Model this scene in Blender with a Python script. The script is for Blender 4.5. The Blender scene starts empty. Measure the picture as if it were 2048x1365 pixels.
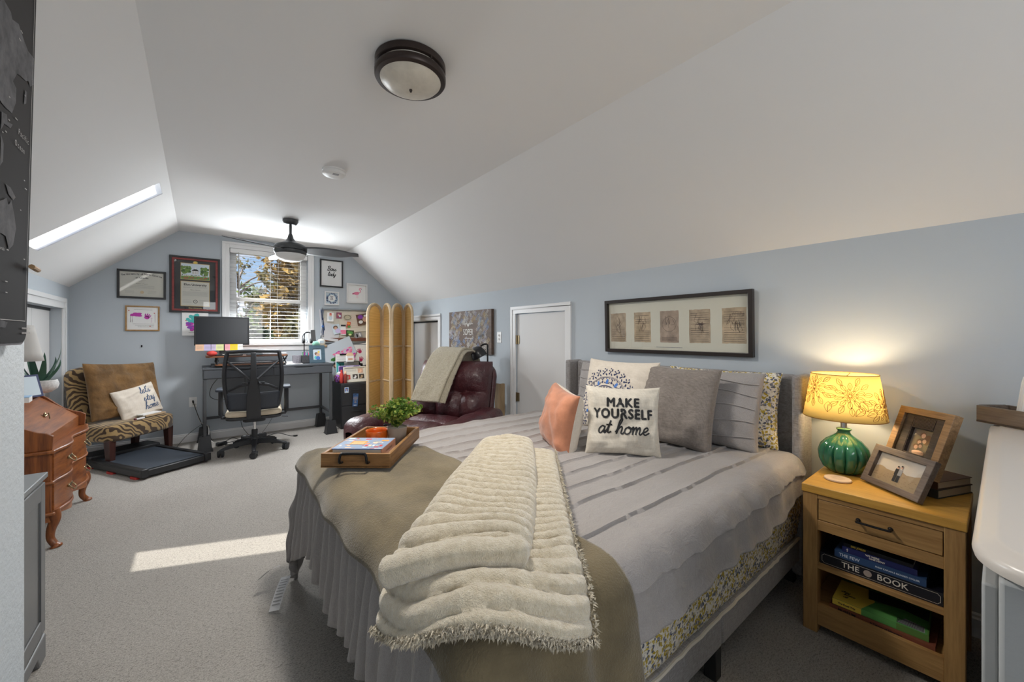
import bpy, bmesh, math, random
from mathutils import Vector, Matrix, noise as mnoise
PI = math.pi
R = math.radians
random.seed(7)
SC = bpy.context.scene
WORLD, SUN, L_WIN, FILL_REAR, L_LAMP, EXPO, FILL_CEIL, FILL_FAN = .62, 10, 29, 18, 3.3, .69, 78, 84
COL = SC.collection

# ------------------------------------------------------------------ materials
MATS = {}
def _nt(name):
    m = bpy.data.materials.new(name); m.use_nodes = True
    nt = m.node_tree; b = nt.nodes['Principled BSDF']
    return m, nt, b
def _mix(nt, fac, a, b):
    n = nt.nodes.new('ShaderNodeMix'); n.data_type = 'RGBA'
    if isinstance(fac, float): n.inputs[0].default_value = fac
    else: nt.links.new(fac, n.inputs[0])
    for v, i in ((a, 6), (b, 7)):
        if isinstance(v, tuple): n.inputs[i].default_value = (*v[:3], 1)
        else: nt.links.new(v, n.inputs[i])
    return n.outputs[2]
def _noise(nt, scale, detail=3, rough=.55, sc3=(1, 1, 1), dist=0, rot=(0, 0, 0)):
    tc = nt.nodes.new('ShaderNodeTexCoord'); mp = nt.nodes.new('ShaderNodeMapping')
    mp.inputs['Scale'].default_value = sc3; mp.inputs['Rotation'].default_value = rot
    n = nt.nodes.new('ShaderNodeTexNoise')
    n.inputs['Scale'].default_value = scale; n.inputs['Detail'].default_value = detail
    n.inputs['Roughness'].default_value = rough; n.inputs['Distortion'].default_value = dist
    nt.links.new(tc.outputs['Object'], mp.inputs['Vector']); nt.links.new(mp.outputs[0], n.inputs['Vector'])
    return n.outputs[0]
def _ramp(nt, fac, stops, interp='LINEAR'):
    r = nt.nodes.new('ShaderNodeValToRGB'); r.color_ramp.interpolation = interp
    el = r.color_ramp.elements
    while len(el) < len(stops): el.new(.5)
    for e, (p, c) in zip(el, stops):
        e.position = p; e.color = (*c[:3], 1)
    nt.links.new(fac, r.inputs[0])
    return r.outputs[0]
def _bump(nt, b, h, strength=.3, dist=.01):
    n = nt.nodes.new('ShaderNodeBump'); n.inputs['Strength'].default_value = strength
    n.inputs['Distance'].default_value = dist
    nt.links.new(h, n.inputs['Height']); nt.links.new(n.outputs[0], b.inputs['Normal'])
def mat(name, col, rough=.55, metal=0, var=None, bump=None, spec=None, sheen=0, coat=0, trans=0, emit=None, sc3=(1, 1, 1), alpha=None):
    m, nt, b = _nt(name)
    b.inputs['Base Color'].default_value = (*col, 1); b.inputs['Roughness'].default_value = rough
    b.inputs['Metallic'].default_value = metal
    if spec is not None: b.inputs['Specular IOR Level'].default_value = spec
    if sheen: b.inputs['Sheen Weight'].default_value = sheen; b.inputs['Sheen Roughness'].default_value = .4
    if coat: b.inputs['Coat Weight'].default_value = coat; b.inputs['Coat Roughness'].default_value = .12
    if trans: b.inputs['Transmission Weight'].default_value = trans
    if emit: b.inputs['Emission Color'].default_value = (*emit[0], 1); b.inputs['Emission Strength'].default_value = emit[1]
    if var:
        sc, amt = var
        f = _noise(nt, sc, 4, .6, sc3)
        lo = tuple(max(0, c * (1 - amt)) for c in col); hi = tuple(min(1, c * (1 + amt)) for c in col)
        nt.links.new(_ramp(nt, f, [(.3, lo), (.7, hi)]), b.inputs['Base Color'])
    if bump:
        _bump(nt, b, _noise(nt, bump[0], 3, .6, sc3), bump[1], bump[2] if len(bump) > 2 else .004)
    MATS[name] = m
    return m
def wood(name, c1, c2, axis=0, scale=9, rough=.42, coat=0, bump=.12):
    m, nt, b = _nt(name)
    s3 = [6, 6, 6]; s3[axis] = .45
    f = _noise(nt, scale, 5, .62, tuple(s3), .6)
    f2 = _noise(nt, scale * 3.2, 3, .6, tuple(s3), .2)
    c = _ramp(nt, f, [(.32, c1), (.68, c2)])
    c = _mix(nt, .25, c, _ramp(nt, f2, [(.35, tuple(x * .6 for x in c1)), (.6, c2)]))
    nt.links.new(c, b.inputs['Base Color']); b.inputs['Roughness'].default_value = rough
    if coat: b.inputs['Coat Weight'].default_value = coat; b.inputs['Coat Roughness'].default_value = .1
    _bump(nt, b, f2, bump, .003)
    MATS[name] = m
    return m
def weave(name, c1, c2, scale=260, rough=.9, bump=.4, sheen=.2, big=0):
    """woven cloth: crossed slubby threads"""
    m, nt, b = _nt(name)
    f1 = _noise(nt, scale, 2, .7, (1, .12, .12)); f2 = _noise(nt, scale, 2, .7, (.12, 1, 1)); f3 = _noise(nt, scale, 2, .7, (.12, .12, 1))
    a = nt.nodes.new('ShaderNodeMath'); a.operation = 'ADD'; nt.links.new(f1, a.inputs[0]); nt.links.new(f3, a.inputs[1])
    h = nt.nodes.new('ShaderNodeMath'); h.operation = 'MULTIPLY'; h.inputs[1].default_value = .5; nt.links.new(a.outputs[0], h.inputs[0])
    c = _ramp(nt, h.outputs[0], [(.36, c1), (.64, c2)])
    if big:
        c = _mix(nt, .35, c, _ramp(nt, _noise(nt, big, 3), [(.35, c1), (.65, c2)]))
    nt.links.new(c, b.inputs['Base Color']); b.inputs['Roughness'].default_value = rough
    b.inputs['Sheen Weight'].default_value = sheen
    _bump(nt, b, h.outputs[0], bump, .002)
    MATS[name] = m
    return m
def pane_mat(name, tint=(1, 1, 1), refl=.12):
    m = bpy.data.materials.new(name); m.use_nodes = True; nt = m.node_tree; nt.nodes.clear()
    o = nt.nodes.new('ShaderNodeOutputMaterial'); mx = nt.nodes.new('ShaderNodeMixShader')
    t = nt.nodes.new('ShaderNodeBsdfTransparent'); t.inputs[0].default_value = (*tint, 1)
    g = nt.nodes.new('ShaderNodeBsdfGlossy'); g.inputs['Roughness'].default_value = .015
    lw = nt.nodes.new('ShaderNodeLayerWeight'); lw.inputs[0].default_value = .5
    pw = nt.nodes.new('ShaderNodeMath'); pw.operation = 'POWER'; pw.inputs[1].default_value = 4.5; nt.links.new(lw.outputs['Facing'], pw.inputs[0])
    f = nt.nodes.new('ShaderNodeMath'); f.operation = 'MULTIPLY_ADD'; f.inputs[1].default_value = .7; f.inputs[2].default_value = .035; nt.links.new(pw.outputs[0], f.inputs[0])
    nt.links.new(f.outputs[0], mx.inputs[0]); nt.links.new(t.outputs[0], mx.inputs[1]); nt.links.new(g.outputs[0], mx.inputs[2])
    nt.links.new(mx.outputs[0], o.inputs[0])
    MATS[name] = m
    return m
def shader2(name, col, kind2='ShaderNodeBsdfTranslucent', fac=.5, rough=.9, col2=None):
    """principled mixed with translucency or plain transparency"""
    m, nt, b = _nt(name)
    b.inputs['Base Color'].default_value = (*col, 1); b.inputs['Roughness'].default_value = rough
    t = nt.nodes.new(kind2); t.inputs[0].default_value = (*(col2 or col), 1)
    mx = nt.nodes.new('ShaderNodeMixShader'); mx.inputs[0].default_value = fac
    o = nt.nodes['Material Output']
    nt.links.new(b.outputs[0], mx.inputs[1]); nt.links.new(t.outputs[0], mx.inputs[2]); nt.links.new(mx.outputs[0], o.inputs[0])
    MATS[name] = m
    return m

WALL = mat('wall_paint', (.50, .548, .592), .72, bump=(160, .12, .002))
CEIL = mat('ceiling_paint', (.81, .805, .80), .8, bump=(120, .06, .002))
TRIM = mat('white_trim', (.80, .80, .80), .35)
DOORW = mat('white_door', (.72, .71, .70), .45)
WHITE = mat('white', (.82, .82, .81), .4)
BLACK = mat('black_plastic', (.018, .019, .021), .42)
BLACKM = mat('black_metal', (.02, .02, .022), .35, metal=.6)
CHROME = mat('chrome', (.7, .7, .7), .2, metal=1)
BRASS = mat('aged_brass', (.34, .27, .16), .35, metal=1)
PAPER = mat('paper', (.80, .79, .76), .8)
CREAMP = mat('cream_paper', (.70, .68, .60), .8)
INK = mat('ink', (.05, .05, .06), .7)
GREYINK = mat('grey_ink', (.30, .30, .30), .8)
PANE = pane_mat('picture_pane')
def flat(name, c, rough=.7): return mat(name, c, rough)
C_RED = flat('red', (.55, .05, .04)); C_ORANGE = flat('orange', (.80, .30, .06)); C_YEL = flat('yellow', (.80, .58, .08))
C_GREEN = flat('green', (.10, .32, .08)); C_TEAL = flat('teal', (.08, .50, .47)); C_BLUE = flat('blue', (.06, .17, .48))
C_NAVY = flat('navy', (.02, .03, .10)); C_PURP = flat('purple', (.24, .06, .40)); C_PINK = flat('pink', (.80, .22, .36)); C_MAG = flat('magenta', (.52, .05, .40))
C_SKY = flat('sky_blue', (.36, .56, .78)); C_LAV = flat('lavender', (.56, .50, .74)); C_TAN = flat('tan', (.46, .33, .20)); C_BROWN = flat('brown', (.15, .08, .05))
C_SKIN = flat('skin', (.62, .38, .28)); C_PEACH = flat('peach_note', (.86, .55, .36)); C_LIME = flat('lime_note', (.72, .76, .36)); C_GREY = flat('grey_card', (.34, .34, .35)); C_LTB = flat('pale_blue', (.55, .64, .70))
C_BLK = flat('black_ink', (.012, .012, .014))

# ------------------------------------------------------------------ mesh builder
class B:
    def __init__(s): s.v = []; s.f = []; s.m = []
    def add(s, vs, fs, m=0):
        o = len(s.v); s.v += [tuple(v) for v in vs]
        for f in fs: s.f.append(tuple(o + i for i in f)); s.m.append(m)
        return s
    def box(s, lo, hi, m=0, M=None):
        (a, b, c), (d, e, f) = lo, hi
        vs = [Vector(p) for p in ((a, b, c), (d, b, c), (d, e, c), (a, e, c), (a, b, f), (d, b, f), (d, e, f), (a, e, f))]
        if M: vs = [M @ v for v in vs]
        return s.add(vs, [(0, 3, 2, 1), (4, 5, 6, 7), (0, 1, 5, 4), (1, 2, 6, 5), (2, 3, 7, 6), (3, 0, 4, 7)], m)
    def cbox(s, c, d, m=0, M=None):
        return s.box([c[i] - d[i] / 2 for i in range(3)], [c[i] + d[i] / 2 for i in range(3)], m, M)
    def quad(s, a, b, c, d, m=0): return s.add([a, b, c, d], [(0, 1, 2, 3)], m)
    def poly(s, pts, m=0): return s.add(pts, [tuple(range(len(pts)))], m)
    def prism(s, pts2, h0, h1, axis=2, m=0):
        """pts2 CCW polygon extruded along axis"""
        def P(a, b, h): return {2: (a, b, h), 1: (a, h, b), 0: (h, a, b)}[axis]
        n = len(pts2); vs = [P(a, b, h0) for a, b in pts2] + [P(a, b, h1) for a, b in pts2]
        fs = [tuple(range(n - 1, -1, -1)), tuple(range(n, 2 * n))] + [(i, (i + 1) % n, n + (i + 1) % n, n + i) for i in range(n)]
        return s.add(vs, fs, m)
    def tube(s, pts, r, n=8, m=0, cap=True):
        pts = [Vector(p) for p in pts]; k = len(pts)
        rs = r if isinstance(r, (list, tuple)) else [r] * k
        up = None; rings = []
        for i, p in enumerate(pts):
            t = (pts[min(i + 1, k - 1)] - pts[max(i - 1, 0)])
            if t.length < 1e-9: t = Vector((0, 0, 1))
            t.normalize()
            if up is None:
                up = Vector((0, 0, 1)) if abs(t.z) < .9 else Vector((1, 0, 0))
            a = t.cross(up)
            if a.length < 1e-6: a = t.cross(Vector((1, .3, .2)))
            a.normalize(); b = a.cross(t); up = b
            rings.append([p + (a * math.cos(2 * PI * j / n) + b * math.sin(2 * PI * j / n)) * rs[i] for j in range(n)])
        vs = [v for q in rings for v in q]
        fs = [(i * n + j, i * n + (j + 1) % n, (i + 1) * n + (j + 1) % n, (i + 1) * n + j) for i in range(k - 1) for j in range(n)]
        if cap: fs += [tuple(range(n - 1, -1, -1)), tuple(range((k - 1) * n, k * n))]
        return s.add(vs, fs, m)
    def lathe(s, prof, c=(0, 0, 0), n=32, m=0, rib=None, ax=2):
        """prof: list of (r, z)"""
        vs = []
        for r, z in prof:
            for j in range(n):
                a = 2 * PI * j / n; q = r * (1 + (rib(a, z) if rib else 0))
                p = (q * math.cos(a), q * math.sin(a), z)
                if ax == 0: p = (z, p[0], p[1])
                if ax == 1: p = (p[0], z, p[1])
                vs.append((c[0] + p[0], c[1] + p[1], c[2] + p[2]))
        k = len(prof)
        fs = [(i * n + j, i * n + (j + 1) % n, (i + 1) * n + (j + 1) % n, (i + 1) * n + j) for i in range(k - 1) for j in range(n)]
        if prof[0][0] > 1e-6: fs.append(tuple(range(n - 1, -1, -1)))
        if prof[-1][0] > 1e-6: fs.append(tuple(range((k - 1) * n, k * n)))
        return s.add(vs, fs, m)
    def grid(s, fn, nu, nv, m=0, closeu=False):
        vs = [fn(i / nu, j / nv) for j in range(nv + 1) for i in range(nu + (0 if closeu else 1))]
        w = nu if closeu else nu + 1
        fs = [(j * w + i, j * w + (i + 1) % w, (j + 1) * w + (i + 1) % w, (j + 1) * w + i) for j in range(nv) for i in range(nu)]
        return s.add(vs, fs, m)
    def ball(s, c, r, n=16, m=0):
        rr = r if isinstance(r, (tuple, list)) else (r, r, r)
        def fn(u, v):
            a, b = 2 * PI * u, PI * (v - .5)
            return (c[0] + rr[0] * math.cos(a) * math.cos(b), c[1] + rr[1] * math.sin(a) * math.cos(b), c[2] + rr[2] * math.sin(b))
        return s.grid(fn, n, n // 2, m, True)
    def ring(s, w, h, fw, d, m=0, y0=0):
        """rectangular picture frame about the origin in xz, from y0-d to y0"""
        o = [(-w / 2, -h / 2), (w / 2, -h / 2), (w / 2, h / 2), (-w / 2, h / 2)]
        i = [(-w / 2 + fw, -h / 2 + fw), (w / 2 - fw, -h / 2 + fw), (w / 2 - fw, h / 2 - fw), (-w / 2 + fw, h / 2 - fw)]
        for k in range(4):
            a, b, c, e = o[k], o[(k + 1) % 4], i[(k + 1) % 4], i[k]
            s.prism([a, b, c, e], y0 - d, y0, 1, m)
        return s
    def rect(s, x0, x1, z0, z1, y, m=0):
        return s.quad((x0, y, z0), (x1, y, z0), (x1, y, z1), (x0, y, z1), m)
    def xf(s, M, i0=0):
        for i in range(i0, len(s.v)): s.v[i] = tuple(M @ Vector(s.v[i]))
        return s
def obj(name, b, mats, parent=None, bevel=0, smooth=40, subd=0, solid=None, seg=2, label=None):
    me = bpy.data.meshes.new(name); me.from_pydata(b.v, [], b.f)
    mats = mats if isinstance(mats, (list, tuple)) else [mats]
    for m in mats: me.materials.append(m)
    if len(mats) > 1: me.polygons.foreach_set('material_index', b.m)
    bm = bmesh.new(); bm.from_mesh(me)
    bmesh.ops.remove_doubles(bm, verts=bm.verts, dist=1e-6)
    bmesh.ops.recalc_face_normals(bm, faces=bm.faces); bm.to_mesh(me); bm.free()
    if smooth:
        me.polygons.foreach_set('use_smooth', [True] * len(me.polygons)); me.set_sharp_from_angle(angle=R(smooth))
    me.update()
    o = bpy.data.objects.new(name, me); COL.objects.link(o)
    if parent: o.parent = parent
    if label: o['label'] = label
    if bevel:
        d = o.modifiers.new('b', 'BEVEL'); d.width = bevel; d.segments = seg; d.limit_method = 'ANGLE'; d.angle_limit = R(40)
    if solid:
        d = o.modifiers.new('s', 'SOLIDIFY'); d.thickness = abs(solid); d.offset = -1 if solid > 0 else 1
    if subd:
        d = o.modifiers.new('u', 'SUBSURF'); d.levels = subd; d.render_levels = subd
    return o
def tag(o, label, cat, group=None, kind=None):
    o['label'] = label; o['category'] = cat
    if group: o['group'] = group
    if kind: o['kind'] = kind
    return o
def thing(name, label, cat, loc=(0, 0, 0), rz=0, group=None, rx=0, ry=0):
    o = bpy.data.objects.new(name, None); COL.objects.link(o); o.empty_display_size = .05
    o.location = loc; o.rotation_euler = (rx, ry, rz)
    return tag(o, label, cat, group)
def struct(name, b, m, parent=None, label=None, **k):
    o = obj(name, b, m, parent, **k)
    if not parent: o['kind'] = 'structure'
    if label: o['label'] = label
    return o
def dup(root, loc, rz, label=None):
    r = root.copy(); COL.objects.link(r); r.location = loc; r.rotation_euler = (0, 0, rz)
    if label: r['label'] = label
    for ch in list(root.children):
        c = ch.copy(); COL.objects.link(c); c.parent = r
    return r
def catmull(P, n=6):
    P = [Vector(p) for p in P]; out = []
    for i in range(len(P) - 1):
        a, b, c, d = P[max(i - 1, 0)], P[i], P[i + 1], P[min(i + 2, len(P) - 1)]
        for k in range(n):
            t = k / n
            out.append(.5 * ((2 * b) + (c - a) * t + (2 * a - 5 * b + 4 * c - d) * t * t + (3 * b - a - 3 * c + d) * t ** 3))
    out.append(P[-1])
    return out
def nz(x, y=0, z=0, s=1): return mnoise.noise(Vector((x * s, y * s, z * s)))

# ------------------------------------------------------------------ lettering
def text_tris(txt, size=1, bold=0, spacing=1, shear=0):
    cu = bpy.data.curves.new('t', 'FONT'); cu.body = txt; cu.size = size; cu.align_x = 'CENTER'; cu.align_y = 'CENTER'
    cu.offset = bold; cu.space_character = spacing; cu.shear = shear; cu.resolution_u = 3
    o = bpy.data.objects.new('t', cu); COL.objects.link(o)
    bpy.context.view_layer.update()
    me = bpy.data.meshes.new_from_object(o.evaluated_get(bpy.context.evaluated_depsgraph_get()))
    vs = [(v.co.x, v.co.y) for v in me.vertices]; fs = [tuple(p.vertices) for p in me.polygons]
    bpy.data.objects.remove(o); bpy.data.curves.remove(cu); bpy.data.meshes.remove(me)
    return vs, fs
def put_text(b, txt, size, fn, m=0, bold=0, spacing=1, sx=1, center=True):
    """lays lettering on the surface fn(x, y) -> point"""
    vs, fs = text_tris(txt, size, bold * .6 if bold < .002 else 0, spacing)
    for k, (dx, dy) in enumerate(((0, 0), (1, 0), (-1, 0), (0, .8), (0, -.8)) if bold >= .002 else ((0, 0),)):
        b.add([fn((x + dx * bold) * sx, y + dy * bold) for x, y in vs], fs, m)
# cursive strokes, each letter: (advance, [polylines]) with x-height 1
G = {
 'a': (1.05, [[(.85, .8), (.5, 1), (.1, .6), (.15, .1), (.45, 0), (.8, .5), (.88, .95), (.85, .3), (1.0, .02), (1.2, .25)]]),
 't': (.75, [[(.0, .2), (.25, .7), (.5, 1.75), (.35, .5), (.45, .05), (.8, .25)], [(.0, 1.15), (.75, 1.2)]]),
 'h': (1.15, [[(0, .2), (.35, 1.1), (.6, 1.9), (.45, 2.1), (.25, 1.5), (.15, 0), (.3, .6), (.65, 1), (.8, .7), (.75, .15), (.95, .0), (1.2, .3)]]),
 'o': (1.0, [[(.5, 1), (.1, .7), (.1, .2), (.45, 0), (.8, .3), (.8, .8), (.5, 1), (.6, .8), (1.1, .85)]]),
 'm': (1.5, [[(-.05, .7), (.12, 1), (.15, 0), (.25, .6), (.5, 1), (.6, .7), (.58, 0), (.7, .6), (.95, 1), (1.08, .7), (1.05, .15), (1.25, 0), (1.5, .3)]]),
 'e': (.9, [[(.0, .35), (.4, .45), (.7, .75), (.5, 1), (.15, .75), (.15, .2), (.45, 0), (.95, .3)]]),
 'l': (.6, [[(0, .2), (.35, 1.1), (.5, 1.9), (.35, 2.05), (.2, 1.4), (.2, .3), (.38, 0), (.65, .3)]]),
 's': (.8, [[(.0, .2), (.4, .95), (.35, .7), (.6, .3), (.4, 0), (.1, .1), (.45, .05), (.85, .3)]]),
 'y': (1.0, [[(.1, 1), (.12, .4), (.35, .05), (.7, .5), (.8, 1), (.72, 0), (.5, -.8), (.25, -.7), (.5, -.1), (1.05, .3)]]),
 'd': (1.05, [[(.8, .75), (.5, 1), (.1, .6), (.15, .1), (.45, 0), (.8, .6), (.95, 2), (.85, .3), (1.0, .02), (1.2, .25)]]),
 "'": (.3, [[(.1, 2), (.02, 1.5)]]),
 ' ': (.7, []),
 'B': (1.4, [[(.2, 0), (.3, 1), (.4, 2)], [(.05, 1.7), (.6, 2.1), (1.1, 1.8), (.8, 1.2), (.4, 1.1), (1.0, .95), (1.15, .4), (.7, 0), (.1, .1)]]),
}
def put_script(b, txt, xh, fn, m=0, w=.14, slant=.18):
    tot = sum(G[c][0] for c in txt); x = -tot / 2
    for c in txt:
        adv, lines = G[c]
        for L in lines:
            P = catmull([(x + px + py * slant, py, 0) for px, py in L], 5)
            for i in range(len(P) - 1):
                d = (P[i + 1] - P[i]); d.normalize(); nn = Vector((-d.y, d.x, 0)) * w; d *= w * .4
                q = [P[i] - d + nn, P[i] - d - nn, P[i + 1] + d - nn, P[i + 1] + d + nn]
                b.add([fn(v.x * xh, (v.y - .5) * xh) for v in q], [(0, 1, 2, 3)], m)
        x += adv
def scrawl(b, x0, x1, z, y, m, h=.003, seed=0, gap=.12):
    """a line of tiny writing: short dashes"""
    rr = random.Random(seed); x = x0
    while x < x1:
        L = rr.uniform(.006, .02) * (x1 - x0) * 4 / .5 * .5
        L = min(L, x1 - x)
        if L > .001: b.rect(x, x + L, z, z + h, y, m)
        x += L + rr.uniform(.3, .7) * gap * h * 6

# ------------------------------------------------------------------ the room
XL, XR, YB, YR, ZC = -1.03, 2.52, 5.93, -1.7, 2.45
LX, LZ, RX, RZ = -.178, 1.735, 1.669, 1.727
def carpet_mat():
    m, nt, b = _nt('carpet')
    f = _noise(nt, 170, 4, .8); g = _noise(nt, 70, 4, .7, (1, 2.4, 1), .5, (0, 0, R(30))); h = _noise(nt, 2.2, 2)
    c = _ramp(nt, f, [(.37, (.12, .105, .09)), (.48, (.48, .45, .41)), (.62, (.70, .665, .615))])
    d = _ramp(nt, g, [(.36, (.13, .115, .10)), (.47, (.54, .51, .47)), (.7, (.68, .65, .60))])
    c = _mix(nt, .5, c, d)
    c = _mix(nt, .15, c, _ramp(nt, h, [(.35, (.40, .38, .35)), (.65, (.60, .57, .53))]))
    nt.links.new(c, b.inputs['Base Color']); b.inputs['Roughness'].default_value = .97; b.inputs['Specular IOR Level'].default_value = .1
    _bump(nt, b, f, .9, .012)
    return m
b = B(); b.box((XL - .15, YR - .15, -.12), (XR + .15, YB + .15, 0)); struct('floor', b, carpet_mat(), smooth=0)
def wallx(name, x0, x1, ys, ztop, openings, m=WALL):
    """wall along y between x0 and x1 (thickness), openings = [(y0, y1, z0, z1)]"""
    b = B(); ybk = sorted({ys[0], ys[1], *[o[0] for o in openings], *[o[1] for o in openings]})
    for a, c in zip(ybk, ybk[1:]):
        op = [o for o in openings if o[0] <= a and c <= o[1]]
        if not op: b.box((x0, a, 0), (x1, c, ztop))
        else:
            z0, z1 = op[0][2:]
            if z0 > 0: b.box((x0, a, 0), (x1, c, z0))
            b.box((x0, a, z1), (x1, c, ztop))
    return struct(name, b, m, smooth=0)
wallx('wall_right', XR, XR + .12, (YR, YB), RZ, [(2.40, 3.09, 0, 1.463), (4.735, 5.66, 0, 1.458)])
wallx('wall_left', XL - .12, XL, (YR, YB), LZ, [(4.62, 5.645, 0, 1.503)])
# gable end wall with the window opening
WX0, WX1, WZ0, WZ1 = .295, 1.165, 1.145, 2.32
b = B(); T = .14
def topz(x):
    if x < LX: return LZ + (ZC - LZ) * (x - XL) / (LX - XL)
    if x > RX: return RZ + (ZC - RZ) * (XR - x) / (XR - RX)
    return ZC
def gable(b, y0, y1, w0, w1, z0, z1, m=0):
    xs = [XL - .1, XL, LX, w0, w1, RX, XR, XR + .1]
    for a, c in zip(xs, xs[1:]):
        ta, tc = topz(max(a, XL)), topz(min(c, XR))
        if a == w0:
            b.prism([(a, 0), (c, 0), (c, z0), (a, z0)], y0, y1, 1, m); b.prism([(a, z1), (c, z1), (c, tc), (a, ta)], y0, y1, 1, m)
        else: b.prism([(a, 0), (c, 0), (c, tc), (a, ta)], y0, y1, 1, m)
gable(b, YB, YB + T, WX0, WX1, WZ0, WZ1); struct('wall_back', b, WALL, smooth=0)
b = B(); gable(b, YR - T, YR, .1, 1.5, .85, 2.15); struct('wall_rear', b, WALL, smooth=0)  # unseen opening added in this wall to let the rear fill light in
b = B(); b.box((LX, YR - .1, ZC), (RX, YB + .1, ZC + .1)); struct('ceiling', b, CEIL, smooth=0)
# sloped ceilings, the one on the left with the skylight opening
SKY0, SKY1 = (-.895, 3.995), (-.232, 4.30)      # (x, y)
def slopez(x): return LZ + (ZC - LZ) / (LX - XL) * (x - XL)
b = B()
def slab(x0, x1, y0, y1):
    pts = [(x0, slopez(x0)), (x1, slopez(x1)), (x1 - .07, slopez(x1) + .09), (x0 - .07, slopez(x0) + .09)]
    b.prism(pts, y0, y1, 1)
for x0, x1, y0, y1 in ((XL, LX, YR - .1, SKY0[1]), (XL, LX, SKY1[1], YB + .1), (XL, SKY0[0], SKY0[1], SKY1[1]), (SKY1[0], LX, SKY0[1], SKY1[1])):
    slab(x0, x1, y0, y1)
struct('ceiling_left', b, CEIL, smooth=0)
b = B(); s = (ZC - RZ) / (XR - RX)
b.prism([(RX, ZC), (XR, RZ), (XR + .07, RZ + .09), (RX + .07, ZC + .09)], YR - .1, YB + .1, 1); struct('ceiling_right', b, CEIL, smooth=0)
# milky skylight pane
SKYG = shader2('milky_acrylic', (.9, .9, .9), 'ShaderNodeBsdfTranslucent', .8, .5, (.95, .95, .95))
nt = SKYG.node_tree; o_ = nt.nodes['Material Output']; prev = o_.inputs[0].links[0].from_socket
tr = nt.nodes.new('ShaderNodeBsdfTransparent'); mx = nt.nodes.new('ShaderNodeMixShader'); mx.inputs[0].default_value = .62
nt.links.new(prev, mx.inputs[1]); nt.links.new(tr.outputs[0], mx.inputs[2]); nt.links.new(mx.outputs[0], o_.inputs[0])
b = B()
def sl(x, y, h): return (x - .58 * h, y, slopez(x) + .81 * h)
for k in (0, 1):
    pass
x0, y0, x1, y1 = SKY0[0], SKY0[1], SKY1[0], SKY1[1]
c8 = [sl(x0, y0, .001), sl(x1, y0, .001), sl(x1, y1, .001), sl(x0, y1, .001), sl(x0, y0, .007), sl(x1, y0, .007), sl(x1, y1, .007), sl(x0, y1, .007)]
b.add(c8, [(0, 3, 2, 1), (4, 5, 6, 7), (0, 1, 5, 4), (1, 2, 6, 5), (2, 3, 7, 6), (3, 0, 4, 7)])
struct('window_2', b, SKYG, smooth=0)
# partition wall close to the camera on the left
b = B(); PX, PY = -.25, 1.12
b.prism([(XL, 0), (PX, 0), (PX, slopez(PX) - .0), (XL, LZ)], YR, PY, 1)
struct('wall_partition', b, mat('wall_paint_rough', (.50, .548, .592), .6, bump=(90, .45, .004)), smooth=0)
# baseboards
def bboard(name, p0, p1, nrm):
    p0, p1, n = Vector((*p0, 0)), Vector((*p1, 0)), Vector((*nrm, 0)); b = B()
    prof = [(0, 0), (.014, 0), (.014, .075), (.009, .082), (.009, .092), (.004, .098), (0, .098)]
    vs = [p + n * d + Vector((0, 0, z)) for p in (p0, p1) for d, z in prof]; k = len(prof)
    b.add(vs, [tuple(range(k)), tuple(range(k, 2 * k))] + [(i, (i + 1) % k, k + (i + 1) % k, k + i) for i in range(k)])
    struct(name, b, TRIM, smooth=0)
bboard('baseboard_back', (XL, YB), (XR, YB), (0, -1))
bboard('baseboard_right', (XR, YR), (XR, 2.33), (-1, 0)); bboard('baseboard_right.001', (XR, 3.18), (XR, 4.67), (-1, 0))
bboard('baseboard_left', (XL, PY), (XL, 4.55), (1, 0))

# doors: casing (child), leaf, hardware
def casing(b, y0, y1, z1, x, d, w=.072, m=0):
    """casing on a wall plane x, projecting d (signed) into the room"""
    def bx(xa, xb, ya, yb, za, zb): b.box((min(xa, xb), ya, za), (max(xa, xb), yb, zb), m)
    bx(x, x + d, y0 - w, y0, 0, z1); bx(x, x + d, y1, y1 + w, 0, z1); bx(x, x + d, y0 - w, y1 + w, z1, z1 + w)
    k = w * .4; e = d * 1.45
    bx(x + d, x + e, y0 - w, y0 - w + k, 0, z1 + w - k); bx(x + d, x + e, y1 + w - k, y1 + w, 0, z1 + w - k); bx(x + d, x + e, y0 - w, y1 + w, z1 + w - k, z1 + w)
b = B(); b.box((XR + .012, 2.405, .01), (XR + .047, 3.085, 1.458)); d1 = struct('door_1', b, DOORW, bevel=.002)
b = B(); casing(b, 2.40, 3.09, 1.463, XR, -.014); obj('door_casing', b, TRIM, d1, bevel=.003, smooth=0)
for z in (1.20, .62):
    b = B(); b.tube([(XR + .003, 3.088, z - .045), (XR + .003, 3.088, z + .045)], .008); b.box((XR + .006, 3.05, z - .043), (XR + .013, 3.086, z + .043)); obj('hinge', b, BRASS, d1, label='aged brass hinge')
b = B(); b.box((XR + .075, 4.74, .01), (XR + .105, 5.655, 1.425)); d2 = struct('door_2', b, DOORW)
b = B(); casing(b, 4.735, 5.66, 1.458, XR, -.014); b.box((XR, 4.735, 1.446), (XR + .115, 5.66, 1.458)); obj('door_casing', b, TRIM, d2, bevel=.003, smooth=0)
b = B(); b.box((XR + .06, 4.74, 1.425), (XR + .11, 5.655, 1.447)); obj('door_track', b, BLACK, d2, label='dark sliding door track')
b = B(); b.lathe([(.0, -.03), (.014, -.03), (.016, -.02), (.008, -.01), (.008, 0)], ax=0, c=(XR + .075, 4.95, .80), n=16); obj('door_knob', b, WHITE, d2)
b = B(); b.box((XL - .105, 5.14, .01), (XL - .075, 5.64, 1.478)); b.box((XL - .105, 4.625, .01), (XL - .075, 5.134, 1.478)); d3 = struct('door_3', b, DOORW)
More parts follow.
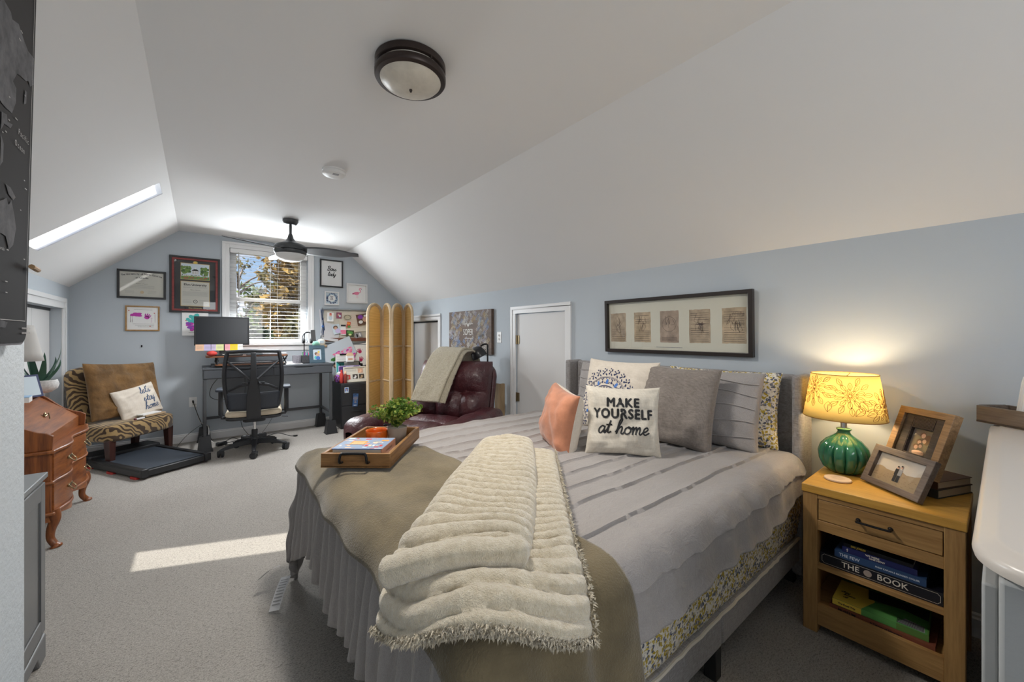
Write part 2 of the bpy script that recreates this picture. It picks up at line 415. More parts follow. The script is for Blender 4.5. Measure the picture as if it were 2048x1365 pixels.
b = B(); casing(b, 4.62, 5.645, 1.503, XL, .014, .1); obj('door_casing', b, TRIM, d3, bevel=.003, smooth=0)
b = B(); b.box((XL - .11, 4.62, 1.478), (XL - .07, 5.645, 1.503)); obj('door_track', b, BLACK, d3, label='dark bifold door track')

# window in the gable: casing, stool, sashes, panes
WIN = B()
w = .072
for x0, x1, z0, z1 in ((WX0 - w, WX0, WZ0, WZ1 + w), (WX1, WX1 + w, WZ0, WZ1 + w), (WX0, WX1, WZ1, WZ1 + w)):
    WIN.box((x0, YB - .016, z0), (x1, YB, z1))
for x0, x1, z0, z1 in ((WX0 - w, WX0 - w * .6, WZ0, WZ1 + w * .6), (WX1 + w * .6, WX1 + w, WZ0, WZ1 + w * .6), (WX0 - w, WX1 + w, WZ1 + w * .6, WZ1 + w)):
    WIN.box((x0, YB - .024, z0), (x1, YB - .015, z1))
win = struct('window_1', WIN, TRIM, bevel=.002, smooth=0)
b = B(); b.box((WX0 - w - .02, YB - .045, WZ0 - .03), (WX1 + w + .02, YB + .09, WZ0)); b.box((WX0 - w, YB - .014, WZ0 - .10), (WX1 + w, YB, WZ0 - .03)); obj('window_sill', b, TRIM, win, bevel=.003, smooth=0)
b = B(); jy = YB + .075
for x0, x1, z0, z1 in ((WX0, WX0 + .075, WZ0, WZ1), (WX1 - .075, WX1, WZ0, WZ1), (WX0 + .075, WX1 - .075, WZ0, WZ0 + .05), (WX0 + .075, WX1 - .075, WZ1 - .05, WZ1), (WX0 + .075, WX1 - .075, 1.675, 1.722)):
    b.box((x0, jy, z0), (x1, jy + .035, z1))
obj('window_sash', b, TRIM, win, bevel=.002, smooth=0)
for z0, z1 in ((WZ0 + .05, 1.675), (1.722, WZ1 - .05)):
    b = B(); b.box((WX0 + .075, jy + .018, z0), (WX1 - .075, jy + .022, z1)); obj('window_pane', b, PANE, win, smooth=0)
# venetian blind
bl = thing('venetian_blind', 'white slatted venetian blind hanging lowered over the gable window', 'blind', (0, 0, 0))
SLAT = shader2('blind_slat', (.82, .82, .81), 'ShaderNodeBsdfTranslucent', .15, .5)
b = B(); b.box((WX0 + .006, YB - .008, 2.262), (WX1 - .006, YB + .055, 2.318)); obj('head_rail', b, WHITE, bl, bevel=.003)
z = 2.232
k = 0
while z > 1.20:
    b = B(); b.grid(lambda u, v: (WX0 + .008 + u * (WX1 - WX0 - .016), YB + .002 + v * .042, z + .002 * (1 - (2 * v - 1) ** 2) + .004 * v), 1, 6); obj('slat', b, SLAT, bl, solid=.0018); z -= .0485; k += 1
b = B(); b.box((WX0 + .008, YB - .002, 1.150), (WX1 - .008, YB + .05, 1.172)); obj('bottom_rail', b, WHITE, bl, bevel=.003)
for x in (.40, .73, 1.06):
    b = B(); b.tube([(x, YB - .005, 1.16), (x, YB - .005, 2.27)], .0013, 5); b.tube([(x, YB + .052, 1.16), (x, YB + .052, 2.27)], .0013, 5); obj('ladder_cord', b, WHITE, bl)
b = B(); b.tube([(.385, YB - .02, 2.27), (.387, YB - .028, 1.72)], .0045, 6); obj('tilt_wand', b, mat('wand', (.32, .31, .29), .4), bl, label='grey tilt wand')
b = B(); b.tube(catmull([(.82, YB - .012, 2.27), (.80, YB - .014, 1.7), (.815, YB - .016, 1.22)], 5), .0018, 5); obj('pull_cord', b, WHITE, bl)

# ------------------------------------------------------------------ outside
GROUND = mat('yard', (.14, .12, .075), .95, var=(1.2, .5))
b = B(); b.box((-60, 9, -3.4), (60, 90, -3.2)); struct('ground', b, GROUND, smooth=0)
b = B(); b.box((-3.2, 12.5, -3.2), (-.6, 60, -3.17)); struct('driveway', b, mat('asphalt', (.22, .215, .22), .9, var=(3, .15)), smooth=0)
def leafmat(n, c, c2):
    m, nt, b = _nt(n); f = _noise(nt, 1.7, 4, .7)
    col = _ramp(nt, f, [(.35, c), (.65, c2)]); nt.links.new(col, b.inputs['Base Color']); b.inputs['Roughness'].default_value = .7
    t = nt.nodes.new('ShaderNodeBsdfTranslucent'); nt.links.new(col, t.inputs[0])
    mx = nt.nodes.new('ShaderNodeMixShader'); mx.inputs[0].default_value = .5; o = nt.nodes['Material Output']
    nt.links.new(b.outputs[0], mx.inputs[1]); nt.links.new(t.outputs[0], mx.inputs[2]); nt.links.new(mx.outputs[0], o.inputs[0]); return m
LG = leafmat('leaf_gold', (.20, .125, .035), (.40, .28, .10)); LD = leafmat('leaf_dark', (.018, .035, .012), (.06, .085, .025)); LO = leafmat('leaf_olive', (.06, .065, .022), (.17, .14, .06)); LGR = leafmat('leaf_green', (.06, .12, .025), (.18, .24, .06))
BARK = mat('bark', (.16, .12, .10), .9, var=(6, .4))
def tree(name, label, x, y, zb, zt, rad, n, leaf, lm, seed, thin=False):
    rr = random.Random(seed); t = thing(name, label, 'tree', (x, y, -3.2), group='trees outside the gable window')
    H = zt + 3.2; b = B(); b.tube([(0, 0, 0), (rr.uniform(-.1, .1), 0, H * .4), (rr.uniform(-.2, .2), 0, H * .85)], [.16, .12, .03], 8)
    tips = []
    for k in range(9 if not thin else 14):
        a = rr.uniform(0, 2 * PI); z0 = H * rr.uniform(.35, .8); L = rad * rr.uniform(.6, 1)
        p = [(0, 0, z0), (math.cos(a) * L * .5, math.sin(a) * L * .5, z0 + L * .35), (math.cos(a) * L, math.sin(a) * L, z0 + L * rr.uniform(.3, .8))]
        b.tube(catmull(p, 3), [.05, .045, .035, .028, .022, .015, .01], 5); tips.append(p[2])
    obj('trunk', b, BARK, t)
    b = B(); cl = []
    for k in range(16): 
        z = rr.uniform(zb + 3.2, H); ff = math.sqrt(max(.08, 1 - ((z - (zb + 3.2 + H) / 2) / ((H - zb - 3.2) / 2)) ** 2))
        a = rr.uniform(0, 2 * PI); q = rad * ff * rr.uniform(.2, .85); cl.append((q * math.cos(a), q * math.sin(a), z, rad * rr.uniform(.3, .5)))
    if thin: cl = [(*p, rad * .28) for p in tips]
    for i in range(n):
        c = rr.choice(cl); d = Vector((rr.gauss(0, 1), rr.gauss(0, 1), rr.gauss(0, 1))); d.normalize(); p = Vector(c[:3]) + d * c[3] * rr.uniform(.5, 1.05)
        u = Vector((rr.gauss(0, 1), rr.gauss(0, 1), rr.gauss(0, 1))).normalized(); v = u.cross(d if abs(u.dot(d)) < .95 else Vector((1, 0, 0))).normalized(); s = leaf * rr.uniform(.6, 1.3)
        b.quad(p - u * s - v * s * .1, p + v * s * .5, p + u * s + v * .1 * s, p - v * s * .5)
    obj('foliage', b, lm, t, smooth=0)
tree('golden_tree', 'tall golden brown tree seen through the upper sash of the window', 3.55, 19, -1, 4.6, 2.3, 3600, .17, LG, 1)
tree('golden_tree', 'lower golden tree standing between the tall golden tree and the dark evergreen', 3.1, 28.5, -2, 3.6, 2.0, 2000, .2, LO, 2)
tree('evergreen_tree', 'dense dark evergreen tree seen low behind the computer monitor', .95, 14, -3, 1.75, 1.25, 2600, .12, LD, 3)
tree('bare_tree', 'thin nearly bare tree with sparse brown leaves beside the window frame', 1.15, 17.6, 1, 5.2, 1.25, 500, .09, LO, 4, True)
tree('young_tree', 'bright green young tree rising above the dark evergreen', 1.75, 23.5, 0, 3.6, 1.0, 1000, .14, LGR, 5)
tree('shrub_tree', 'brown olive shrubby tree seen through the lower sash of the window', 2.6, 11.3, -3.1, 1.75, 1.25, 2800, .12, LO, 6)
HG = leafmat('leaf_far', (.05, .05, .025), (.15, .12, .07))
b = B(); rr = random.Random(9)
for i in range(5200):
    x = rr.uniform(-8, 14); y = 33 + rr.uniform(-1.5, 1.5); z = rr.uniform(-3.2, 2.4 + 1.1 * nz(x, 3, 0, .5) + rr.uniform(-.5, .3)); s = rr.uniform(.15, .4)
    u = Vector((rr.gauss(0, 1), rr.gauss(0, 1), rr.gauss(0, 1))).normalized(); v = u.cross(Vector((rr.gauss(0, 1), rr.gauss(0, 1), rr.gauss(0, 1)))).normalized(); p = Vector((x, y, z))
    b.quad(p - u * s, p + v * s * .7, p + u * s, p - v * s * .7)
tag(obj('treeline', b, HG, smooth=0), 'distant brown green woods behind the trees in the yard', 'woods', kind='stuff')

# ------------------------------------------------------------------ soft goods helpers
def cushion(w, h, t, nu=28, nv=28, pinch=.07, pw=.55, wr=.012, seed=0, puffs=None, flatback=False, sag=0):
    """pillow: returns (builder, surface fn(x, z, off)) ; faces -y; centred"""
    def P(u, v, side, off=0):
        eu, ev = 1 - u * u, 1 - v * v
        x = u * w / 2 * (1 - pinch * ev * (abs(u) ** 2)); z = v * h / 2 * (1 - pinch * eu * (abs(v) ** 2))
        th = t / 2 * (max(0, eu) * max(0, ev)) ** (pw * .62) 
        th *= 1 + .25 * nz(u * 1.3 + seed, v * 1.3, side)
        th += wr * (nz(u * 4 + seed * 3, v * 2.2, 3 + side) + .6 * nz(u * 2, v * 7 + seed, 9)) * min(1, 3 * min(eu, ev))
        if puffs:
            a, bq, amp = puffs
            th += amp * (abs(math.sin(PI * (u + 1) / 2 * a)) * abs(math.sin(PI * (v + 1) / 2 * bq))) ** .45
        if flatback and side > 0: th = min(th, .012)
        z -= sag * (1 - v) * .5 * eu
        return (x, side * (max(th, 0) + off), z)
    b = B()
    for sd in (-1, 1):
        def fn(a, c, sd=sd):
            u, v = 2 * a - 1, 2 * c - 1
            u = math.copysign(1 - (1 - abs(u)) ** 1.5, u); v = math.copysign(1 - (1 - abs(v)) ** 1.5, v)
            return P(u, v, sd)
        b.grid(fn, nu, nv)
    def S(x, z, off=.0015): return P(max(-1, min(1, x / (w / 2))), max(-1, min(1, z / (h / 2))), -1, off)
    return b, S
def place(b, c, n, up, i0=0):
    """orient builder (front -y, up z) so that front faces n and up leans to up"""
    n = Vector(n).normalized(); y = -n; z = Vector(up); z = (z - y * z.dot(y)).normalized(); x = y.cross(z)
    M = Matrix(((x.x, y.x, z.x, c[0]), (x.y, y.y, z.y, c[1]), (x.z, y.z, z.z, c[2]), (0, 0, 0, 1)))
    return b.xf(M, i0)

# ------------------------------------------------------------------ bed
UPH = weave('grey_upholstery', (.20, .185, .178), (.36, .345, .345), 320, .9, .35, .1)
bed = thing('bed', 'upholstered bed frame with tall channelled headboard and black legs', 'bed', (0, 0, 0))
BF, BT, BN, BFAR = .45, .66, .625, 2.20     # foot x, top z, near y, far y
b = B(); b.box((2.425, .66, .30), (2.475, 2.165, 1.035)); obj('headboard', b, UPH, bed, bevel=.01)
n = 9
for i in range(n):
    y0 = .668 + i * (2.157 - .668) / n; y1 = y0 + (2.157 - .668) / n
    b = B(); b.box((2.395, y0 + .0015, .30), (2.44, y1 - .0015, 1.043)); obj('headboard_channel', b, UPH, bed, bevel=.014, seg=3)
for y0, y1 in ((.615, .662), (2.163, 2.21)):
    b = B(); b.box((2.31, y0, .06), (2.475, y1, 1.048)); obj('headboard_wing', b, UPH, bed, bevel=.016, seg=3)
for x0, x1, y0, y1 in ((BF + .02, 2.40, .628, .660), (BF + .02, 2.40, 2.165, 2.197), (BF, BF + .035, .63, 2.195)):
    b = B(); 
    if y1 - y0 < .1 and y0 < 1:
        b.box((x0, y0, .135), (1.465, y1, .255)); b.box((1.467, y0, .135), (x1, y1, .255))
    else: b.box((x0, y0, .135), (x1, y1, .255))
    obj('bed_rail', b, UPH, bed, bevel=.008)
LEGM = mat('bed_leg_black', (.02, .02, .02), .45)
for x, y in ((.50, .665), (1.47, .665), (2.36, .68), (.50, 2.06), (1.47, 2.15), (2.36, 2.14), (1.47, 1.4)):
    b = B(); b.box((x - .022, y - .022, 0), (x + .022, y + .022, .14)); obj('leg', b, LEGM, bed, bevel=.003)
b = B()
for k in range(12): b.box((.5 + k * .165, .655, .20), (.58 + k * .165, 2.17, .215))
obj('slat_base', b, LEGM, bed)
# mattress with the floral fitted sheet
m, nt, bb = _nt('floral_sheet')
tc = nt.nodes.new('ShaderNodeTexCoord'); vo = nt.nodes.new('ShaderNodeTexVoronoi'); vo.inputs['Scale'].default_value = 85; vo.inputs['Randomness'].default_value = 1
nd = nt.nodes.new('ShaderNodeTexNoise'); nd.inputs['Scale'].default_value = 40; nt.links.new(tc.outputs['Object'], nd.inputs['Vector'])
vm = nt.nodes.new('ShaderNodeVectorMath'); vm.operation = 'MULTIPLY_ADD'; vm.inputs[1].default_value = (.035, .035, .035); nt.links.new(nd.outputs['Color'], vm.inputs[0]); nt.links.new(tc.outputs['Object'], vm.inputs[2])
nt.links.new(vm.outputs[0], vo.inputs['Vector']); sp = nt.nodes.new('ShaderNodeSeparateColor'); nt.links.new(vo.outputs['Color'], sp.inputs[0])
c = _ramp(nt, sp.outputs[0], [(0, (.42, .30, .03)), (.28, (.10, .11, .15)), (.50, (.62, .57, .47)), (.66, (.20, .20, .23)), (.82, (.50, .37, .06))], 'CONSTANT')
edge = _ramp(nt, vo.outputs['Distance'], [(.50, (0, 0, 0)), (.62, (1, 1, 1))])
nt.links.new(_mix(nt, edge, c, (.74, .70, .61)), bb.inputs['Base Color']); bb.inputs['Roughness'].default_value = .9
FLORAL = m
mt = thing('mattress', 'mattress in a yellow and grey floral fitted sheet on the bed frame', 'mattress', (0, 0, 0))
b = B()
def mfn(u, v):
    a = 2 * PI * u
    return None
MX0, MX1, MY0, MY1 = BF + .02, 2.39, .64, 2.185
def mside(u, v):
    # rounded-rectangle outline swept bottom -> top with soft crown
    per = [(MX0, MY0), (MX1, MY0), (MX1, MY1), (MX0, MY1)]; t = (u % 1) * 4; i = int(t) % 4; f = t - int(t)
    p = Vector(per[i]).lerp(Vector(per[(i + 1) % 4]), f); z = .238 + v * .375
    pul = .018 * math.sin(PI * v) + .006 * nz(p.x * 9, p.y * 9, v * 3) + (-.012 if v in (0, 1) else 0)
    c = Vector(((MX0 + MX1) / 2, (MY0 + MY1) / 2)); n = Vector(((1 if i == 1 else -1 if i == 3 else 0), (1 if i == 2 else -1 if i == 0 else 0)))
    p += n * pul
    return (p.x, p.y, z - (.006 * abs(nz(p.x * 14, p.y * 14, 2)) if v == 0 else 0))
b.grid(mside, 160, 10, closeu=True); b.quad((MX0, MY0, .613), (MX1, MY0, .613), (MX1, MY1, .613), (MX0, MY1, .613)); b.quad((MX0, MY0, .24), (MX0, MY1, .24), (MX1, MY1, .24), (MX1, MY0, .24))
obj('mattress_body', b, FLORAL, mt, smooth=60)
b = B(); b.tube([(MX0 + .01 + k * (MX1 - MX0 - .02) / 60, MY0 - .012 + .004 * nz(k * .7), .248 + .005 * nz(k * .9, 4)) for k in range(61)], .006, 6); obj('sheet_hem', b, mat('sheet_hem', (.62, .57, .48), .9), mt, label='pale gathered hem of the sheet')

ER = .065
def drape(X, Y, h=0, top=BT, flare=.10, ER=ER, cx=None, yn=None):
    """cloth point planned at (X, Y) on the bed top, folded down over the foot and the sides"""
    if cx is None: cx = BF + ER - .03
    y0, y1 = (BN - .015 + ER) if yn is None else yn, BFAR + .02 - ER
    ex = max(0, cx - X); ey = (Y - y1) if Y > y1 else (Y - y0) if Y < y0 else 0
    d = math.hypot(ex, ey)
    kx, ky = max(X, cx), min(max(Y, y0), y1)
    if d < 1e-6: return Vector((X, Y, top + h))
    ux, uy = -ex / d, ey / d; q = ER * PI / 2
    if d < q: a = d / ER; hor = ER * math.sin(a); dz = ER * (1 - math.cos(a))
    else: a = PI / 2; hor = ER + (d - q) * flare; dz = ER + (d - q)
    hor += h * math.sin(a)
    return Vector((kx + ux * hor, ky + uy * hor, max(.012, top - dz + h * math.cos(a))))
PLEATS = [.44, .565, .745, .905, 1.02, 1.125, 1.235, 1.345, 1.455, 1.565, 1.68, 1.79, 1.915, 2.035, 2.16, 2.29, 2.42]
def pleat_h(X, Y):
    h = 0
    for i, p in enumerate(PLEATS):
        p += .012 * nz(X * 2.2, i * 3.1) + .004 * nz(X * 9, i * 1.7)
        d = Y - p
        if -.02 < d < .045:
            h += (.012 * (1 - d / .045) ** 1.6) if d > 0 else 0
    return h
def comf(X, Y):
    foot = max(0, BF + .03 - X); side = max(0, .67 - Y, Y - 2.15)
    h = .008 + pleat_h(X, Y) * (1 if foot < .05 else .3)
    h += .012 * nz(X * 1.6, Y * 1.6, 2) + .006 * nz(X * 5, Y * 3.2, 1) + .003 * nz(X * 13, Y * 9, 5)
    if foot: 
        k = min(1, foot / .12); h += k * ((.012 + .006 * nz(Y * 4, 2)) * math.sin(Y * 78 + 3 * nz(Y * 4, X * 2)) + .014 * nz(Y * 15, X * 2.5, 4) + .017)
    if side: h += min(1, side / .1) * (.010 * nz(X * 11, Y * 3, 8) + .006 * math.sin(X * 37 + 3 * nz(X * 2, 3)) + .008)
    return h
NEAR_HANG, FAR_HANG, FOOT_HANG = .175, .46, .40
def cpt(u, v):
    Y = BN - NEAR_HANG + v * (BFAR + FAR_HANG - BN + NEAR_HANG)
    hang = FOOT_HANG + .05 * nz(Y * 3, 7) + .10 * max(0, min(1, (Y - 1.9) / .3))
    X = 2.302 - u * (2.302 - BF + hang)
    near = max(0, (BN + .05) - Y)
    if near: Y += near * (.10 * nz(X * 1.5, 3) + .04 * nz(X * 5, 2))
    # let the bunched near corner by the headboard ride up
    if X > 2.0 and near: Y = Y + near * .18 * (X - 2.0) / .3
    return drape(X, Y, comf(X, Y))
m, nt, bb = _nt('comforter_grey'); f = _noise(nt, 420, 2, .6)
nt.links.new(_ramp(nt, f, [(.3, (.285, .263, .253)), (.7, (.365, .34, .328))]), bb.inputs['Base Color']); bb.inputs['Roughness'].default_value = .55; bb.inputs['Sheen Weight'].default_value = .25; bb.inputs['Specular IOR Level'].default_value = .35
_bump(nt, bb, _noise(nt, 22, 5, .65, (1, 1.8, 1), 1.2), .40, .012); COMF = m
cf = thing('comforter', 'grey comforter with stitched pleats spread across the bed', 'comforter', (0, 0, 0))
b = B(); b.grid(cpt, 130, 460); obj('comforter_cover', b, COMF, cf, solid=.012, smooth=70)
LBL = mat('care_label', (.62, .62, .63), .7)
for pts in (((.31, 2.20, .125), (.225, 2.225, .075), .036), ((.325, 2.13, .10), (.262, 2.03, .016), .052)):
    a, c, w_ = Vector(pts[0]), Vector(pts[1]), pts[2]; d = (c - a); sd = d.cross(Vector((0, .4, 1))).normalized() * w_ / 2; b = B()
    b.grid(lambda u, v: a + d * v + sd * (2 * u - 1) + Vector((0, 0, .010 * math.sin(v * 3))), 4, 6)
    nn = len(b.v)
    for k in range(9):
        t0 = .12 + k * .09; b.add([a + d * t0 + sd * -.8 + Vector((-.001, -.001, .0018 + .01 * math.sin(t0 * 3))), a + d * t0 + sd * .7 + Vector((-.001, -.001, .0018 + .01 * math.sin(t0 * 3))), a + d * (t0 + .03) + sd * .7 + Vector((-.001, -.001, .0018 + .01 * math.sin(t0 * 3 + .1))), a + d * (t0 + .03) + sd * -.8 + Vector((-.001, -.001, .0018 + .01 * math.sin(t0 * 3 + .1)))], [(0, 1, 2, 3)], 1)
    obj('care_label', b, [LBL, GREYINK], cf, label='pale printed care label', smooth=0)

# olive fleece throw over the foot of the bed
OLIVE = mat('olive_fleece', (.155, .122, .068), .95, var=(7, .3), bump=(180, .6, .005), sheen=.4)
TH = [(BF - .06, 2.20), (.90, 1.84), (.82, .02), (BF - .34, .02)]
def throw(u, v):
    # u across (foot -> pillows), v from far to near
    A, Bq, Cq, Dq = TH
    e = v ** 1.0
    x0 = A[0] + (BF - .075 - A[0]) * min(1, v * 2.5) if v < .72 else (BF - .075) + (Dq[0] - BF + .135) * ((v - .72) / .28) ** 1.3
    x1 = Bq[0] + (Cq[0] - Bq[0]) * v + .02 * math.sin(v * 7)
    y0 = A[1] + (Dq[1] - A[1]) * e; y1 = Bq[1] + (Cq[1] - Bq[1]) * e
    X, Y = x0 + (x1 - x0) * u, y0 + (y1 - y0) * u
    X += .012 * nz(v * 9, 2)
    h = .026 + .012 * nz(X * 1.6, Y * 1.6, 2) + .006 * nz(X * 6 + Y * 3, Y * 4, 6) + .006 * abs(nz(X * 5 - Y * 4, 3, 3))
    side = max(0, .66 - Y)
    if side: h += min(1, side / .1) * (.024 * math.sin(X * 34 + 2 * nz(X * 3)) * (.5 + .5 * nz(X * 4, 1)) + .028)
    ft = max(0, BF - X)
    if ft: h += min(1, ft / .08) * (.006 * math.sin(Y * 21 + 1) + .036)
    return drape(X, Y, h)
b = B(); b.grid(throw, 60, 180); tag(obj('fleece_throw', b, OLIVE, solid=.007, smooth=70), 'olive fleece throw laid over the foot of the bed', 'throw blanket')

# folded cream ribbed plush blanket
m, nt, bb = _nt('cream_plush')
f = _noise(nt, 55, 4, .7); g = _noise(nt, 340, 2, .7)
nt.links.new(_ramp(nt, f, [(.3, (.56, .47, .32)), (.65, (.72, .64, .49))]), bb.inputs['Base Color']); bb.inputs['Roughness'].default_value = .95; bb.inputs['Sheen Weight'].default_value = .8
ad = nt.nodes.new('ShaderNodeMath'); ad.operation = 'MULTIPLY_ADD'; ad.inputs[1].default_value = .6; nt.links.new(g, ad.inputs[0]); nt.links.new(f, ad.inputs[2]); _bump(nt, bb, ad.outputs[0], .9, .008); PLUSH = m
def bil(Q, s, t):
    a, c, d, e = (Vector(p) for p in Q)   # TL TR BR BL ; s across, t along
    return a * (1 - s) * (1 - t) + c * s * (1 - t) + d * s * t + e * (1 - s) * t
def layer(b, Q, base, thick, nrib, amp, seed, tail=0, bulge=0, rp=5):
    def top(s, t):
        p = bil(Q, s, t); side = math.sin(PI * t) * bulge; q = bil(Q, 1, t) - bil(Q, 0, t); p = p + q * (s - .5) * side; al = (bil(Q, s, 1) - bil(Q, s, 0)).normalized(); p = p + al * (tail * 4 * s * (1 - s) * t * t)
        prof = (max(0, 1 - abs(2 * s - 1) ** rp)) ** .4 * (max(0, 1 - abs(2 * t - 1) ** 26)) ** .4
        ph = t * nrib + .5 * nz(s * 2.2 + seed, t * 4) - .45 * math.sin(s * 3)
        rib = abs(math.sin(PI * ph)) ** .55
        h = base + (thick + amp * rib + .012 * nz(s * 3, t * 6, seed) + .004 * nz(s * 50, t * 120, seed)) * prof
        return p, h
    def f(s, t):
        s = .5 - .5 * math.cos(PI * s); p, h = top(s, t); return drape(p.x, p.y, h, BT + .01, .1, .13, .475, .665)
    def g(s, t):
        s = .5 - .5 * math.cos(PI * s); p, _ = top(s, t); return drape(p.x, p.y, base, BT + .01, .1, .13, .475, .665)
    b.grid(f, 46, 260); b.grid(g, 46, 130)
PQ = [(1.02, 1.50), (1.265, 1.27), (.62, .53), (.31, .87)]
pl = thing('plush_blanket', 'cream ribbed plush blanket folded in layers near the foot of the bed', 'blanket', (0, 0, 0))
b = B(); layer(b, PQ, .030, .028, 27, .020, 1, tail=.085, rp=7); obj('lower_fold', b, PLUSH, pl, smooth=80)
b = B(); UQ = [(1.03, 1.51), (1.215, 1.36), (.60, .68), (.385, .90)]; layer(b, UQ, .055, .046, 22, .026, 4, tail=.03, bulge=.12, rp=4); obj('upper_fold', b, PLUSH, pl, smooth=80)
b = B()
for sa, sb, rad, hh, ex in ((.02, .98, .034, .088, .010), (.18, .93, .024, .052, .030)):
    P = []
    for k in range(41):
        s = sa + (sb - sa) * k / 40; al = (bil(UQ, s, 1) - bil(UQ, s, 0)).normalized(); q = bil(UQ, s, 1) + al * (.03 * 4 * s * (1 - s) + ex) + (bil(UQ, 1, 1) - bil(UQ, 0, 1)) * 0; P.append(drape(q.x, q.y, hh, BT + .01, .1, .13, .475, .665))
    b.tube(P, [rad * (1 + .12 * nz(k * .35, rad * 90)) * (min(1, k / 3 + .35)) * min(1, (40 - k) / 3 + .35) for k in range(41)], 14)
obj('rolled_fold', b, PLUSH, pl, smooth=80)
# tufted fringe along the open edges
b = B(); rr = random.Random(3)
def tuft(p, d, L):
    w_ = d.cross(Vector((rr.gauss(0, 1), rr.gauss(0, 1), rr.gauss(0, 1)))).normalized() * .0022; b.add([p - w_, p + w_, p + d * L], [(0, 1, 2)])
for i in range(5200):
    s = rr.random(); e = rr.random(); al = (bil(PQ, s, 1) - bil(PQ, s, 0)).normalized()
    if e < .7: q = bil(PQ, s, 1.0 - rr.random() * .012) + al * (.085 * 4 * s * (1 - s))
    else: q = bil(PQ, 1 - rr.random() * .01, s)
    p = drape(q.x, q.y, .032 + rr.random() * .03, BT + .01, .1, .13, .475, .665); d = Vector((-.55, -.6, -.5)) if e < .7 else Vector((.6, -.6, -.3)); d += Vector((rr.gauss(0, .5), rr.gauss(0, .5), rr.gauss(0, .5))); d.normalize(); tuft(p, d, rr.uniform(.005, .014))
obj('shaggy_edge', b, PLUSH, pl, smooth=0)

# pillows
GREYP = COMF
LINEN = weave('brown_linen', (.165, .14, .122), (.265, .23, .205), 330, .95, .4)
CREAMC = weave('cream_cotton', (.62, .55, .46), (.70, .63, .54), 300, .9, .3)
NATUR = weave('natural_linen', (.56, .51, .43), (.68, .63, .54), 260, .9, .3)
def pillow(name, label, c, n, up, w, h, t, m, seed=0, deco=None, **k):
    b, S = cushion(w, h, t, seed=seed, **k)
    if deco: deco(b, S)
    place(b, c, n, up); return tag(obj(name, b, m, smooth=75), label, 'pillow')
def shamdeco(b, S):
    for i, z in enumerate((-.14, -.065, .01, .085, .15)):
        P = [S(-.29 + .58 * k / 30, z + .012 * math.sin(k * .25 + i) - .00 , .003) for k in range(31)]; b.tube(P, .0035, 5)
pillow('floral_pillow', 'yellow and grey floral pillow standing against the headboard behind the grey sham', (2.325, 1.02, .855), (-1, 0, .14), (.1, 0, 1), .62, .40, .13, FLORAL, 5, pinch=.05)
pillow('pillow_sham', 'grey pleated pillow sham beside the floral pillow, near the lit lamp', (2.20, 1.055, .855), (-1, -.03, .24), (.2, 0, 1), .60, .41, .15, GREYP, 2, shamdeco, pinch=.05)
pillow('pillow_sham', 'grey pleated pillow sham on the door side, mostly hidden behind the mandala pillow', (2.235, 1.70, .85), (-1, .05, .2), (.2, 0, 1), .60, .40, .15, GREYP, 8, shamdeco, pinch=.05)
pillow('throw_pillow', 'plain square brown linen pillow between the mandala pillow and the grey sham', (2.02, 1.115, .865), (-1, -.10, .30), (.3, .0, 1), .43, .44, .15, LINEN, 3, pinch=.08)
def mandala(b, S):
    r2 = random.Random(4); cx, cz = .075, -.01
    cx, cz, MS = -.045, -.055, 1.22
    def at(r, a, off=.0015): return S(cx + MS * r * math.cos(a), cz + MS * r * math.sin(a), off)
    def arc_ring(r, w_, n=90, m=1, duty=1.0):
        for k in range(n):
            a0, a1 = 2 * PI * k / n, 2 * PI * (k + duty) / n; b.add([at(r - w_, a0), at(r - w_, a1), at(r + w_, a1), at(r + w_, a0)], [(0, 1, 2, 3)], m)
    def petal(r, a, L, w_, rot=0, m=1):
        c0 = (cx + MS * r * math.cos(a), cz + MS * r * math.sin(a)); A = a + rot; pts = []; L *= MS; w_ *= MS
        for q in range(8):
            t = 2 * PI * q / 8; x, y = L * math.cos(t), w_ * math.sin(t); pts.append(S(c0[0] + x * math.cos(A) - y * math.sin(A), c0[1] + x * math.sin(A) + y * math.cos(A)))
        b.poly(pts, m)
    for r, w_ in ((.062, .0012), (.082, .0012), (.085, .001), (.128, .0012), (.133, .0008)): arc_ring(r, w_)
    for k in range(46): petal(.123, 2 * PI * k / 46, .004, .0025)
    for k in range(30): petal(.075, 2 * PI * k / 30, .005, .003)
    for k in range(12):
        a = 2 * PI * k / 12; petal(.106, a, .014, .008, 0, 2); petal(.104, a + PI / 12, .006, .006); petal(.118, a + PI / 12, .007, .003)
        for q in (-1, 1): petal(.100, a + q * .12, .008, .0025, q * .9)
    for k in range(26):
        a = 2 * PI * k / 26
        petal(.145, a, .008, .004, .6); petal(.158, a + .07, .009, .003, -.7); petal(.150, a + .12, .005, .005); petal(.170, a, .008, .004, 0); petal(.166, a + .12, .007, .003, 1.1); petal(.178, a + .06, .004, .004)
    for k in range(16): petal(.045, 2 * PI * k / 16, .013, .005, .2); petal(.03, 2 * PI * k / 16, .006, .003)
    for k in range(8): petal(.014, 2 * PI * k / 8, .008, .004)
pillow('throw_pillow', 'cream pillow printed with a round navy mandala, behind the lettered pillow', (2.0, 1.475, .875), (-1, -.02, .28), (.25, 0, 1), .50, .45, .14, [CREAMC, C_NAVY, C_BLUE], 6, mandala, nu=40, nv=40, pinch=.07)
def makeyou(b, S):
    f = lambda x, z: S(x, z, .002)
    put_text(b, 'MAKE', .064, lambda x, y: f(x, y + .085), 1, .0034, 1.14, sx=.86); put_text(b, 'YOURSELF', .064, lambda x, y: f(x, y + .030), 1, .0034, 1.14, sx=.86)
    put_script(b, 'at home', .034, lambda x, y: f(x, y - .045), 1, .105, .2)
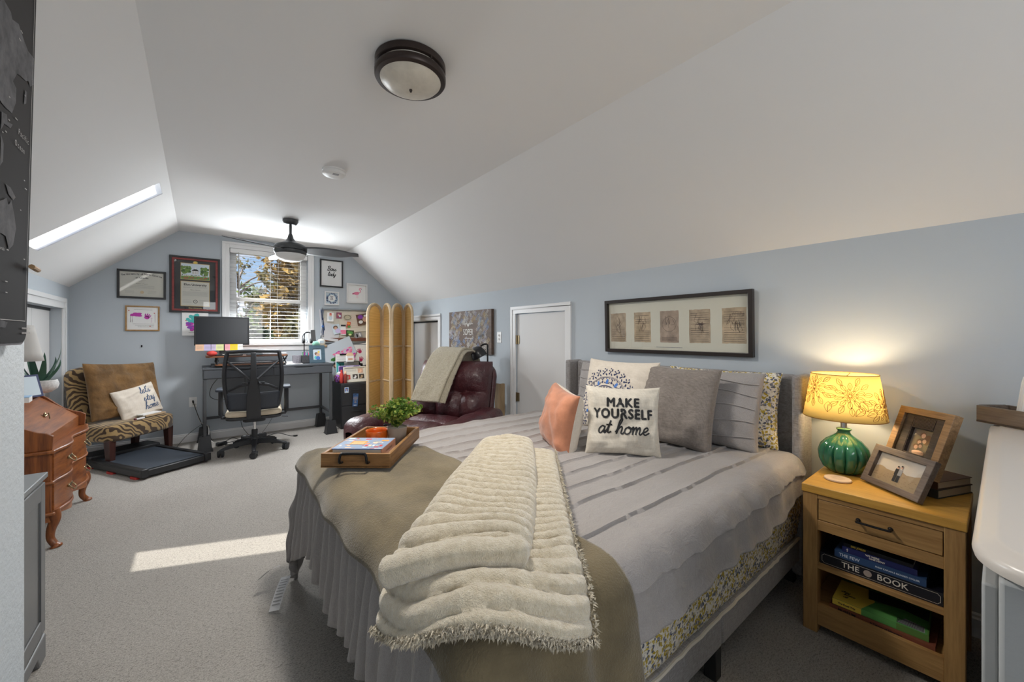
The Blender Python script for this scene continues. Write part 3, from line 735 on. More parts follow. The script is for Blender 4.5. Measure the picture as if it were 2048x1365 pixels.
pillow('throw_pillow', 'small cream pillow lettered MAKE YOURSELF at home, front of the pillow group', (1.635, 1.175, .825), (-.80, -.62, .22), (.2, .15, 1), .36, .34, .13, [NATUR, C_BLK], 7, makeyou, nu=40, nv=40, pinch=.08)
VELV = mat('peach_velvet', (.46, .19, .105), .8, var=(9, .25), sheen=.35, bump=(60, .2, .004))
b, S = cushion(.36, .33, .17, seed=9, pinch=.09)
half = len(b.f) // 2
b.m = [0] * half + [1] * (len(b.m) - half)
place(b, (1.515, 1.475, .80), (-.86, .40, .16), (.28, -.22, 1)); tag(obj('throw_pillow', b, [VELV, CREAMC], smooth=75), 'peach velvet pillow with cream back leaning beside the lettered pillow', 'pillow')

# ------------------------------------------------------------------ nightstand and what is on it
OAK = wood('honey_oak', (.30, .155, .05), (.46, .27, .10), 1, 7, .45); OAKV = wood('honey_oak_upright', (.30, .155, .05), (.46, .27, .10), 2, 7, .45)
OAKT = wood('honey_oak_top', (.50, .255, .040), (.66, .37, .075), 1, 6, .4)
ns = thing('nightstand', 'honey oak nightstand with one drawer and two open shelves', 'nightstand', (2.025, .08, 0))
# local: x depth to the wall, y 0 -> .457
NW, ND = .457, .40
b = B(); b.box((-.005, -.004, .582), (ND, NW + .004, .616)); obj('top', b, OAKT, ns, bevel=.003)
for y in (0, NW - .05):
    for x in (0, ND - .05):
        b = B(); b.box((x, y, 0), (x + .05, y + .05, .582)); obj('leg', b, OAKV, ns, bevel=.002)
    b = B(); b.box((.05, y + (.006 if y == 0 else .028), .06), (ND - .05, y + (.022 if y == 0 else .044), .582)); obj('side_panel', b, OAKV, ns)
b = B(); b.box((ND - .02, .05, .06), (ND - .008, NW - .05, .582)); obj('back_panel', b, OAK, ns)
for z0, z1 in ((.563, .582), (.432, .474)):
    b = B(); b.box((.002, .05, z0), (.03, NW - .05, z1)); obj('front_rail', b, OAK, ns, bevel=.001)
b = B(); b.box((.004, .0525, .4765), (.026, NW - .0525, .5605)); dr = obj('drawer', b, OAK, ns, bevel=.0015)
b = B(); b.tube(catmull([(.004, .185, .52), (-.020, .185, .52), (-.024, .19, .52), (-.024, .272, .52), (-.020, .277, .52), (.004, .277, .52)], 4), .0045, 8)
for y in (.185, .277): b.ball((.002, y, .52), .008, 12)
obj('handle', b, BLACKM, dr, label='black bar handle')
b = B(); b.box((.03, .05, .45), (ND - .02, NW - .05, .462)); obj('drawer_floor', b, OAK, ns)
b = B(); b.box((.004, .022, .270), (ND - .02, NW - .022, .288)); obj('shelf', b, OAK, ns, bevel=.001)
b = B(); b.box((.004, .05, .035), (.024, NW - .05, .122)); obj('bottom_rail', b, OAK, ns, bevel=.001)
b = B(); b.box((.024, .022, .095), (ND - .02, NW - .022, .113)); obj('bottom_shelf', b, OAK, ns)

# table lamp
lp = thing('table_lamp', 'lit table lamp with ribbed green ceramic base and yellow leaf print shade', 'lamp', (2.335, .462, .617))
m, nt, bb = _nt('green_glaze'); f = _noise(nt, 9, 3); 
nt.links.new(_ramp(nt, f, [(.3, (.01, .10, .055)), (.6, (.04, .20, .11)), (.75, (.12, .25, .12))]), bb.inputs['Base Color']); bb.inputs['Roughness'].default_value = .12; bb.inputs['Coat Weight'].default_value = .6
b = B(); prof = [(.045, 0), (.060, .004), (.080, .022), (.094, .055), (.097, .085), (.088, .118), (.066, .145), (.043, .162), (.029, .174), (.024, .182), (.023, .19), (.028, .194), (.0285, .198), (.022, .202), (.012, .203)]
b.lathe(prof, n=144, rib=lambda a, z: -.16 * (1 - abs(math.cos(a * 6.0))) ** 2.2 * max(0, min(1, (.175 - z) / .06)) * min(1, z / .02 + .2)); obj('base', b, m, lp, smooth=60)
b = B(); b.lathe([(.0125, .203), (.0125, .245), (.016, .247), (.016, .252), (.010, .252)], n=24); obj('socket', b, CHROME, lp)
SH0, SH1, SR0, SR1 = .252, .452, .152, .122
SHADE = shader2('lamp_shade_yellow', (.78, .66, .30), 'ShaderNodeBsdfTranslucent', .5, .8, (.85, .72, .36))
SHBR = mat('shade_print', (.30, .14, .03), .8)
b = B(); b.grid(lambda u, v: ((SR0 + (SR1 - SR0) * v) * math.cos(2 * PI * u), (SR0 + (SR1 - SR0) * v) * math.sin(2 * PI * u), SH0 + (SH1 - SH0) * v), 64, 4, closeu=True)
shade = obj('shade', b, SHADE, lp, solid=.0012)
b = B(); rr = random.Random(5)
def shp(a, z, off=.0014):
    t = (z - SH0) / (SH1 - SH0); r = SR0 + (SR1 - SR0) * t + off; return Vector((r * math.cos(a), r * math.sin(a), z))
def sleaf(a, z, ang, L, W):
    pts = [(0, 0), (L * .3, W * .7), (L * .6, W), (L, 0), (L * .6, -W), (L * .3, -W * .7), (0, 0)]
    P = catmull([(x, y, 0) for x, y in pts], 3)
    for line in (P, [Vector((L * k / 4, 0, 0)) for k in range(4)]):
        q = [shp(a + (p.x * math.cos(ang) - p.y * math.sin(ang)) / .14, min(SH1 - .004, max(SH0 + .004, z + p.x * math.sin(ang) + p.y * math.cos(ang)))) for p in line]
        b.tube(q, .0008, 4, cap=False)
for cl in range(6):
    a0 = cl * 2 * PI / 6 + .35; z0 = SH0 + (.115, .06, .14)[cl % 3]
    for ringi, (nn, L) in enumerate(((7, .034), (10, .046), (12, .052))):
        for k in range(nn):
            g = 2 * PI * k / nn + ringi * .3; r0 = (.004, .022, .048)[ringi]
            z = z0 + r0 * math.sin(g)
            if SH0 + .012 < z < SH1 - .012 and SH0 + .004 < z + L * .7 * math.sin(g) < SH1 - .004: sleaf(a0 + r0 * math.cos(g) / .14, z, g, L * .75, L * .17)
for k in range(10):
    sleaf(rr.uniform(0, 2 * PI), rr.uniform(SH0 + .03, SH0 + .06), rr.uniform(.3, 2.6), .045, .014)
obj('leaf_print', b, SHBR, shade)
for z, r in ((SH0, SR0), (SH1, SR1)):
    b = B(); b.tube([(r * math.cos(2 * PI * k / 48), r * math.sin(2 * PI * k / 48), z) for k in range(49)], .0018, 6); obj('shade_rim', b, SHBR, shade)
b = B()
for k in range(3): b.tube([(0, 0, SH1 - .02), (SR1 * math.cos(2.1 * k), SR1 * math.sin(2.1 * k), SH1 - .004)], .0014, 5)
obj('shade_spider', b, SHBR, shade)
BULB = mat('bulb_glass', (1, .9, .75), .3, emit=((1, .84, .60), 8))
b = B(); b.ball((0, 0, .335), (.026, .026, .032), 16); b.lathe([(.012, .25), (.013, .28), (.020, .31)], n=16); obj('bulb', b, BULB, lp)

# coaster
b = B(); b.lathe([(.046, 0), (.048, .003), (.046, .007), (0, .0075)], n=40)
def disc(r): 
    for k in range(24):
        a = 2 * PI * k / 24; b.add([(r * .55 * math.cos(a - .03), r * .55 * math.sin(a - .03), .0079), (r * math.cos(a - .015), r * math.sin(a - .015), .0079), (r * math.cos(a + .015), r * math.sin(a + .015), .0079), (r * .55 * math.cos(a + .03), r * .55 * math.sin(a + .03), .0079)], [(0, 1, 2, 3)], 1)
disc(.026); disc(.014)
o = obj('coaster', b, [mat('coaster_clay', (.66, .50, .36), .7), mat('coaster_mark', (.36, .24, .15), .8)], smooth=30); o.location = (2.18, .452, .617); tag(o, 'round pale coaster with a sunburst mark on the nightstand', 'coaster')

# picture frames standing on the nightstand
def stand_frame(name, label, loc, rz, w, h, fw, d, tilt, fm, art, mats, bevel=.002, stand=True, cat='photo frame'):
    t = thing('framed_photo', label, cat, loc, rz, rx=-tilt)
    b = B(); b.ring(w, h, fw, d); b.xf(Matrix.Translation((0, 0, h / 2))); obj('frame', b, fm, t, bevel=bevel, smooth=0)
    b = B(); b.rect(-w / 2 + fw, w / 2 - fw, -h / 2 + fw, h / 2 - fw, -.006); art(b, w - 2 * fw, h - 2 * fw, -.0066); b.xf(Matrix.Translation((0, 0, h / 2))); obj('photo', b, mats, t, smooth=0)
    b = B(); b.box((-w / 2 + fw, -.012, fw), (w / 2 - fw, -.010, h - fw)); obj('glass', b, PANE, t, smooth=0)
    b = B(); b.box((-w / 2 + .003, -.004, .003), (w / 2 - .003, 0, h - .003)); obj('backing', b, C_BROWN, t)
    if stand:
        L = h * .7; b = B(); b.box((-.025, 0, 0), (.025, .004, L), M=Matrix.Translation((0, .004, h * .62)) @ Matrix.Rotation(-2 * tilt - .0, 4, 'X') @ Matrix.Translation((0, 0, -L)))
        a = 2 * tilt
        b = B(); top = Vector((0, .004, h * .62)); 
        # foot of the easel strut meets the table behind the frame
        zt = top.z * math.cos(tilt) + top.y * math.sin(-tilt) * -1; yw = top.z * math.sin(tilt); foot_w = Vector((0, yw + h * .30, 0))
        ft = Matrix.Rotation(tilt, 4, 'X') @ foot_w
        for sx in (-.025, .025): pass
        b.add([(-.02, top.y, top.z), (.02, top.y, top.z), (.02, ft.y, ft.z), (-.02, ft.y, ft.z)], [(0, 1, 2, 3)]); obj('easel', b, C_BROWN, t, solid=.004, smooth=0)
    return t
def blob(b, cx, cz, rx, rz, y, m, n=12, ph=0):
    b.poly([(cx + rx * math.cos(2 * PI * k / n + ph), y, cz + rz * math.sin(2 * PI * k / n + ph)) for k in range(n)], m)
def couple(b, w, h, y):
    b.rect(-w / 2, w / 2, -h * .5, -h * .03, y, 1)
    pts = [(-w / 2, -h * .10)] + [(-w / 2 + w * k / 12, -h * .05 + .05 * h * math.sin(k * 1.2) + (.10 * h if k > 8 else .04 * h)) for k in range(13)] + [(w / 2, -h * .10)]
    b.poly([(x, y - .0002, z) for x, z in pts], 1)
    for k in range(60):
        x = random.uniform(-w / 2, w / 2 * .98); z = random.uniform(-h * .48, -h * .12); b.rect(x, x + w * .03, z, z + h * .012, y - .0004, 2)
    for s, mc in ((-1, 3), (1, 4)):
        x = s * w * .035; b.rect(x - w * .030, x + w * .030, -h * .36, -h * .10, y - .0008, 3); b.rect(x - w * .04, x + w * .04, -h * .12, h * .10, y - .001, mc); blob(b, x, h * (.15 if s < 0 else .19), w * .022, h * .055, y - .0012, 5); blob(b, x, h * (.18 if s < 0 else .225), w * .022, h * .03, y - .0014, 3)
GW = wood('grey_barnwood', (.085, .062, .05), (.19, .15, .125), 0, 10, .6)
stand_frame('photo_frame', 'small grey wood frame with a photo of a couple on dry hills', (2.18, .282, .617), R(-130.6), .25, .168, .026, .022, R(24), GW, couple,
            [mat('photo_sky', (.62, .58, .52), .5), mat('photo_hill', (.40, .30, .18), .6), mat('photo_grass', (.26, .18, .10), .7), C_BLK, C_GREY, C_SKIN])
def family(b, w, h, y):
    rr = random.Random(2)
    for k, (x, z, r) in enumerate(((.0, .25, .10), (.12, .05, .09), (-.08, -.02, .09), (.02, -.16, .08), (-.16, -.22, .09))):
        blob(b, x * w, (z + .03) * h, r * w * 1.35, r * w * 1.45, y - .0003 * k, 1); blob(b, x * w + .03 * w, z * h, r * w, r * w * 1.15, y - .0003 * k - .0002, 2)
    blob(b, .05 * w, -.42 * h, .3 * w, .10 * h, y - .002, 3); blob(b, .25 * w, .12 * h, .16 * w, .2 * h, y - .0001, 1)
RW = wood('reclaimed_wood', (.16, .085, .035), (.36, .215, .10), 0, 8, .55); DW = wood('dark_grooved', (.035, .025, .02), (.10, .075, .06), 0, 14, .6)
t = stand_frame('photo_frame', 'large rustic wood frame with grooved dark inner border around a family photo', (2.275, .234, .6835), R(-130), .215, .265, .028, .034, R(20), RW, lambda *a: None, [DW], stand=False)
b = B(); b.ring(.19, .21, .052, .014, y0=-.008)
for k in range(38):
    z = -.10 + k * .0053
    for s in (-1, 1): b.box((min(s * .045, s * .093), -.0245, z), (max(s * .045, s * .093), -.021, z + .003))
for k in range(17):
    x = -.042 + k * .005
    for s in (-1, 1): b.box((x, -.0245, min(s * .055, s * .10)), (x + .003, -.021, max(s * .055, s * .10)))
b.xf(Matrix.Translation((0, 0, .1325))); obj('inner_border', b, DW, t, smooth=0)
b = B(); b.rect(-.042, .042, -.054, .054, -.0095); family(b, .084, .108, -.010); b.xf(Matrix.Translation((0, 0, .1325))); obj('family_photo', b, [mat('photo_dusk', (.12, .10, .09), .5), C_BROWN, C_SKIN, C_PEACH], t, smooth=0)

# books
def book(name, label, loc, rz, L, W, H, cover, pages=None, group=None, spine=None, mats=(), bevel=.0012, soft=False, cat='book'):
    """spine along x at y=0 (towards the viewer), pages behind"""
    t = thing(name, label, cat, loc, rz, group=group); c = .0028 if not soft else .0012
    b = B(); b.box((0, 0, 0), (L, W, c)); b.box((0, 0, H - c), (L, W, H)); b.box((0, 0, c), (L, .004, H - c))
    if spine: spine(b)
    obj('cover', b, [cover, *mats], t, bevel=0 if mats else bevel, smooth=0)
    b = B(); i = .004 if not soft else .0006; b.box((i, .004, c), (L - i, W - i, H - c)); obj('pages', b, pages or CREAMP, t, label='cream page block')
    return t
def sp(L, H):  # lettering on a spine facing -y
    return lambda x, z: (lambda px, py: (x + px, -.0006, z + py))
C_BOOKW = mat('book_white', (.74, .70, .62), .6)
def line_oct(b, x0, x1, z0, z1, w_, m):
    k = .007; P = [(x0 + k, z0), (x1 - k, z0), (x1 - k * .6, z0 + k * .6), (x1, z0 + k), (x1, z1 - k), (x1 - k * .6, z1 - k * .6), (x1 - k, z1), (x0 + k, z1), (x0 + k * .6, z1 - k * .6), (x0, z1 - k), (x0, z0 + k), (x0 + k * .6, z0 + k * .6), (x0 + k, z0)]
    for (a, c), (d, e) in zip(P, P[1:]): 
        v = Vector((d - a, e - c)).normalized(); n = Vector((-v.y, v.x)) * w_; b.add([(a - n.x, -.0006, c - n.y), (d - n.x, -.0006, e - n.y), (d + n.x, -.0006, e + n.y), (a + n.x, -.0006, c + n.y)], [(0, 1, 2, 3)], m)
def serif(b, txt, size, x, z, m, y=-.0006, sx=1):
    put_text(b, txt, size, lambda px, py: (x + px, y, z + py), m, .0006, 1.02, sx)
def spine_big(b):
    line_oct(b, .006, .344, .006, .042, .0005, 1); serif(b, 'THE', .030, .098, .024, 1); serif(b, 'BOOK', .030, .220, .024, 1); b.poly([(.150 + .0125 * math.cos(2 * PI * k / 20), -.0006, .024 + .0125 * math.sin(2 * PI * k / 20)) for k in range(20)], 2)
# spines face the room (-x): local +x runs towards world -y, so rz = -90
BK = mat('book_black', (.008, .009, .016), .35); BB = mat('book_blue', (.03, .07, .17), .3); BN_ = mat('book_indigo', (.015, .02, .10), .3)
book('hardback_book', 'thick black book with THE BOOK on its spine on the upper nightstand shelf', (2.05, .483, .2885), R(-90), .35, .26, .048, BK, spine=spine_big, mats=(C_BOOKW, mat('seal', (.36, .30, .27), .6)), group='books on the upper nightstand shelf')
def spine_few(b): serif(b, 'THE FEW', .017, .047, .0135, 1, sx=.9); serif(b, 'PHILIP KAPLAN & RICHARD COLLIER', .008, .185, .013, 1, sx=.9)
book('hardback_book', 'blue book with THE FEW on its spine, lying on the thick black book', (2.052, .436, .337), R(-90), .262, .22, .027, BB, spine=spine_few, mats=(mat('spine_pale', (.55, .62, .72), .5),), group='books on the upper nightstand shelf')
def spine_ind(b):
    serif(b, '\u2020', .014, .016, .012, 1); serif(b, 'WE WERE', .009, .092, .0155, 1); serif(b, 'ONE NOW', .009, .105, .007, 1)
book('hardback_book', 'indigo book with white spine lettering lying on the blue book', (2.056, .412, .3645), R(-90), .215, .19, .022, BN_, spine=spine_ind, mats=(C_BOOKW,), group='books on the upper nightstand shelf')
book('paperback_book', 'black paperback with yellow spine lettering, topmost on the upper nightstand shelf', (2.06, .408, .387), R(-90), .20, .17, .014, BK, spine=lambda b: serif(b, '500 JOKES', .010, .045, .007, 1), mats=(C_YEL,), group='books on the upper nightstand shelf', soft=True)
book('hardback_book', 'red brown MUSEUM book at the bottom of the lower nightstand stack', (2.052, .452, .1135), R(-90), .30, .22, .020, mat('book_redbrown', (.20, .06, .035), .4), spine=lambda b: (serif(b, 'MUSEUM', .014, .055, .010, 1), serif(b, 'A Century of Discovery', .009, .17, .010, 1)), mats=(C_BLK,), group='books on the lower nightstand shelf')
def cov_green(b):
    y = .0245
    def q(pts, m, h=.0003): b.add([(x, yy, .0242 + h) for x, yy in pts], [tuple(range(len(pts)))], m)
    q([(.09, .0), (.27, 0), (.27, .10), (.20, .12), (.12, .09)], 1); q([(.0, .0), (.09, .0), (.12, .09), (.10, .18), (0, .18)], 2, .0004); q([(.10, .10), (.2, .12), (.27, .10), (.27, .18), (.09, .18)], 3, .0005); q([(.19, .01), (.265, .005), (.262, .045), (.21, .055)], 4, .0008)
    for k in range(26): b.box((.19 + k * .0028, .008, .0249), (.1915 + k * .0028, .045, .0254), 3)
    b.box((0, -.0006, .001), (.09, 0, .0235), 2); b.box((.09, -.0006, .001), (.19, 0, .0235), 1); serif(b, 'The Road Trip', .009, .045, .012, 3, -.0012); 
    for k, (x, yy) in enumerate(((.035, .04), (.045, .06), (.03, .08))): put_script(b, ('at', 'home', 'stay')[k], .008, lambda px, py, x=x, yy=yy: (x + px, yy + py, .0252), 3, .12)
book('paperback_book', 'yellow and green illustrated book lying on the red brown MUSEUM book', (2.058, .444, .134), R(-88), .275, .20, .024, mat('book_green2', (.10, .22, .05), .4), spine=cov_green, mats=(C_GREEN, C_YEL, C_BLK, C_GREY), group='books on the lower nightstand shelf')
# two old books under the big frame
OLD1 = mat('old_leather_brown', (.09, .045, .03), .5, bump=(90, .3, .003)); OLD2 = mat('old_cloth_dark', (.05, .05, .042), .6, bump=(120, .3, .003))
book('old_book', 'old dark cloth book under the brown leather book on the nightstand', (2.284, .315, .617), R(-112), .17, .215, .034, OLD2, mat('old_pages', (.42, .33, .23), .9), group='old books under the large frame')
book('old_book', 'old brown leather book holding up the large rustic frame', (2.286, .310, .652), R(-113), .165, .205, .030, OLD1, MATS['old_pages'], group='old books under the large frame')

# ------------------------------------------------------------------ painted dresser at the right edge, with tray
DWH = mat('dresser_top_white', (.72, .66, .60), .28, bump=(70, .05, .003)); DGR = mat('dresser_grey', (.40, .41, .41), .5, bump=(50, .15, .003))
ds = thing('dresser', 'painted dresser with white rounded top and grey body', 'dresser', (.955, .035, 0))
def rrect(x0, x1, y0, y1, r, n=10):
    P = []
    for cx, cy, a0 in ((x1 - r, y1 - r, 0), (x0 + r, y1 - r, 90), (x0 + r, y0 + r, 180), (x1 - r, y0 + r, 270)):
        for k in range(n + 1): a = R(a0 + 90 * k / n); P.append((cx + r * math.cos(a), cy + r * math.sin(a)))
    return P
b = B(); L = []
for z, ins in ((.868, .012), (.872, .003), (.884, 0), (.894, .003), (.899, .010), (.900, .022), (.9045, .026), (.905, .034)):
    L.append([(x, y, z) for x, y in rrect(ins - .01, 1.555 - ins, -.52 + ins, 0 - ins, .11 - ins * .6)])
n = len(L[0]); vs = [p for l in L for p in l]
fs = [(i * n + j, i * n + (j + 1) % n, (i + 1) * n + (j + 1) % n, (i + 1) * n + j) for i in range(len(L) - 1) for j in range(n)] + [tuple(range(n - 1, -1, -1)), tuple(range((len(L) - 1) * n, len(L) * n))]
b.add(vs, fs); obj('top', b, DWH, ds, smooth=50)
b = B(); b.box((.02, -.50, .08), (1.53, -.03, .868)); obj('body', b, DGR, ds, bevel=.006)
for i in range(2):
    for j in range(3):
        b = B(); b.box((.06 + i * .73, -.03, .12 + j * .245), (.76 + i * .73, -.012, .35 + j * .245)); d = obj('drawer', b, DGR, ds, bevel=.004)
for x in (.03, 1.46):
    for y in (-.49, -.09):
        b = B(); b.box((x, y, 0), (x + .05, y + .05, .08)); obj('foot', b, DGR, ds, bevel=.004)
TRW = wood('tray_grey_brown', (.12, .085, .06), (.22, .165, .125), 0, 8, .55)
ty = thing('wooden_tray', 'narrow grey brown wooden tray at the wall end of the white dresser top', 'tray', (2.415, .068, .906), R(-129.5))
b = B(); TW, TL_, TT = .36, .125, .008
b.box((0, 0, 0), (TW, TL_, TT)); obj('tray_floor', b, TRW, ty)
b = B()
for lo, hi in (((0, 0, 0), (TW, .012, .065)), ((0, TL_ - .012, 0), (TW, TL_, .065)), ((0, .012, .008), (.012, TL_ - .012, .065)), ((TW - .012, .012, .008), (TW, TL_ - .012, .065))): b.box(lo, hi)
obj('tray_wall', b, TRW, ty, bevel=.0015)
wf = thing('framed_photo', 'white ribbed arch topped photo frame standing in the tray on the dresser', 'photo frame', (2.325, -.102, .9145), R(-129.5), rx=R(-10))
def arch(w, h, fw, n=14):
    def path(k):
        x = w / 2 - k; P = [(-x, k), (-x, h - w / 2)]; r = x
        P += [(-r * math.cos(PI * i / n), h - w / 2 + r * math.sin(PI * i / n)) for i in range(1, n)]; return P + [(x, h - w / 2), (x, k)]
    return path
pa = arch(.19, .25, .035); b = B()
for k in range(5):
    P = pa(.005 + k * .0075); b.tube([(x, -.006 - .003 * math.sin(k), z) for x, z in P] + [(P[0][0], -.006, P[0][1])], .0052, 8)
obj('frame', b, mat('frame_white', (.80, .79, .77), .4), wf)
P = pa(.03); b = B(); b.poly([(x, -.003, z) for x, z in P]); 
for k in range(30): 
    x, z = random.uniform(-.05, .05), random.uniform(.04, .18); blob(b, x, z, .012, .014, -.0033 - k * .00002, random.choice((1, 2, 3)))
obj('photo', b, [C_LTB, C_GREY, C_SKIN, C_TAN], wf, smooth=0)
b = B(); b.poly([(x, 0, z) for x, z in pa(.004)]); obj('backing', b, C_GREY, wf, solid=.004, smooth=0)

# ------------------------------------------------------------------ tray on the bed
PINE = wood('tray_pine', (.16, .07, .02), (.34, .175, .06), 0, 9, .5); PINEL = wood('tray_pine_long', (.16, .07, .02), (.34, .175, .06), 1, 9, .5)
ZT = .706
tr = thing('serving_tray', 'rectangular wooden serving tray with black handles on the bed', 'tray', (.500, 1.652, ZT), R(-39.5))
TW, TL_ = .285, .475
b = B(); b.box((-TW / 2, 0, 0), (TW / 2, TL_, .008)); obj('tray_floor', b, PINEL, tr)
for y0 in (0, TL_ - .014):
    b = B(); b.box((-TW / 2, y0, 0), (TW / 2, y0 + .014, .058)); obj('tray_wall', b, PINE, tr, bevel=.002)
for s in (-1, 1):
    b = B(); b.box((min(s * TW / 2, s * (TW / 2 - .014)), .014, 0), (max(s * TW / 2, s * (TW / 2 - .014)), TL_ - .014, .058)); obj('tray_wall', b, PINEL, tr, bevel=.002)
for y, d in ((0, -1), (TL_, 1)):
    b = B(); b.tube(catmull([(-.055, y - d * .004, .022), (-.055, y + d * .018, .026), (-.055, y + d * .024, .040), (-.05, y + d * .022, .060), (-.035, y + d * .020, .063), (.035, y + d * .020, .063), (.05, y + d * .022, .060), (.055, y + d * .024, .040), (.055, y + d * .018, .026), (.055, y - d * .004, .022)], 4), .0055, 8)
    obj('handle', b, BLACKM, tr, bevel=0, label='black metal handle')
def tloc(x, y, z=.0085):
    a = R(-39.5); return (.5 + x * math.cos(a) - y * math.sin(a), 1.652 + x * math.sin(a) + y * math.cos(a), ZT + z)
def coverart(b):
    rr = random.Random(8); z = .0363
    def r_(x0, x1, y0, y1, m, h): b.add([(x0, y0, z + h), (x1, y0, z + h), (x1, y1, z + h), (x0, y1, z + h)], [(0, 1, 2, 3)], m)
    r_(.0, .19, 0, .15, 1, 0)
    for k in range(46):
        x, y = rr.uniform(0, .165), rr.uniform(0, .135); r_(x, x + rr.uniform(.006, .03), y, y + rr.uniform(.003, .018), rr.choice((2, 3, 4, 5, 6, 1)), .0001 + k * .000008)
    r_(.04, .10, .055, .10, 3, .0008)
    for k in range(3): r_(.046, .094, .064 + k * .011, .069 + k * .011, 5, .0009)
    for k in range(5): r_(.11 + k * .014, .12 + k * .014, .03, .05, (2, 5, 6, 4, 2)[k], .0008)
b_t = book('coffee_table_book', 'thick book with a blue and orange illustrated cover in the wooden tray', tloc(-.095, .195), R(-39.5 - 90 + 0), .16, .19, .036, mat('book_salmon', (.52, .25, .16), .5), mat('pages_cream', (.52, .46, .38), .9), spine=None, mats=())
bpy.data.objects.remove([c for c in b_t.children if c.name.startswith('cover')][0])
# hand-laid cover: spine on the right-hand long side
b_t.rotation_euler = (0, 0, R(-39.5)); b_t.location = tloc(-.112, .030, .0285)
for c in list(b_t.children): bpy.data.objects.remove(c)
b = B(); b.box((0, 0, 0), (.21, .175, .003)); b.box((0, 0, .0375), (.21, .175, .0405)); coverart(b); b.v = b.v[:16] + [(x * 1.11, y * 1.16, z + .0045) for x, y, z in b.v[16:]]; obj('cover', b, [C_BLUE, mat('cover_blue', (.25, .33, .47), .35), C_RED, C_ORANGE, C_GREY, C_PEACH, C_LTB], b_t, smooth=0)
b = B(); b.box((.206, 0, .001), (.212, .175, .0395)); serifn = lambda x, y: (.2128, .088 + x, .02 + y); put_text(b, 'A GARDENER', .013, serifn, 1); obj('spine', b, [MATS['book_salmon'], C_BLK], b_t, smooth=0, label='salmon book spine')
b = B(); b.box((.003, .003, .003), (.206, .172, .0375)); obj('pages', b, MATS['pages_cream'], b_t, label='cream page block')
book('hardback_book', 'thin white book under the illustrated book in the wooden tray', tloc(-.10, .026), R(-39.5), .215, .195, .019, C_BOOKW)
b = B(); b.lathe([(.040, 0), (.046, .004), (.050, .020), (.0515, .055), (.052, .066), (.0515, .068), (.049, .066), (.0485, .056), (.045, .024), (0, .024)], n=40)
ob = obj('candle_bowl', b, mat('orange_glaze', (.72, .135, .015), .25, var=(20, .25), coat=.5), smooth=50); ob.location = tloc(-.030, .325); tag(ob, 'round orange bowl beside the potted plant in the tray', 'bowl')
pp = thing('potted_plant', 'small bushy green plant in a taupe pot standing in the tray', 'plant', tloc(.068, .335))
b = B(); b.lathe([(.036, 0), (.040, .002), (.047, .078), (.048, .082), (.046, .083), (.044, .076), (0, .074)], n=36); obj('pot', b, mat('pot_taupe', (.33, .27, .22), .6, bump=(60, .1, .003)), pp)
def bush(n, seed, rad, h, z0, leaf):
    rr = random.Random(seed); b = B()
    for k in range(n):
        a = rr.uniform(0, 2 * PI); q = rr.random() ** .5; L = h * rr.uniform(.65, 1.05) * (1 - .35 * q); e = Vector((math.cos(a) * q * rad, math.sin(a) * q * rad, z0 + L)); mid = Vector((e.x * .35, e.y * .35, z0 + L * .6))
        P = catmull([(0, 0, z0), mid, e], 4); b.tube(P, .0011, 4, 1)
        for j in range(2, len(P)):
            for s in range(4):
                d = Vector((rr.gauss(0, 1), rr.gauss(0, 1), rr.gauss(.3, .7))).normalized(); sz = leaf * rr.uniform(.6, 1.2); w_ = d.cross(Vector((rr.gauss(0, 1), rr.gauss(0, 1), rr.gauss(0, 1)))).normalized() * sz * .42; p = P[j] + d * .002; up = d.cross(w_).normalized() * sz * .12
                b.add([p, p + d * sz * .35 + w_, p + d * sz * .75 + w_ * .8 + up, p + d * sz + up * .5, p + d * sz * .75 - w_ * .8 + up, p + d * sz * .35 - w_], [(0, 1, 2, 3, 4, 5)], 0 if rr.random() < .62 else 2)
    return b
obj('foliage', bush(62, 3, .125, .15, .076, .017), [leafmat('plant_leaf', (.05, .13, .015), (.16, .27, .035)), mat('plant_stem', (.14, .18, .05), .7), leafmat('plant_leaf_light', (.25, .33, .05), (.42, .44, .10))], pp, smooth=0)

# ------------------------------------------------------------------ pictures on the walls
def wall_pic(name, label, cat, loc, rz, w, h, fw, d, fm, art=None, mats=(PAPER,), bevel=.002, lean=0, glass=False, frame2=None):
    """local x to the viewer's right, z up, front faces -y, back on the wall"""
    t = thing(name, label, cat, loc, rz, rx=lean)
    if fw:
        b = B(); b.ring(w, h, fw * (.5 if frame2 else 1), d, y0=-.001); obj('frame', b, fm, t, bevel=bevel, smooth=0)
        if frame2: b = B(); b.ring(w - 2 * fw * .5, h - 2 * fw * .5, fw * .5, d * .8, y0=-.001); obj('frame_inlay', b, frame2, t, bevel=.001, smooth=0, label='dark red inner moulding')
    b = B(); iw, ih = w - 2 * fw, h - 2 * fw
    if fw: b.box((-iw / 2 - .002, -.008, -ih / 2 - .002), (iw / 2 + .002, -.002, ih / 2 + .002)); y = -.0085
    else: b.box((-w / 2, -d, -h / 2), (w / 2, -.001, h / 2)); y = -d - .0006
    if art: art(b, iw, ih, y)
    obj('print' if fw else 'canvas', b, list(mats), t, smooth=0)
    if glass: b = B(); b.box((-iw / 2, -.0125, -ih / 2), (iw / 2, -.011, ih / 2)); obj('glass', b, PANE, t, smooth=0)
    return t
FBK = mat('frame_black', (.012, .012, .013), .35); FWH = mat('frame_white_paint', (.74, .74, .74), .4); FMAH = wood('frame_mahogany', (.16, .014, .012), (.30, .035, .028), 0, 9, .35)
def T(b, txt, size, x, z, y, m, bold=0, sx=1, spacing=1): put_text(b, txt, size, lambda px, py: (x + px, y, z + py), m, bold, spacing, sx)
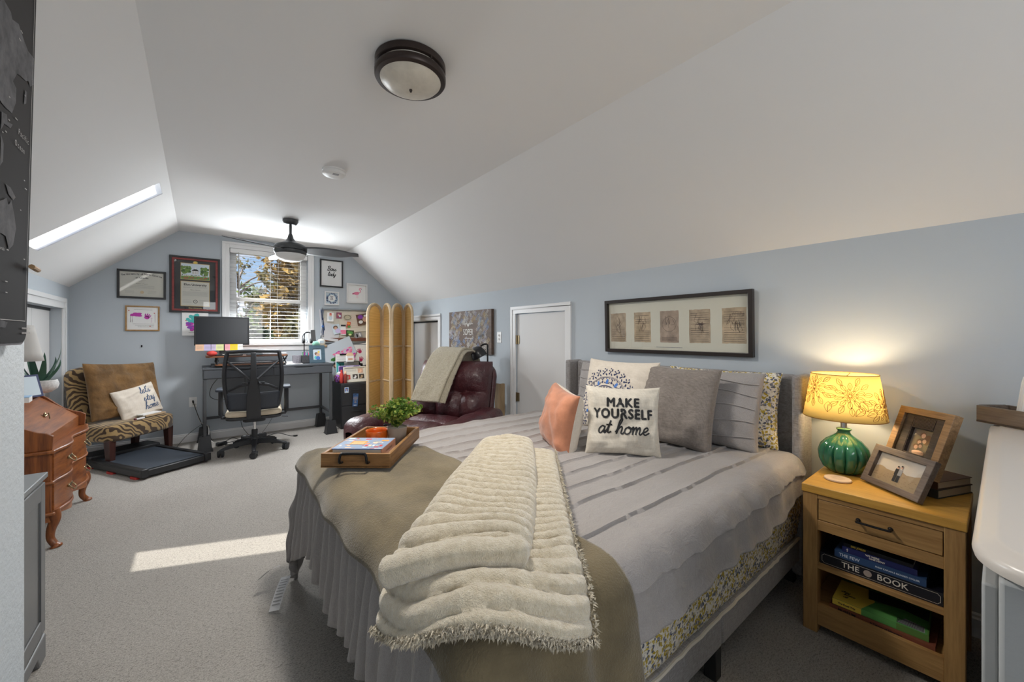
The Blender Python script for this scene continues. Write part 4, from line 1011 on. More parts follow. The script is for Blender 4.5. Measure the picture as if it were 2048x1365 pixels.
def arc_text(b, txt, size, cz, r, y, m, spread):
    n = len(txt)
    for i, c in enumerate(txt):
        if c == ' ': continue
        a = (i / (n - 1) - .5) * spread; ca, sa = math.cos(-a), math.sin(-a); ox, oz = r * math.sin(a), cz - r + r * math.cos(a)
        put_text(b, c, size, lambda px, py: (ox + px * ca - py * sa, y, oz + px * sa + py * ca), m, .001)
def dip(b, w, h, y):
    b.rect(-w / 2, w / 2, -h / 2, h / 2, y, 1); y -= .0006
    arc_text(b, 'The University of North Carolina', .026, .115, .62, y, 2, .52); T(b, 'at Asheville', .022, 0, .072, y, 2, .001)
    T(b, 'has conferred upon', .008, 0, .048, y, 3); T(b, 'the degree of', .009, 0, .03, y, 3); T(b, 'Bachelor of Science', .012, 0, .008, y, 2)
    for k in range(4): scrawl(b, -.10, .10, -.012 - k * .010, y, 3, .0022, k)
    for x in (-.10, .08):
        for k in range(3): scrawl(b, x - .035, x + .035, -.07 - k * .013, y, 3, .002, k + int(x * 100))
    blob(b, 0, -.085, .016, .016, y, 4, 20)
wall_pic('diploma', 'wide diploma in a thin black frame, alone above the framed hand print', 'diploma', (-.487, YB, 1.803), 0, .395, .312, .021, .02, FBK, dip, (CREAMP, mat('diploma_paper', (.62, .61, .54), .8), C_BLK, GREYINK, mat('seal_gold', (.55, .42, .25), .5)), glass=True)
def elon(b, w, h, y):
    b.rect(-w / 2, w / 2, -h / 2, h / 2, y, 1); y -= .0006; pw = .255
    blob(b, 0, .262, .022, .018, y - .0008, 5, 20); blob(b, 0, .262, .015, .012, y - .0014, 6, 16)
    for z0, z1, in ((.065, .245), (-.245, .035)):
        b.rect(-pw / 2 - .006, pw / 2 + .006, z0 - .006, z1 + .006, y, 5)
    y -= .0006; b.rect(-pw / 2, pw / 2, .065, .245, y, 7); rr = random.Random(12)
    b.rect(-pw / 2, pw / 2, .065, .10, y - .0003, 12)
    for k in range(60): x = rr.choice((-1, 1)) * rr.uniform(.045, .122); blob(b, x, rr.uniform(.125, .205), .013, .014, y - .0005 - k * .000005, rr.choice((8, 9)), 7)
    for k in range(110): z = rr.uniform(.068, .118); x = rr.uniform(-pw / 2 + .004, pw / 2 - .004); blob(b, x, z, .006, .003, y - .001 - k * .000003, (10 if z < .088 else rr.choice((11, 9, 11)) if z < .108 else 8), 6)
    b.rect(-.03, .03, .125, .165, y - .0014, 13); b.prism([(-.035, .165), (.035, .165), (.012, .185), (-.012, .185)], y - .0016, y - .0014, 1, 4); b.rect(-.006, .006, .185, .205, y - .0014, 13)
    for k in range(6): b.rect(-.028 + k * .010, -.024 + k * .010, .127, .163, y - .0018, 3)
    b.rect(-pw / 2, pw / 2, -.245, .035, y, 2); y -= .0006
    T(b, 'Elon University', .034, 0, .0, y, 4, .0016); 
    for k in range(2): scrawl(b, -.11, .11, -.026 - k * .010, y, 3, .0022, k + 4)
    T(b, 'Master of Business', .012, 0, -.058, y, 4); 
    for k in range(5): scrawl(b, -.115, .115, -.085 - k * .011, y, 3, .0022, k + 20)
    blob(b, 0, -.195, .020, .020, y, 4, 20); blob(b, 0, -.195, .015, .015, y - .0004, 2, 20); T(b, 'E', .02, 0, -.195, y - .0008, 4)
    for x in (-.075, .075):
        for k in range(3): scrawl(b, x - .04, x + .04, -.18 - k * .014, y, 3, .002, k + 31)
    T(b, 'Elon University', .02, 0, -.272, y + .0006, 5, .0006)
wall_pic('diploma', 'tall diploma with a campus photo in a mahogany and black frame beside the window', 'diploma', (-.030, YB, 1.834), 0, .462, .652, .042, .028, FBK, elon, (CREAMP, mat('mat_black', (.02, .022, .024), .7), MATS['diploma_paper'], GREYINK, C_BLK, mat('gilt', (.55, .40, .16), .4), C_YEL, mat('photo_sky2', (.66, .74, .82), .5), mat('photo_green1', (.05, .13, .02), .7), mat('photo_green2', (.16, .28, .05), .7), C_RED, C_YEL, MATS['green'], WHITE), glass=True, frame2=FMAH)
def handprint(b, cx, cz, s, y, m, ang=0):
    ca, sa = math.cos(ang), math.sin(ang)
    def P(x, z): return (cx + s * (x * ca - z * sa), y, cz + s * (x * sa + z * ca))
    b.poly([P(.42 * math.cos(2 * PI * k / 14), .36 * math.sin(2 * PI * k / 14) - .1) for k in range(14)], m)
    for x0, x1, L, w_ in ((-.34, -.5, .62, .10), (-.12, -.17, .8, .10), (.1, .14, .78, .10), (.3, .42, .6, .09), (.38, .85, .18, .11)):
        b.poly([P(x0 - w_, .05), P(x0 + w_, .05), P(x1 + w_ * .9, L * .9), P(x1, L), P(x1 - w_ * .9, L * .9)], m)
def hp1(b, w, h, y):
    b.rect(-w / 2, w / 2, -h / 2, h / 2, y, 1); y -= .0006
    for k in range(10): blob(b, -.055 + random.uniform(-.03, .03), .045 + random.uniform(-.018, .018), .022, .010, y - k * .00002, 2, 9, k)
    handprint(b, .035, .015, .052, y - .0003, 2, -.4)
    scrawl(b, -.07, .08, .105 - .01, y, 3, .003, 5); 
    for k in range(3): scrawl(b, -.08 + .02 * k, .09, -.062 - k * .016, y, 3, .0035, k + 7)
    for k in range(7): x = random.choice((-.10, -.085, .07, .085, .10)); b.rect(x, x + .0018, -.045, random.uniform(0, .05), y, 2)
    for x, z in ((-.11, .085), (.095, .06), (.06, -.085)): blob(b, x, z, .006, .005, y, 4, 8)
wall_pic('hand_print_picture', 'purple hand print drawing in a thin honey wood frame', 'picture', (-.482, YB, 1.43), 0, .278, .276, .014, .016, OAK, hp1, (PAPER, WHITE, C_MAG, GREYINK, C_RED))
def hp2(b, w, h, y):
    for k in range(26): blob(b, -.03 + random.uniform(-.04, .06), .05 + random.uniform(-.05, .05), .018, .02, y - k * .00002, 1, 9, k)
    for k in range(40): blob(b, random.uniform(-.07, .07), random.uniform(-.08, .0), .02, .014, y - .001 - k * .00002, random.choice((2, 3)), 9, k)
    scrawl(b, -.06, .06, -.112, y, 4, .004, 3); blob(b, -.085, .03, .006, .006, y, 5, 8)
wall_pic('canvas_painting', 'small unframed canvas with teal and purple hand prints behind the monitor', 'painting', (-.03, YB, 1.385), 0, .24, .29, 0, .025, None, hp2, (WHITE, C_TEAL, C_MAG, C_PURP, GREYINK, C_RED))
def boss(b, w, h, y):
    f = lambda x, z: (x, y, z)
    put_script(b, 'Boss', .030, lambda x, z: (x, y, z + .055), 1, .15, .25); put_script(b, 'lady', .028, lambda x, z: (x, y, z - .02), 1, .15, .25)
wall_pic('framed_quote', 'Boss lady script print in a black frame, tallest frame beside the window', 'picture', (1.468, YB, 2.115), 0, .305, .385, .018, .02, FBK, boss, (WHITE, C_BLK), glass=True)
def flam(b, w, h, y):
    b.rect(-w / 2, w / 2, -h / 2, h / 2, y, 0); y -= .0006
    b.poly([(-.055, y, -.005), (-.03, y, .018), (.01, y, .026), (.035, y, .012), (.02, y, -.018), (-.02, y, -.022)], 1)
    b.tube([(x, y, z) for x, z in catmullxz([(.028, .01), (.048, .02), (.050, .045), (.036, .055), (.038, .075), (.054, .080), (.060, .068)])], .0045, 5, 1)
    b.rect(.058, .066, .060, .072, y, 2); b.rect(-.004, -.001, -.07, -.02, y, 1); b.rect(.010, .013, -.07, -.02, y, 1)
    for k in range(3): blob(b, -.045 - k * .004, .0 - k * .006, .018, .006, y - .0004, 1, 8)
def catmullxz(P): return [(v.x, v.y) for v in catmull([(a, c, 0) for a, c in P], 4)]
wall_pic('flamingo_print', 'pink flamingo print in a white square frame', 'picture', (1.815, YB, 1.856), 0, .298, .285, .024, .026, FWH, flam, (WHITE, C_PINK, C_BLK))
def wreath(b, w, h, y):
    b.rect(-w / 2, w / 2, -h / 2, h / 2, y, 1); rr = random.Random(6); y -= .0005
    for k in range(70):
        a = 2 * PI * k / 70; q = .062 + rr.uniform(-.008, .014); blob(b, q * math.cos(a), q * math.sin(a) * .98, .009, .005, y - k * .00001, rr.choice((2, 3)), 7, a)
    blob(b, 0, 0, .046, .046, y - .001, 0, 24)
    for k, tx in enumerate(('home', 'lady', 'home')): put_script(b, tx, .008, lambda x, z, k=k: (x, y - .0016, z + .022 - k * .02), 3, .14)
wall_pic('wreath_print', 'small blue wreath lettering print in a white frame under the Boss lady print', 'picture', (1.469, YB, 1.765), 0, .192, .192, .018, .02, FWH, wreath, (WHITE, C_LTB, mat('leaf_blue', (.20, .32, .46), .7), C_NAVY))
b = B(); b.box((-.006, -.004, -.012), (.006, 0, .012)); b.tube([(0, -.004, .006), (0, -.018, .002), (0, -.02, -.006), (0, -.016, -.012)], .002, 6)
o = obj('wall_hook', b, BLACKM); o.location = (-.491, YB, 1.124); tag(o, 'tiny dark hook left on the bare wall under the framed hand print', 'hook')

# long frame with five old manuscript style sheets above the headboard (generic sketches)
def codex(b, w, h, y):
    b.rect(-w / 2, w / 2, -h / 2, h / 2, y, 1); y -= .0006; rr = random.Random(21)
    for i in range(5):
        cx = -.415 + i * .207; hw, hh = .068, .108; m = (2, 3, 4, 2, 3)[i]
        pts = []
        for k in range(40):
            t = k / 40 * 4; s_ = int(t); f = t - s_; x, z = ((-1 + 2 * f, -1), (1, -1 + 2 * f), (1 - 2 * f, 1), (-1, 1 - 2 * f))[s_]; pts.append((cx + x * hw + rr.uniform(-.0015, .0015), y, -.012 + z * hh + rr.uniform(-.0015, .0015)))
        b.poly(pts, m); yy = y - .0006
        for k in range(14):
            z = -.012 - hh * .9 + k * hh * .128
            if i in (0, 1, 3, 4) and (k < 6 or (i in (3, 4) and k > 10) or rr.random() < .35): scrawl(b, cx - hw * .85, cx + hw * .85, z, yy, 5, .0022, k + i * 40)
        for q in range(12 if i != 2 else 5):
            x, z = cx + rr.uniform(-.03, .03), .03 + rr.uniform(-.03, .045); b.tube([(x, yy - .0004, z), (x + rr.uniform(-.02, .02), yy - .0004, z - rr.uniform(.02, .05)), (x + rr.uniform(-.02, .02), yy - .0004, z - rr.uniform(.03, .07))], .0007, 4, 5)
        if i == 2:
            for r in (.050,): b.tube([(cx + r * math.cos(a * .2), yy, .005 + r * math.sin(a * .2)) for a in range(33)], .0006, 4, 5)
            for q in range(5): scrawl(b, cx - .055, cx + .055, -.085 - q * .006, yy, 5, .002, q)
        if i == 4:
            for z0 in (.06, -.0): 
                for q in range(22): x = cx - .01 + q * .0032; b.rect(x, x + .0012, z0 - rr.uniform(0, .02), z0 + rr.uniform(0, .012), yy, 5)
        if i == 3: b.poly([(cx - .03, yy, .0), (cx, yy, .008), (cx + .045, yy, .004), (cx + .01, yy, -.006)], 5)
    scrawl(b, -.10, .09, -.155, y, 6, .004, 77)
wall_pic('framed_sketches', 'long black framed row of five aged manuscript sketches above the headboard', 'picture', (XR, 1.42, 1.317), R(-90), 1.045, .395, .024, .035, mat('frame_espresso', (.018, .012, .010), .35), codex,
         (CREAMP, mat('mat_ivory', (.68, .66, .55), .8), mat('parch1', (.44, .34, .23), .8, var=(18, .25)), mat('parch2', (.48, .37, .24), .8, var=(14, .3)), mat('parch3', (.36, .27, .20), .8, var=(12, .4)), mat('sepia', (.10, .06, .045), .8), GREYINK), lean=R(1.6), glass=True).location.x = XR - .007
# signature canvas
def soper(b, w, h, y):
    rr = random.Random(31)
    for k in range(190):
        cx, cz = rr.uniform(-w / 2 + .05, w / 2 - .05), rr.uniform(-h / 2 + .03, h / 2 - .03)
        if abs(cx) < .19 and abs(cz) < .075: continue
        ang = rr.choice((.7, .75, .8, -.5)); L = rr.uniform(.04, .09); m = rr.choice((1, 1, 1, 2, 3, 4))
        for q in range(rr.choice((2, 3))):
            ox, oz = -math.sin(ang) * q * .016, math.cos(ang) * q * .016; P = []
            for j in range(13):
                t = j / 12 - .5; jx = .006 * math.sin(j * 2.3 + k); P.append((max(-w / 2 + .004, min(w / 2 - .004, cx + ox + t * L * math.cos(ang) - jx * math.sin(ang))), max(-h / 2 + .004, min(h / 2 - .004, cz + oz + t * L * math.sin(ang) + jx * math.cos(ang)))))
            for (a, c), (d, e) in zip(P, P[1:]):
                v = Vector((d - a, e - c)); v = v.normalized() if v.length > 0 else Vector((1, 0)); n = Vector((-v.y, v.x)) * .0017; b.add([(a - n.x, y, c - n.y), (d - n.x, y, e - n.y), (d + n.x, y, e + n.y), (a + n.x, y, c + n.y)], [(0, 1, 2, 3)], m)
    y -= .001; T(b, 'SOPER', .105, -.01, -.005, y, 1, .001, .72)
    b.poly([(x, y, z) for x, z in ((-.01, .055), (.012, .082), (.006, .094), (-.004, .092), (-.01, .084), (-.016, .092), (-.026, .094), (-.032, .082))], 1)
    scrawl(b, -.10, .10, .09, y, 1, .012, 2, .2); scrawl(b, -.09, .09, -.078, y, 1, .007, 3, .2)
wall_pic('signature_canvas', 'brown canvas covered in handwritten signatures around the word SOPER', 'wall art', (XR, 3.93, 1.283), R(-90), .915, .50, 0, .036, None, soper, (wood('canvas_brown', (.055, .033, .023), (.15, .092, .062), 0, 5, .6), mat('paint_white', (.72, .70, .66), .7), mat('paint_blue', (.28, .42, .68), .7), mat('paint_tan', (.55, .40, .18), .7), mat('paint_lilac', (.48, .48, .60), .7)))

# world map board hanging on the partition
def wmap(b, w, h, y):
    def land(pts, m=1): b.poly([(x, y - .0006, z) for x, z in pts], m)
    x1, z1 = w / 2, h / 2
    for x0_, z0_, x1_, z1_ in ((-x1 + .03, -z1 + .035, x1 - .012, -z1 + .0362), (-x1 + .03, z1 - .03, x1 - .012, z1 - .0288), (x1 - .0132, -z1 + .035, x1 - .012, z1 - .03), (-x1 + .03, -z1 + .035, -x1 + .0312, z1 - .03)): b.rect(x0_, x1_, z0_, z1_, y - .0006, 2)
    for pts in ([(0.02, 0.29), (0.213, 0.188), (0.236, 0.188), (0.242, 0.181), (0.268, 0.19), (0.29, 0.18), (0.313, 0.173), (0.342, 0.177), (0.345, 0.161), (0.345, 0.133), (0.327, 0.121), (0.318, 0.126), (0.306, 0.12), (0.283, 0.116), (0.268, 0.112), (0.252, 0.092), (0.266, 0.088), (0.266, 0.065), (0.252, 0.043), (0.228, 0.04), (0.213, 0.04), (0.15, 0.05), (0.05, 0.0), (-0.05, 0.0), (-0.12, 0.12), (-0.1, 0.28)], [(0.304, 0.104), (0.313, 0.105), (0.311, 0.085), (0.301, 0.079)], [(0.213, 0.028), (0.232, 0.032), (0.236, 0.023), (0.256, 0.027), (0.248, 0.018), (0.224, 0.015), (0.213, 0.002)], [(0.213, -0.005), (0.224, -0.015), (0.223, -0.041), (0.213, -0.051)], [(0.236, -0.07), (0.256, -0.07), (0.277, -0.079), (0.268, -0.086), (0.248, -0.082)], [(0.213, -0.102), (0.228, -0.096), (0.24, -0.09), (0.25, -0.098), (0.26, -0.088), (0.275, -0.109), (0.283, -0.127), (0.273, -0.155), (0.256, -0.165), (0.242, -0.147), (0.223, -0.146), (0.213, -0.151), (0.17, -0.24), (0.16, -0.2)], [(0.213, -0.273), (0.232, -0.272), (0.26, -0.276), (0.252, -0.284), (0.213, -0.284)]): land(pts)
    land([(-.16, .10), (-.02, .0), (.02, -.06), (-.03, -.20), (-.08, -.30), (-.13, -.18), (-.20, -.06), (-.20, .04)]); land([(-.35, .25), (-.22, .20), (-.25, .05), (-.30, .0), (-.36, .1)]); land([(-.32, -.04), (-.25, -.10), (-.28, -.26), (-.31, -.32), (-.34, -.14)])
    rr = random.Random(4)
    for k in range(70): x, z = rr.uniform(-.3, .32), rr.uniform(-.28, .28); b.rect(x, x + rr.uniform(.004, .010), z, z + .0015, y - .0012, 2)
    T(b, 'Pacific', .013, .302, .026, y - .0012, 2, 0, .9, 1.5); T(b, 'Ocean', .013, .286, .004, y - .0012, 2, 0, .9, 1.5); T(b, 'Australia', .007, .222, -.168, y - .0016, 2)
    for q in range(2): scrawl(b, .32, .36, -z1 + .022 - q * .008, y - .0012, 2, .003, q)
mp_ = thing('world_map', 'dark grey world map board on the wall at the picture edge', 'map', (-.236, .690, 1.545), R(90), rx=R(1.1))
MW, MH, MR = .70, .615, .02
b = B(); P = rrect(-MW / 2, MW / 2, -MH / 2, MH / 2, MR, 5); b.prism(P, -.012, 0, 1); wmap(b, MW, MH, -.0125); obj('map_board', b, [mat('map_black', (.020, .019, .020), .75, spec=.08), mat('map_land', (.085, .085, .092), .8, var=(40, .35), spec=.05), mat('map_line', (.34, .33, .33), .8, spec=.05)], mp_, smooth=0)
b = B(); b.prism(rrect(-MW / 2 - .004, MW / 2 + .004, -MH / 2 - .004, MH / 2 + .004, MR + .002, 5), -.010, .002, 1); obj('map_edge', b, mat('map_edge', (.05, .038, .045), .6), mp_, smooth=0)
b = B(); b.tube([(MW / 2 - .02, -.02, -.18), (MW / 2 + .012, -.02, -.182)], .004, 8); obj('map_peg', b, mat('peg', (.30, .18, .08), .5), mp_, label='small wooden peg clipped on the edge')

# ------------------------------------------------------------------ ceiling things
BRZ = mat('bronze', (.045, .032, .028), .4, metal=.5); GLS = mat('frosted_glass', (.62, .58, .50), .35, var=(14, .12))
cl_ = thing('ceiling_light', 'round flush ceiling light with two bronze bands around frosted glass', 'ceiling light', (.735, 1.64, ZC))
b = B(); b.lathe([(.146, 0), (.152, -.004), (.152, -.030), (.146, -.034), (.135, -.034)], n=64); obj('ceiling_plate', b, BRZ, cl_)
b = B(); b.lathe([(.138, -.02), (.138, -.07), (.132, -.075), (.120, -.088), (.085, -.103), (.04, -.111), (0, -.113)], n=64); obj('glass_bowl', b, GLS, cl_, smooth=60)
b = B(); b.lathe([(.139, -.046), (.150, -.046), (.153, -.050), (.153, -.068), (.149, -.074), (.132, -.0775), (.130, -.074), (.139, -.07)], n=64); obj('band', b, BRZ, cl_)
for k in range(3):
    a = R(40 + 120 * k); b = B(); b.tube([(.148 * math.cos(a), .148 * math.sin(a), -.028), (.148 * math.cos(a), .148 * math.sin(a), -.052)], .004, 8); obj('post', b, BRZ, cl_)
b = B(); b.lathe([(.006, -.11), (.007, -.116), (.004, -.124), (0, -.126)], n=16); obj('finial', b, BRZ, cl_)
sd = thing('smoke_detector', 'round white smoke detector on the ceiling', 'smoke detector', (.773, 3.05, ZC))
b = B(); b.lathe([(.080, 0), (.080, -.010), (.074, -.012), (.074, -.016), (.079, -.018), (.077, -.032), (.066, -.040), (.03, -.042), (0, -.042)], n=48); obj('housing', b, WHITE, sd)
b = B(); b.box((-.02, -.055, -.0445), (.02, -.03, -.040)); obj('test_button', b, C_GREY, sd)
FANM = mat('fan_gunmetal', (.075, .078, .082), .38, metal=.5); FANB = mat('fan_blade', (.10, .105, .115), .42)
fn_ = thing('ceiling_fan', 'dark grey three bladed ceiling fan with a light in front of the window', 'ceiling fan', (.749, 4.643, ZC))
b = B(); b.lathe([(.045, 0), (.072, -.004), (.074, -.016), (.060, -.042), (.052, -.050), (.022, -.054), (0, -.054)], n=40); obj('ceiling_canopy', b, FANM, fn_)
b = B(); b.lathe([(.013, -.05), (.013, -.165)], n=16); obj('downrod', b, FANM, fn_)
b = B(); b.lathe([(.016, -.15), (.022, -.165), (.030, -.195), (.050, -.225), (.095, -.248), (.135, -.262), (.150, -.280), (.153, -.300), (.152, -.318), (.146, -.322), (.152, -.326), (.150, -.345), (.142, -.360), (.128, -.366), (0, -.366)], n=56); obj('motor_housing', b, FANM, fn_)
b = B(); b.lathe([(.140, -.362), (.134, -.385), (.110, -.412), (.07, -.430), (.03, -.438), (0, -.439)], n=48); obj('light_bowl', b, mat('opal_glass', (.78, .78, .77), .3), fn_, smooth=60)
for ang in (-21, 208, 95):
    b = B(); a = R(ang)
    def bf(u, v, a=a):
        r = .13 + u * .53; wv = (.045 + .06 * math.sin(PI * min(1, u * 1.05 + .12)) ** .7) * (1 if u < .93 else 1 - (u - .93) * 3.5); y = (v - .5) * 2 * wv + .02 * u; z = -.318 - .25 * (v - .5) * 2 * wv - .012 * u
        return (r * math.cos(a) - y * math.sin(a), r * math.sin(a) + y * math.cos(a), z)
    b.grid(bf, 22, 8); obj('blade', b, FANB, fn_, solid=.007, smooth=60)

# ------------------------------------------------------------------ desk corner
DG = mat('desk_grey', (.060, .066, .074), .45, bump=(80, .06, .002)); DGM = mat('desk_steel', (.055, .058, .062), .45)
dk = thing('desk', 'long narrow dark grey desk with two slim drawers under the window', 'desk', (.03, 5.32, 0))
DWD, DDP = 1.305, .56
b = B(); b.box((0, 0, .868), (DWD, DDP, .888)); obj('desk_top', b, DG, dk, bevel=.002)
b = B(); b.box((.004, .012, .770), (DWD - .004, .026, .866)); b.box((.004, DDP - .02, .77), (DWD - .004, DDP, .866)); b.box((.004, .02, .77), (.022, DDP, .866)); b.box((DWD - .022, .02, .77), (DWD - .004, DDP, .866)); b.box((.01, .02, .768), (DWD - .01, DDP - .01, .774)); obj('drawer_case', b, DG, dk)
for x0 in (.012, .658):
    x1 = x0 + .635; c = (x0 + x1) / 2; b = B(); P = [(x0, .778), (x1, .778), (x1, .864), (c + .11, .864), (c + .075, .848), (c - .075, .848), (c - .11, .864), (x0, .864)]
    b.prism(P, -.002, .014, 1); obj('drawer', b, DG, dk, bevel=.001, smooth=0)
    b = B(); b.box((c - .105, .0145, .846), (c + .105, .02, .867)); obj('finger_slot', b, BLACK, dk)
for x in (.008, DWD - .036):
    for y in (.006, DDP - .034):
        b = B(); b.box((x, y, .055), (x + .028, y + .028, .77)); obj('leg', b, DGM, dk, bevel=.002)
    b = B(); b.box((x + .002, .03, .255), (x + .026, DDP - .03, .280)); obj('side_bar', b, DGM, dk)
b = B(); b.box((.03, DDP - .032, .250), (DWD - .03, DDP - .008, .282)); obj('foot_bar', b, DGM, dk, bevel=.002)
b = B()
RIS = None
for i, (x, y, l) in enumerate(((.052, 5.34, 'black tapered riser under the desk leg nearest the treadmill'), (1.313, 5.34, 'black tapered riser under the desk leg beside the filing cabinet'), (.052, 5.866, 'black tapered riser under the rear desk leg by the wall outlet'), (1.313, 5.866, 'black tapered riser under the rear desk leg near the filing cabinet'))):
    if RIS is None:
        RIS = thing('furniture_riser', l, 'furniture riser', (x, y, 0), group='black risers under the desk legs')
        b = B(); h0, h1, z = .082, .052, .165
        def fr(h0, h1, z0, z1): b.add([(-h0, -h0, z0), (h0, -h0, z0), (h0, h0, z0), (-h0, h0, z0), (-h1, -h1, z1), (h1, -h1, z1), (h1, h1, z1), (-h1, h1, z1)], [(0, 3, 2, 1), (0, 1, 5, 4), (1, 2, 6, 5), (2, 3, 7, 6), (3, 0, 4, 7)])
        h0 = .060 if False else .060
        fr(.064, .046, .006, .165); b.box((-.070, -.062, 0), (.070, .062, .008))
        k0, k1 = .046, .024
        b.add([(-k0, -k0, .165), (k0, -k0, .165), (k0, k0, .165), (-k0, k0, .165), (-k1, -k1, .165), (k1, -k1, .165), (k1, k1, .165), (-k1, k1, .165), (-k1, -k1, .055), (k1, -k1, .055), (k1, k1, .055), (-k1, k1, .055)], [(0, 1, 5, 4), (1, 2, 6, 5), (2, 3, 7, 6), (3, 0, 4, 7), (4, 5, 9, 8), (5, 6, 10, 9), (6, 7, 11, 10), (7, 4, 8, 11), (8, 9, 10, 11)])
        obj('riser_block', b, BLACK, RIS, smooth=0)
    else: dup(RIS, (x, y, 0), 0, l)
# sit-stand converter with monitor
WAL = wood('walnut_board', (.13, .045, .018), (.27, .11, .045), 0, 8, .4)
cv = thing('desk_converter', 'walnut topped two tier standing desk converter on the desk', 'desk converter', (.06, 5.36, .8885))
b = B(); b.prism(rrect(0, .80, .10, .46, .05), .105, .122); obj('upper_board', b, WAL, cv, bevel=.003)
b = B(); b.prism(rrect(.08, .74, -.02, .20, .05), .018, .032); obj('keyboard_board', b, WAL, cv, bevel=.003)
for x in (.05, .73):
    b = B(); b.box((x, .06, 0), (x + .035, .44, .022)); obj('foot', b, BLACK, cv, bevel=.002)
    b = B(); b.tube([(x + .045, .10, .015), (x + .045, .40, .108)], .008, 8); b.tube([(x + .055, .40, .015), (x + .055, .10, .108)], .008, 8); b.tube([(x + .03, .25, .061), (x + .07, .25, .061)], .006, 8); obj('scissor_arm', b, BLACKM, cv)
for x in (.10, .70):
    b = B(); b.tube([(x, .02, .03), (x, .12, .108)], .006, 6); obj('tray_bracket', b, BLACKM, cv)
kb = thing('keyboard', 'slim black keyboard on the lower board of the converter', 'keyboard', (.27, 5.372, .921))
b = B(); b.box((0, 0, 0), (.42, .13, .012)); obj('keyboard_body', b, BLACK, kb, bevel=.003)
b = B()
for r in range(5):
    for c in range(15): b.box((.01 + c * .0268, .01 + r * .0225, .012), (.033 + c * .0268, .029 + r * .0225, .016))
obj('keys', b, C_GREY, kb, smooth=0)
kb.children[1]['kind'] = 'stuff'
mo = thing('monitor', 'wide black computer monitor on the converter in front of the window', 'monitor', (.215, 5.60, 1.0115), R(-2))
b = B(); b.box((-.255, -.022, .118), (.255, .02, .445)); obj('monitor_case', b, BLACK, mo, bevel=.005)
b = B(); b.box((-.236, -.0235, .140), (.236, -.0222, .428)); obj('screen', b, mat('screen_off', (.010, .012, .016), .22), mo)
b = B(); b.box((-.03, .0, .01), (.03, .03, .25)); obj('stand', b, BLACK, mo, bevel=.004)
b = B(); b.lathe([(.10, 0), (.10, .008), (.03, .014), (0, .014)], n=32); obj('stand_base', b, BLACK, mo)
NOTES = [('peach', C_PEACH, -.205, .075), ('lilac', C_LAV, -.135, .07), ('pale lilac', mat('note_lilac2', (.60, .52, .70), .8), -.085, .05), ('lime', C_LIME, -.025, .07), ('pink', mat('note_pink', (.85, .38, .42), .8), .045, .05), ('yellow', mat('note_yellow', (.82, .60, .02), .8), .105, .072), ('white', PAPER, .165, .05)]
for nm, mm, x, w_ in NOTES:
    b = B(); b.grid(lambda u, v: (x + (u - .5) * w_, -.0245 - .006 * (1 - v) ** 2, .060 + v * .070), 2, 5)
    for k in range(3): b.rect(x - w_ * .35, x + w_ * .35, .08 + k * .013, .082 + k * .013, -.0290 + k * .001, 1)
    o = obj('sticky_note', b, [mm, GREYINK], smooth=0); o.matrix_world = Matrix.Translation((.215, 5.60, 1.0115)) @ Matrix.Rotation(R(-2), 4, 'Z'); tag(o, nm + ' sticky note stuck along the lower edge of the monitor', 'sticky note', 'sticky notes on the monitor')
def single(name, label, cat, b, m, loc=(0, 0, 0), rz=0, group=None, **k):
    o = obj(name, b, m, **k); o.location = loc; o.rotation_euler = (0, 0, rz); return tag(o, label, cat, group)
b = B(); b.ball((0, 0, .030), (.048, .048, .030), 24); single('stress_ball', 'red squashy ball on the converter below the monitor', 'ball', b, C_RED, (.115, 5.485, 1.0115))
b = B(); b.box((0, 0, 0), (.20, .15, .012)); b.box((.02, .02, .012), (.19, .13, .015), 1); single('notebook', 'dark notebook with pale pages lying on the converter', 'notebook', b, [BLACK, CREAMP], (.20, 5.475, 1.0115), .1)
b = B(); b.box((0, 0, 0), (.16, .20, .010)); single('tablet', 'thin black tablet lying on the converter beside the notebook', 'tablet', b, BLACK, (.43, 5.478, 1.0115), -.15, bevel=.003)
b = B(); b.box((0, 0, 0), (.25, .17, .016)); single('laptop', 'closed silver laptop lying on the converter board to the side', 'laptop', b, mat('aluminium', (.5, .5, .52), .35, metal=.7), (.60, 5.50, 1.0115), .0, bevel=.004)
b = B(); b.box((0, 0, 0), (.21, .15, .004)); b.add([(.02, 0, .004), (.20, .02, .004), (.19, .12, .03), (.01, .10, .03)], [(0, 1, 2, 3)]); single('paper_sheets', 'loose white papers lying on the desk by the grey pen cup', 'papers', b, PAPER, (.815, 5.42, .8885), .2, smooth=0)
SPK = mat('speckled_grey', (.26, .25, .28), .6, var=(160, .6))
b = B(); b.lathe([(.045, 0), (.047, .003), (.050, .105), (.047, .105), (.044, .008), (0, .008)], n=32); single('pen_cup', 'round speckled grey cup on the desk', 'cup', b, SPK, (.955, 5.50, .8885), smooth=40)
po = thing('pen_holder', 'black wire mesh pen holder full of coloured pens', 'pen holder', (1.065, 5.545, .8885))
b = B()
for s_, (lo, hi) in enumerate((((-.055, -.04, 0), (.055, -.038, .10)), ((-.055, .038, 0), (.055, .04, .10)), ((-.055, -.04, 0), (-.053, .04, .10)), ((.053, -.04, 0), (.055, .04, .10)), ((-.055, -.04, 0), (.055, .04, .006)))): b.box(lo, hi)
obj('holder_box', b, mat('mesh_speckle', (.05, .05, .055), .5, var=(260, .9)), po)
rr = random.Random(14)
